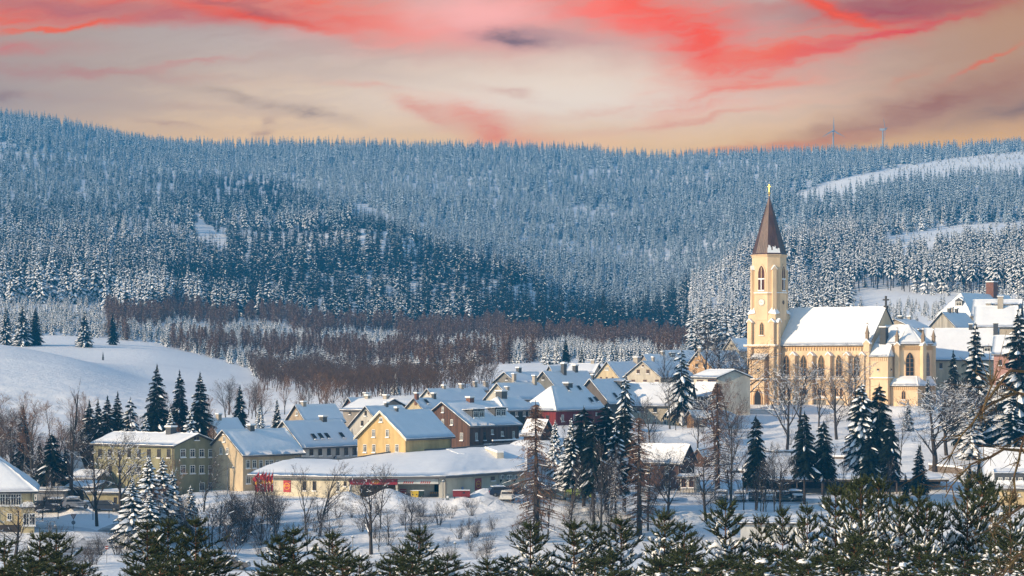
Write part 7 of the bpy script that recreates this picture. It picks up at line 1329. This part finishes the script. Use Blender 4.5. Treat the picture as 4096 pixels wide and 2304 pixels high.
Y = 316.5; x = (1846 - CX) * Y / FP; z = z1(x, Y); sk = thing('skip', 'red metal skip standing at the top of the bank', 'skip', (x, Y, z + .2)); mb = MB(); mb.box(-1.2, 1.2, -.6, .6, 0, .85, 0); mb.box(-1.25, 1.25, -.65, .65, .72, .8, 0); mb.box(.2, .5, -.62, -.6, .45, .7, 1); mb.obj('tub', [mat('skip_red', (.24, .018, .02), .6, .4, 2), BLACK], sk); mb = MB(); mb.box(-1.2, 1.2, -.6, .6, .851, .93); mb.obj('snow_layer', SNOW, sk)
for q in (-.95, 0, .95): mb = MB(); mb.box(q - .05, q + .05, -.5, .5, -.5, 0); mb.obj('foot', BLACK, sk)
Y = 318.8; x = (1790 - CX) * Y / FP; bx = thing('cabinet', 'grey utility cabinet with a white disc at the corner downpipe', 'utility cabinet', (x, Y, z1(x, Y))); mb = MB(); mb.box(-.25, .25, -.2, .2, -.4, .95, 0); mb.box(-.3, .3, -.25, .25, .951, 1.0, 0); disc(mb, Vector((0, -.21, .6)), Vector((1, 0, 0)), .16, 1); mb.obj('housing', [mat('cabinet_grey', (.15, .18, .19), .6), SNOW], bx)
# long carport and walls of the churchyard
def long_roof(label, x0, x1, ye, yb, Y, name, depth=6.0, wallc=(.05, .032, .028), fasc=(.10, .075, .055), n=9, cat='carport'):
    a = P(x0, ye, Y); b = P(x1, ye, Y); zb = -(yb - HY) * Y / FP; root = thing(name, label, cat, ((a.x + b.x) / 2, Y + depth / 2, zb)); w = (b.x - a.x) / 2; h = a.z - zb; mb = MB(); mb.box(-w, w, depth / 2 - .3, depth / 2, -1.5, h, 0); mb.obj('back_wall', wallm(wallc, 'boards'), root)
    for k in range(n): q = -w + .1 + (2 * w - .2) * k / (n - 1); mb = MB(); mb.box(q - .09, q + .09, -depth / 2 + .1, -depth / 2 + .3, -1.5, h, 0); mb.obj('post', wallm((.16, .12, .09), 'boards'), root)
    mb = MB(); mb.box(-w - .2, w + .2, -depth / 2 - .2, depth / 2 + .2, h, h + .28, 0); rf = mb.obj('roof', wallm(fasc, 'boards'), root); sb = MB(); snow_sheet(sb, quad_grid(Vector((-w - .2, -depth / 2 - .2, h + .29)), Vector((w + .2, -depth / 2 - .2, h + .29)), Vector((w + .2, depth / 2 + .2, h + .6)), Vector((-w - .2, depth / 2 + .2, h + .6)), .9), .4, 0, 2); sb.obj('snow_cover', SNOW, rf)
long_roof('long low dark carport with a flat snow roof under the churchyard', 2986, 3790, 1926, 1974, 347, 'carport')
def wallrun(label, path, h, name='garden_wall', cat='wall', m=STONE, th=.5, snow=.28):
    pts = [ghit(*p) for p in path]; mid = pts[len(pts) // 2]; root = thing(name, label, cat, mid); mb = MB(); sb = MB()
    for a, b in zip(pts, pts[1:]):
        n = max(1, int((b - a).length / 2))
        for k in range(n):
            p, q = a.lerp(b, k / n), a.lerp(b, (k + 1) / n); zp, zq = z1(p.x, p.y), z1(q.x, q.y); d = Vector((q.x - p.x, q.y - p.y, 0)).normalized(); nn = Vector((-d.y, d.x, 0)) * th; p = Vector((p.x, p.y, zp)) - mid; q = Vector((q.x, q.y, zq)) - mid
            mb.extr([p - Vector((0, 0, 1)), q - Vector((0, 0, 1)), q + Vector((0, 0, h)), p + Vector((0, 0, h))], nn, 0); sb.extr([p - nn * .2 + Vector((0, 0, h + .01)), q - nn * .2 + Vector((0, 0, h + .01)), q - nn * .1 + Vector((0, 0, h + snow)), p - nn * .1 + Vector((0, 0, h + snow))], nn * 1.4, 0)
    mb.obj('masonry', m, root); sb.obj('snow_cap', SNOW, root)
wallrun('rubble stone garden wall stepping down under the wide snow-lined tree', [(3715, 1885), (3800, 1893), (3892, 1912)], 1.0)
wallrun('low dark terrace wall across the churchyard, upper one', [(3050, 1806), (3110, 1812), (3180, 1812)], .25, 'terrace_wall', 'wall', STONE, .4, .2)
wallrun('low dark terrace wall on the left of the churchyard', [(2905, 1895), (2950, 1893), (3000, 1895)], .35, 'terrace_wall', 'wall', STONE, .4, .3)
wallrun('terrace wall behind the ragged spruces of the churchyard', [(3330, 1836), (3400, 1836), (3470, 1838)], .35, 'terrace_wall', 'wall', STONE, .4, .3)
def fence(label, path, h, m, name='picket_fence', dx=.22, rail=True):
    pts = [ghit(*p) if not isinstance(p, Vector) else p for p in path]; mid = pts[len(pts) // 2]; root = thing(name, label, 'fence', mid); mb = MB(); rb = MB(); pb = MB()
    for a, b in zip(pts, pts[1:]):
        L = (b - a).length; n = int(L / dx)
        for k in range(n):
            p = a.lerp(b, k / n); z = z1(p.x, p.y) - mid.z; (mb if k % 10 else pb).box(p.x - mid.x - .04, p.x - mid.x + .04, p.y - mid.y - .02, p.y - mid.y + .02, z - .3, z + h)
        for zz in (.35, .85): rb.tube(a - mid + Vector((0, 0, h * zz)), b - mid + Vector((0, 0, h * zz)), .035, .035, 4)
    mb.obj('pickets', m, root); rb.obj('rails', m, root); pb.obj('posts', m, root)
fence('dark picket fence before the dark brick house', [(2420, 1975), (2540, 1978), (2650, 1981), (2800, 1983), (2940, 1984)], 1.0, wallm((.06, .05, .045), 'boards'))
# balustrade terrace before the church door
bp = P(3040, 1640, 452); root = thing('balustrade', 'white snowy balustrade of the terrace before the church door', 'balustrade', (bp.x, bp.y, z1(bp.x, bp.y))); mb = MB(); 
for k in range(24): q = -2.5 + 5 * k / 23; mb.box(q - .05, q + .05, -.05, .05, -.3, .7, 0)
mb.obj('balusters', wallm((.6, .58, .54)), root); mb = MB(); mb.box(-2.6, 2.6, -.09, .09, .7, .82, 0); mb.obj('handrail', wallm((.6, .58, .54)), root); mb = MB(); mb.box(-2.62, 2.62, -.13, .13, .821, 1.0, 0); mb.obj('snow_cap', SNOW, root)
# ------------------------------------------------------------------ wind turbines far behind the ridge
WT = mat('turbine_white', (.26, .25, .25), .6)
def turbine(label, px, hubpy, Y, az, ph, rb):
    x = (px - CX) * Y / FP; zh = -(hubpy - HY) * Y / FP; z = z1(x, Y); h = zh - z; root = thing('wind_turbine', label, 'wind turbine', (x, Y, z), R(az)); mb = MB(); mb.tube((0, 0, -2), (0, 0, h), 1.1, .7, 12); mb.obj('tower', WT, root); mb = MB(); mb.box(-1.1, 1.1, -2.2, 3.2, h - .9, h + 1.5); mb.obj('nacelle', WT, root)
    mb = MB(); mb.tube((0, -2.21, h + .3), (0, -3.8, h + .3), 1.1, .3, 10); hb = mb.obj('hub', WT, root)
    for k in range(3):
        a = R(ph + 120 * k); u = Vector((math.sin(a), 0, math.cos(a))); w = Vector((math.cos(a), 0, -math.sin(a))); mb = MB(); c = Vector((0, -2.9, h + .3)); mb.extr([c + u * .8 - w * .35, c + u * rb * .2 - w * .5, c + u * rb, c + u * rb * .2 + w * 1.0, c + u * .8 + w * .35], (0, .3, 0), 0); mb.obj('blade', WT, hb)
turbine('nearer-looking wind turbine on the ridge with one blade straight up', 3333, 524, 2480, 0, 0, 16); turbine('wind turbine on the ridge seen edge-on, right of the other', 3531, 519, 2480, 70, 75, 15)
# ------------------------------------------------------------------ the forest on the far slopes
def merge(tk, tb): tb.v += [v for v in tk.v]; tb.f += [f + tb.k for f in tk.f]; tb.m += tk.m; tb.k += tk.k; return tb
def fproto(seed, H, Rd, tr=.013, **kw):
    tb = spruce(seed, H=H, Rd=Rd, **kw); tk = trunk_tb(H, tr * H, 2); return merge(tk, tb).mesh('forest_spruce', [FOREST, SNOWT, BARK])
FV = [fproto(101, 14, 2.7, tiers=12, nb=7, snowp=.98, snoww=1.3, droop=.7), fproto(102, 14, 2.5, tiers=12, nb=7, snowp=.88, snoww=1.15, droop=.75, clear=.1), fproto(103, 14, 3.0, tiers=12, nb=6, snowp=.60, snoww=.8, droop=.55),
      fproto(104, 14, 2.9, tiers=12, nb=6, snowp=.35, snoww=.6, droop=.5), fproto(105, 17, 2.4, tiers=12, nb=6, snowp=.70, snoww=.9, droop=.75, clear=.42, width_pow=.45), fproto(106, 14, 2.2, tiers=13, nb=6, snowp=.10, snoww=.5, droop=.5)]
def frosted(me): m = me.copy(); m.materials[1] = FROST_SHADE; return m
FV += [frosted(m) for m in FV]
YV = [fproto(111, 5, 1.3, tiers=9, nb=6, snowp=.97, snoww=1.15, droop=.6), fproto(112, 5, 1.1, tiers=9, nb=6, snowp=.9, snoww=1.0, droop=.6)]
def two(pr, nm):
    tk, cr, H, _ = pr; a = bpy.data.objects.new('x', tk); nv = []; 
    import bmesh
    bm = bmesh.new(); bm.from_mesh(tk); n0 = len(bm.faces); bm.from_mesh(cr); me = bpy.data.meshes.new(nm); bm.to_mesh(me); bm.free(); bpy.data.objects.remove(a)
    for m in cr.materials: me.materials.append(m)
    return me
LV = [two(bare(s, 12, 'larch', .10, density=1.0, tw_=.05, nt=34), 'larch') for s in (121, 122)]
BV = [two(bare(s, 8, 'upright', .25, brown=True, density=.7, tw_=.035), 'thin_tree') for s in (123, 124)]
for m_ in BV: m_.materials[1] = THICK; m_.materials[2] = THICK
rs = np.random.RandomState(12)
def jitter_grid(step, y0, y1):
    ys = np.arange(y0, y1, step); P_ = []
    for y in ys:
        xs = np.arange(-.285 * y, .285 * y, step); P_.append(np.stack([xs + rs.uniform(-.48, .48, len(xs)) * step, np.full(len(xs), y) + rs.uniform(-.48, .48, len(xs)) * step], -1))
    p = np.concatenate(P_); z = zt(p[:, 0], p[:, 1]); px = CX + FP * p[:, 0] / p[:, 1]; py = HY - FP * z / p[:, 1]; return p[:, 0], p[:, 1], z, px, py
def inpoly(px, py, poly):
    r = np.zeros(len(px), bool); n = len(poly)
    for i in range(n):
        x1, y1 = poly[i]; x2, y2 = poly[(i + 1) % n]; c = ((y1 > py) != (y2 > py)) & (px < (x2 - x1) * (py - y1) / ((y2 - y1) if y2 != y1 else 1e-9) + x1); r ^= c
    return r
CLEAR = [[(3080, 805), (3400, 705), (3800, 635), (4500, 565), (4500, 690), (3900, 712), (3600, 750), (3300, 812)], [(3490, 1050), (3570, 945), (3750, 912), (4500, 862), (4500, 985), (3900, 1010), (3620, 1068)], [(3440, 1150), (3800, 1190), (4100, 1215), (4100, 1290), (3700, 1300), (3450, 1290)], [(775, 925), (830, 900), (925, 985), (905, 1010), (800, 1005)], [(1385, 805), (1480, 830), (1590, 880), (1545, 905), (1430, 860)]]
EDGE = ([-900, 0, 300, 600, 820, 1000, 1060, 1400, 1600, 2000, 2050, 2700, 2760, 3380, 3420, 5200], [1330, 1338, 1345, 1370, 1425, 1480, 1565, 1600, 1600, 1580, 1490, 1470, 1440, 1435, 1300, 1300])
def common(px, py, Y, x):
    ok = (py < np.interp(px, *EDGE)) & (Y > 640) & (Y < 2450)
    for c in CLEAR: ok &= ~inpoly(px, py, c)
    return ok
def tt(px, py): return py - (1252 + .056 * (px - 500)) + (vnoise(px, py * 2, 130, 9) - .5) * 60 + (vnoise(px, py * 3, 35, 10) - .5) * 22
STUFF = {}
ALL = []      # (kind, variant mesh, x, y, z, height, rz, width)
def emit(kind, mesh_list, pick, x, y, z, h, H0):
    for i in range(len(x)): ALL.append((kind, mesh_list[pick[i]], x[i], y[i], z[i], h[i] / H0, rs.rand() * 6.28, rs.uniform(.85, 1.2)))
x, y, z, px, py = jitter_grid(7.6, 640, 2450); t = tt(px, py); ok = common(px, py, y, x) & ((t < 0) | (px > 2760)) & ~((px < 420) & (py > 1215)); 
near_r = (px > 3400) & (py > 1180)
ok &= ~near_r | (rs.rand(len(x)) < .5); ok &= rs.rand(len(x)) < np.interp(y, [1100, 1500, 2300], [1.0, .75, .62])
x, y, z, px, py, t = [a[ok] for a in (x, y, z, px, py, t)]
nz = vnoise(x, y, 60, 21); nz2 = vnoise(x, y, 14, 22); stand = vnoise(x, y, 130, 23)
behind = np.clip((y - np.interp(px, [1100, 1500, 2000, 2500, 2760, 3000, 3300], [1900, 1430, 1260, 1050, 1230, 1340, 1700])) / 60, 0, 1)     # the far face beyond the two spurs: frosted, its shade put into the colour
front = np.clip(1 - np.abs(t + 22) / 34, 0, 1) * (px < 2000); dark2 = np.clip(1 - np.abs(t + 100) / 50, 0, 1) * (px < 2700)
spur = (1 - behind) * np.clip((px - 500) / 500, 0, 1) * (px < 2760)
frost = np.clip((900 - py) / 200, 0, 1)
sc = .16 * frost + .40 * behind + .55 * front * (px < 1900) - .75 * dark2 - .80 * spur + .75 * np.clip(1 - np.abs(px - 2850) / 260, 0, 1) * (py > 1060) * (py < 1400) * (1 - behind) - 1.0 * np.clip(1 - np.abs(t + 20) / 45, 0, 1) * (px > 1900) * (px < 2760) + (nz - .5) * .7 + (nz2 - .5) * .4 + rs.uniform(-.35, .35, len(x)) - .04  # sunlit edge of the right spur put in as snowier, whiter trees
pick = np.where(sc > .25, 0, np.where(sc > 0, 1, np.where(sc > -.3, 2, np.where(sc > -.6, 3, 5))))
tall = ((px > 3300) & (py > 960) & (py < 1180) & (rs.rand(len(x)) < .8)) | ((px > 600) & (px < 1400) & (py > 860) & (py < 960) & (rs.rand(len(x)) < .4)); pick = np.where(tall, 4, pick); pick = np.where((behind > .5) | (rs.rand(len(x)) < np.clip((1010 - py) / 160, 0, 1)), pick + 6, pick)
h = rs.uniform(9.5, 16.5, len(x)) * (.72 + .5 * stand); h = np.where((t > -50) & (px < 2760), h * 1.15, h); h = np.where(tall, rs.uniform(15, 19, len(x)), h); h = np.where(near_r[ok], rs.uniform(5, 8, len(x)), h)
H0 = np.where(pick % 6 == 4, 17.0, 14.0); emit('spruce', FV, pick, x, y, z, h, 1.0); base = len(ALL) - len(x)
for i in range(len(x)): a = ALL[base + i]; ALL[base + i] = a[:5] + (h[i] / H0[i],) + a[6:]
# young snowy spruces, larches and thin brown trees in bands on the near slope
x, y, z, px, py = jitter_grid(3.6, 660, 1100); t = tt(px, py); ok = common(px, py, y, x) & (px < 2760) & (((t > 40) & (rs.rand(len(x)) < .22) & (y < 960)) | ((t > 44) & (t < 108)) | ((t > 150) & (t < 208)) | ((px < 1150) & (py > np.interp(px, *EDGE) - 42))) | (common(px, py, y, x) & (px < 420) & (py > 1215) & (rs.rand(len(x)) < .45)); x, y, z, px, py, t = [a[ok] for a in (x, y, z, px, py, t)]
emit('young', YV, rs.randint(0, 2, len(x)), x, y, z, rs.uniform(2.6, 5.2, len(x)), 5.0)
x, y, z, px, py = jitter_grid(4.4, 660, 1250); t = tt(px, py); ok = common(px, py, y, x) & (px > 430) & (px < 2760) & (((t > -4) & (t < 38)) | ((t > 106) & (t < 150) & (px < 2150))) & (rs.rand(len(x)) < .9); x, y, z, px, py, t = [a[ok] for a in (x, y, z, px, py, t)]
emit('larch', LV, rs.randint(0, 2, len(x)), x, y, z, rs.uniform(5.5, 9.5, len(x)), 12.0); L0 = len(ALL) - len(x)
for i in range(L0, len(ALL)): a = ALL[i]; ALL[i] = a[:7] + (a[7] * 1.45,)
x, y, z, px, py = jitter_grid(3.7, 500, 1100); t = tt(px, py); ok = common(px, py, y + 150, x) & (px > 1000) & (px < 2760) & (t > 196) & ((px < 2000) | (y > 590)); x, y, z, px, py, t = [a[ok] for a in (x, y, z, px, py, t)]
emit('thin', BV, rs.randint(0, 2, len(x)), x, y, z, rs.uniform(3.8, 6.5, len(x)), 8.0)
# snow-dusted seedlings on the clearings
x, y, z, px, py = jitter_grid(7.0, 700, 2450); ok = inpoly(px, py, CLEAR[0]) & (rs.rand(len(x)) < np.clip((px - 3300) / 1200, .03, .5)) | inpoly(px, py, CLEAR[1]) & (rs.rand(len(x)) < .25) | inpoly(px, py, CLEAR[3]) & (rs.rand(len(x)) < .2) | inpoly(px, py, CLEAR[2]) & (px > 3540) & (py > 1215) & (rs.rand(len(x)) < .8); x, y, z, px, py = [a[ok] for a in (x, y, z, px, py)]
emit('young', YV, rs.randint(0, 2, len(x)), x, y, z, rs.uniform(1.8, 4.5, len(x)), 5.0)
LAB = {'spruce': ('forest_spruce', 'snow-dusted spruce at the front of the hillside forest', 'spruce tree', 'spruces standing at the front of the hillside forest', 300), 'young': ('small_spruce', 'small snow-wrapped spruce in the young plantation strips', 'spruce tree', 'small spruces of the young plantation strips', 240),
       'larch': ('larch', 'rust-brown leafless larch in the larch strips below the forest', 'larch tree', 'larches of the brown strips below the forest', 240), 'thin': ('bare_tree', 'thin brown leafless tree in the thicket above the rooftops', 'bare tree', 'thin trees in the thicket above the rooftops', 160)}
def lab(kind, me, px, py, s):
    m = min(MARKS, key=lambda q: abs(q[0] - px)); side = '' if abs(m[0] - px) < 45 else (' slightly left of' if px < m[0] else ' slightly right of')
    look = {'forest_spruce': 'heavily snowed', 'forest_spruce.001': 'snow-draped', 'forest_spruce.002': 'half-snowed', 'forest_spruce.003': 'dark lightly snowed', 'forest_spruce.004': 'high-crowned', 'forest_spruce.005': 'nearly black', 'forest_spruce.006': 'frosted', 'forest_spruce.007': 'frosted drooping', 'forest_spruce.008': 'half-frosted', 'forest_spruce.009': 'dark frosted', 'forest_spruce.010': 'high-crowned frosted', 'forest_spruce.011': 'dark slender'}.get(me.name, {'young': 'small snow-wrapped', 'larch': 'rust-brown', 'thin': 'thin brown'}.get(kind, ''))
    noun = {'spruce': 'forest spruce', 'young': 'plantation spruce', 'larch': 'larch', 'thin': 'leafless tree'}[kind]; size = 'tall ' if s > 1.12 else 'short ' if s < .85 else ''
    band = 'low' if py > 1400 else 'midway' if py > 1300 else 'high' if py > 1200 else 'far'
    return '%s%s %s %s above%s %s' % (size, look, noun, band, ' and left of' if 'left' in side else ' and right of' if 'right' in side else '', m[1])
def build_forest():
    for kind, (nm, lb, ct, grp, nind) in LAB.items():
        L = [a for a in ALL if a[0] == kind]; px = np.array([CX + FP * a[2] / a[3] for a in L]); py = np.array([HY - FP * a[4] / a[3] for a in L]); size = np.array([a[5] * 1000 / a[3] for a in L])
        size[(px < 15) | (px > 4080) | (py > 1600)] = -1; order = np.argsort(-size); solo = set(order[:nind].tolist())
        meshes = []; 
        for a in L:
            if a[1] not in meshes: meshes.append(a[1])
        for me in meshes:     # every kind of shape keeps at least one tree of its own
            if not any(L[i][1] is me for i in solo): solo.add(next(int(i) for i in order if L[int(i)][1] is me))
        src = {}
        for i in sorted(solo):
            _, me, x, y, z, s, rz, w = L[i]; o = link(bpy.data.objects.new(nm, me)); o.location = (x, y, z); o.rotation_euler = (0, 0, rz); o.scale = (s * w, s * w, s); tag(o, lab(kind, me, px[i], py[i], s), ct, grp); src.setdefault(me.name, o)
        rest = [a for i, a in enumerate(L) if i not in solo]
        if rest: gn_stuff({'spruce': 'spruce_forest', 'young': 'young_plantation', 'larch': 'larch_wood', 'thin': 'brown_thicket'}[kind], {'spruce': 'far hillside forest of frosted blue-green spruces', 'young': 'strips of small snow-white young spruces', 'larch': 'rust-brown leafless larch strips below the forest', 'thin': 'brown leafless thicket above the rooftops'}[kind], rest, meshes, src, {'spruce': 'forest', 'young': 'plantation', 'larch': 'forest', 'thin': 'thicket'}[kind])
def gn_stuff(name, label, pts, meshes, src, cat):
    me = bpy.data.meshes.new(name); n = len(pts); me.vertices.add(n); me.vertices.foreach_set('co', np.array([a[2:5] for a in pts], np.float32).ravel())
    idx = {m.name: i for i, m in enumerate(meshes)}
    for an, ty, dat in (('vid', 'INT', np.array([idx[a[1].name] for a in pts], np.int32)), ('rz', 'FLOAT', np.array([a[6] for a in pts], np.float32)), ('sz', 'FLOAT', np.array([a[5] for a in pts], np.float32)), ('sw', 'FLOAT', np.array([a[5] * a[7] for a in pts], np.float32))):
        at = me.attributes.new(an, ty, 'POINT'); at.data.foreach_set('value', dat)
    o = link(bpy.data.objects.new(name, me)); tag(o, label, cat, None, 'stuff')
    ng = bpy.data.node_groups.new(name, 'GeometryNodeTree'); ng.interface.new_socket('Geometry', in_out='INPUT', socket_type='NodeSocketGeometry'); ng.interface.new_socket('Geometry', in_out='OUTPUT', socket_type='NodeSocketGeometry')
    gi = ng.nodes.new('NodeGroupInput'); go = ng.nodes.new('NodeGroupOutput'); jn = ng.nodes.new('GeometryNodeJoinGeometry')
    def attr(nm, ty):
        a = ng.nodes.new('GeometryNodeInputNamedAttribute'); a.data_type = ty; a.inputs['Name'].default_value = nm; return [s for s in a.outputs if s.enabled and s.name == 'Attribute'][0]
    vid, rz, sz, sw = attr('vid', 'INT'), attr('rz', 'FLOAT'), attr('sz', 'FLOAT'), attr('sw', 'FLOAT'); rot = ng.nodes.new('ShaderNodeCombineXYZ'); ng.links.new(rz, rot.inputs[2]); scl = ng.nodes.new('ShaderNodeCombineXYZ'); ng.links.new(sw, scl.inputs[0]); ng.links.new(sw, scl.inputs[1]); ng.links.new(sz, scl.inputs[2])
    for m in meshes:
        cmp_ = ng.nodes.new('FunctionNodeCompare'); cmp_.data_type = 'INT'; cmp_.operation = 'EQUAL'; ii = [s for s in cmp_.inputs if s.enabled]; ng.links.new(vid, ii[0]); ii[1].default_value = idx[m.name]
        oi = ng.nodes.new('GeometryNodeObjectInfo'); oi.transform_space = 'ORIGINAL'; oi.inputs['Object'].default_value = src[m.name]; oi.inputs['As Instance'].default_value = False
        ip = ng.nodes.new('GeometryNodeInstanceOnPoints'); ng.links.new(gi.outputs[0], ip.inputs['Points']); ng.links.new(cmp_.outputs[0], ip.inputs['Selection']); ng.links.new(oi.outputs['Geometry'], ip.inputs['Instance']); ng.links.new(rot.outputs[0], ip.inputs['Rotation']); ng.links.new(scl.outputs[0], ip.inputs['Scale']); ng.links.new(ip.outputs[0], jn.inputs[0])
    ng.links.new(jn.outputs[0], go.inputs[0]); md = o.modifiers.new('scatter', 'NODES'); md.node_group = ng
    print(name, n)
build_forest()
# ------------------------------------------------------------------ air
def haze():
    mb = MB(); x0, x1, y0, y1, z0, z1_ = -4500, 4500, -60, 2960, float(ZG.min()) - 1.0, max(float(ZG.max()) + 20, 274.0); mb.box(x0, x1, y0, y1, z0, z1_); m = bpy.data.materials.new('haze_air'); m.use_nodes = True; t = m.node_tree; t.nodes.clear(); o = t.nodes.new('ShaderNodeOutputMaterial'); v = t.nodes.new('ShaderNodeVolumePrincipled'); v.inputs['Color'].default_value = (.05, .44, 1.0, 1); v.inputs['Density'].default_value = HAZE; v.inputs['Anisotropy'].default_value = .0; t.links.new(v.outputs[0], o.inputs['Volume']); ob = mb.obj('haze', m); tag(ob, 'thin bluish winter haze over the valley', 'haze', None, 'stuff')
HAZE = .00022
haze()
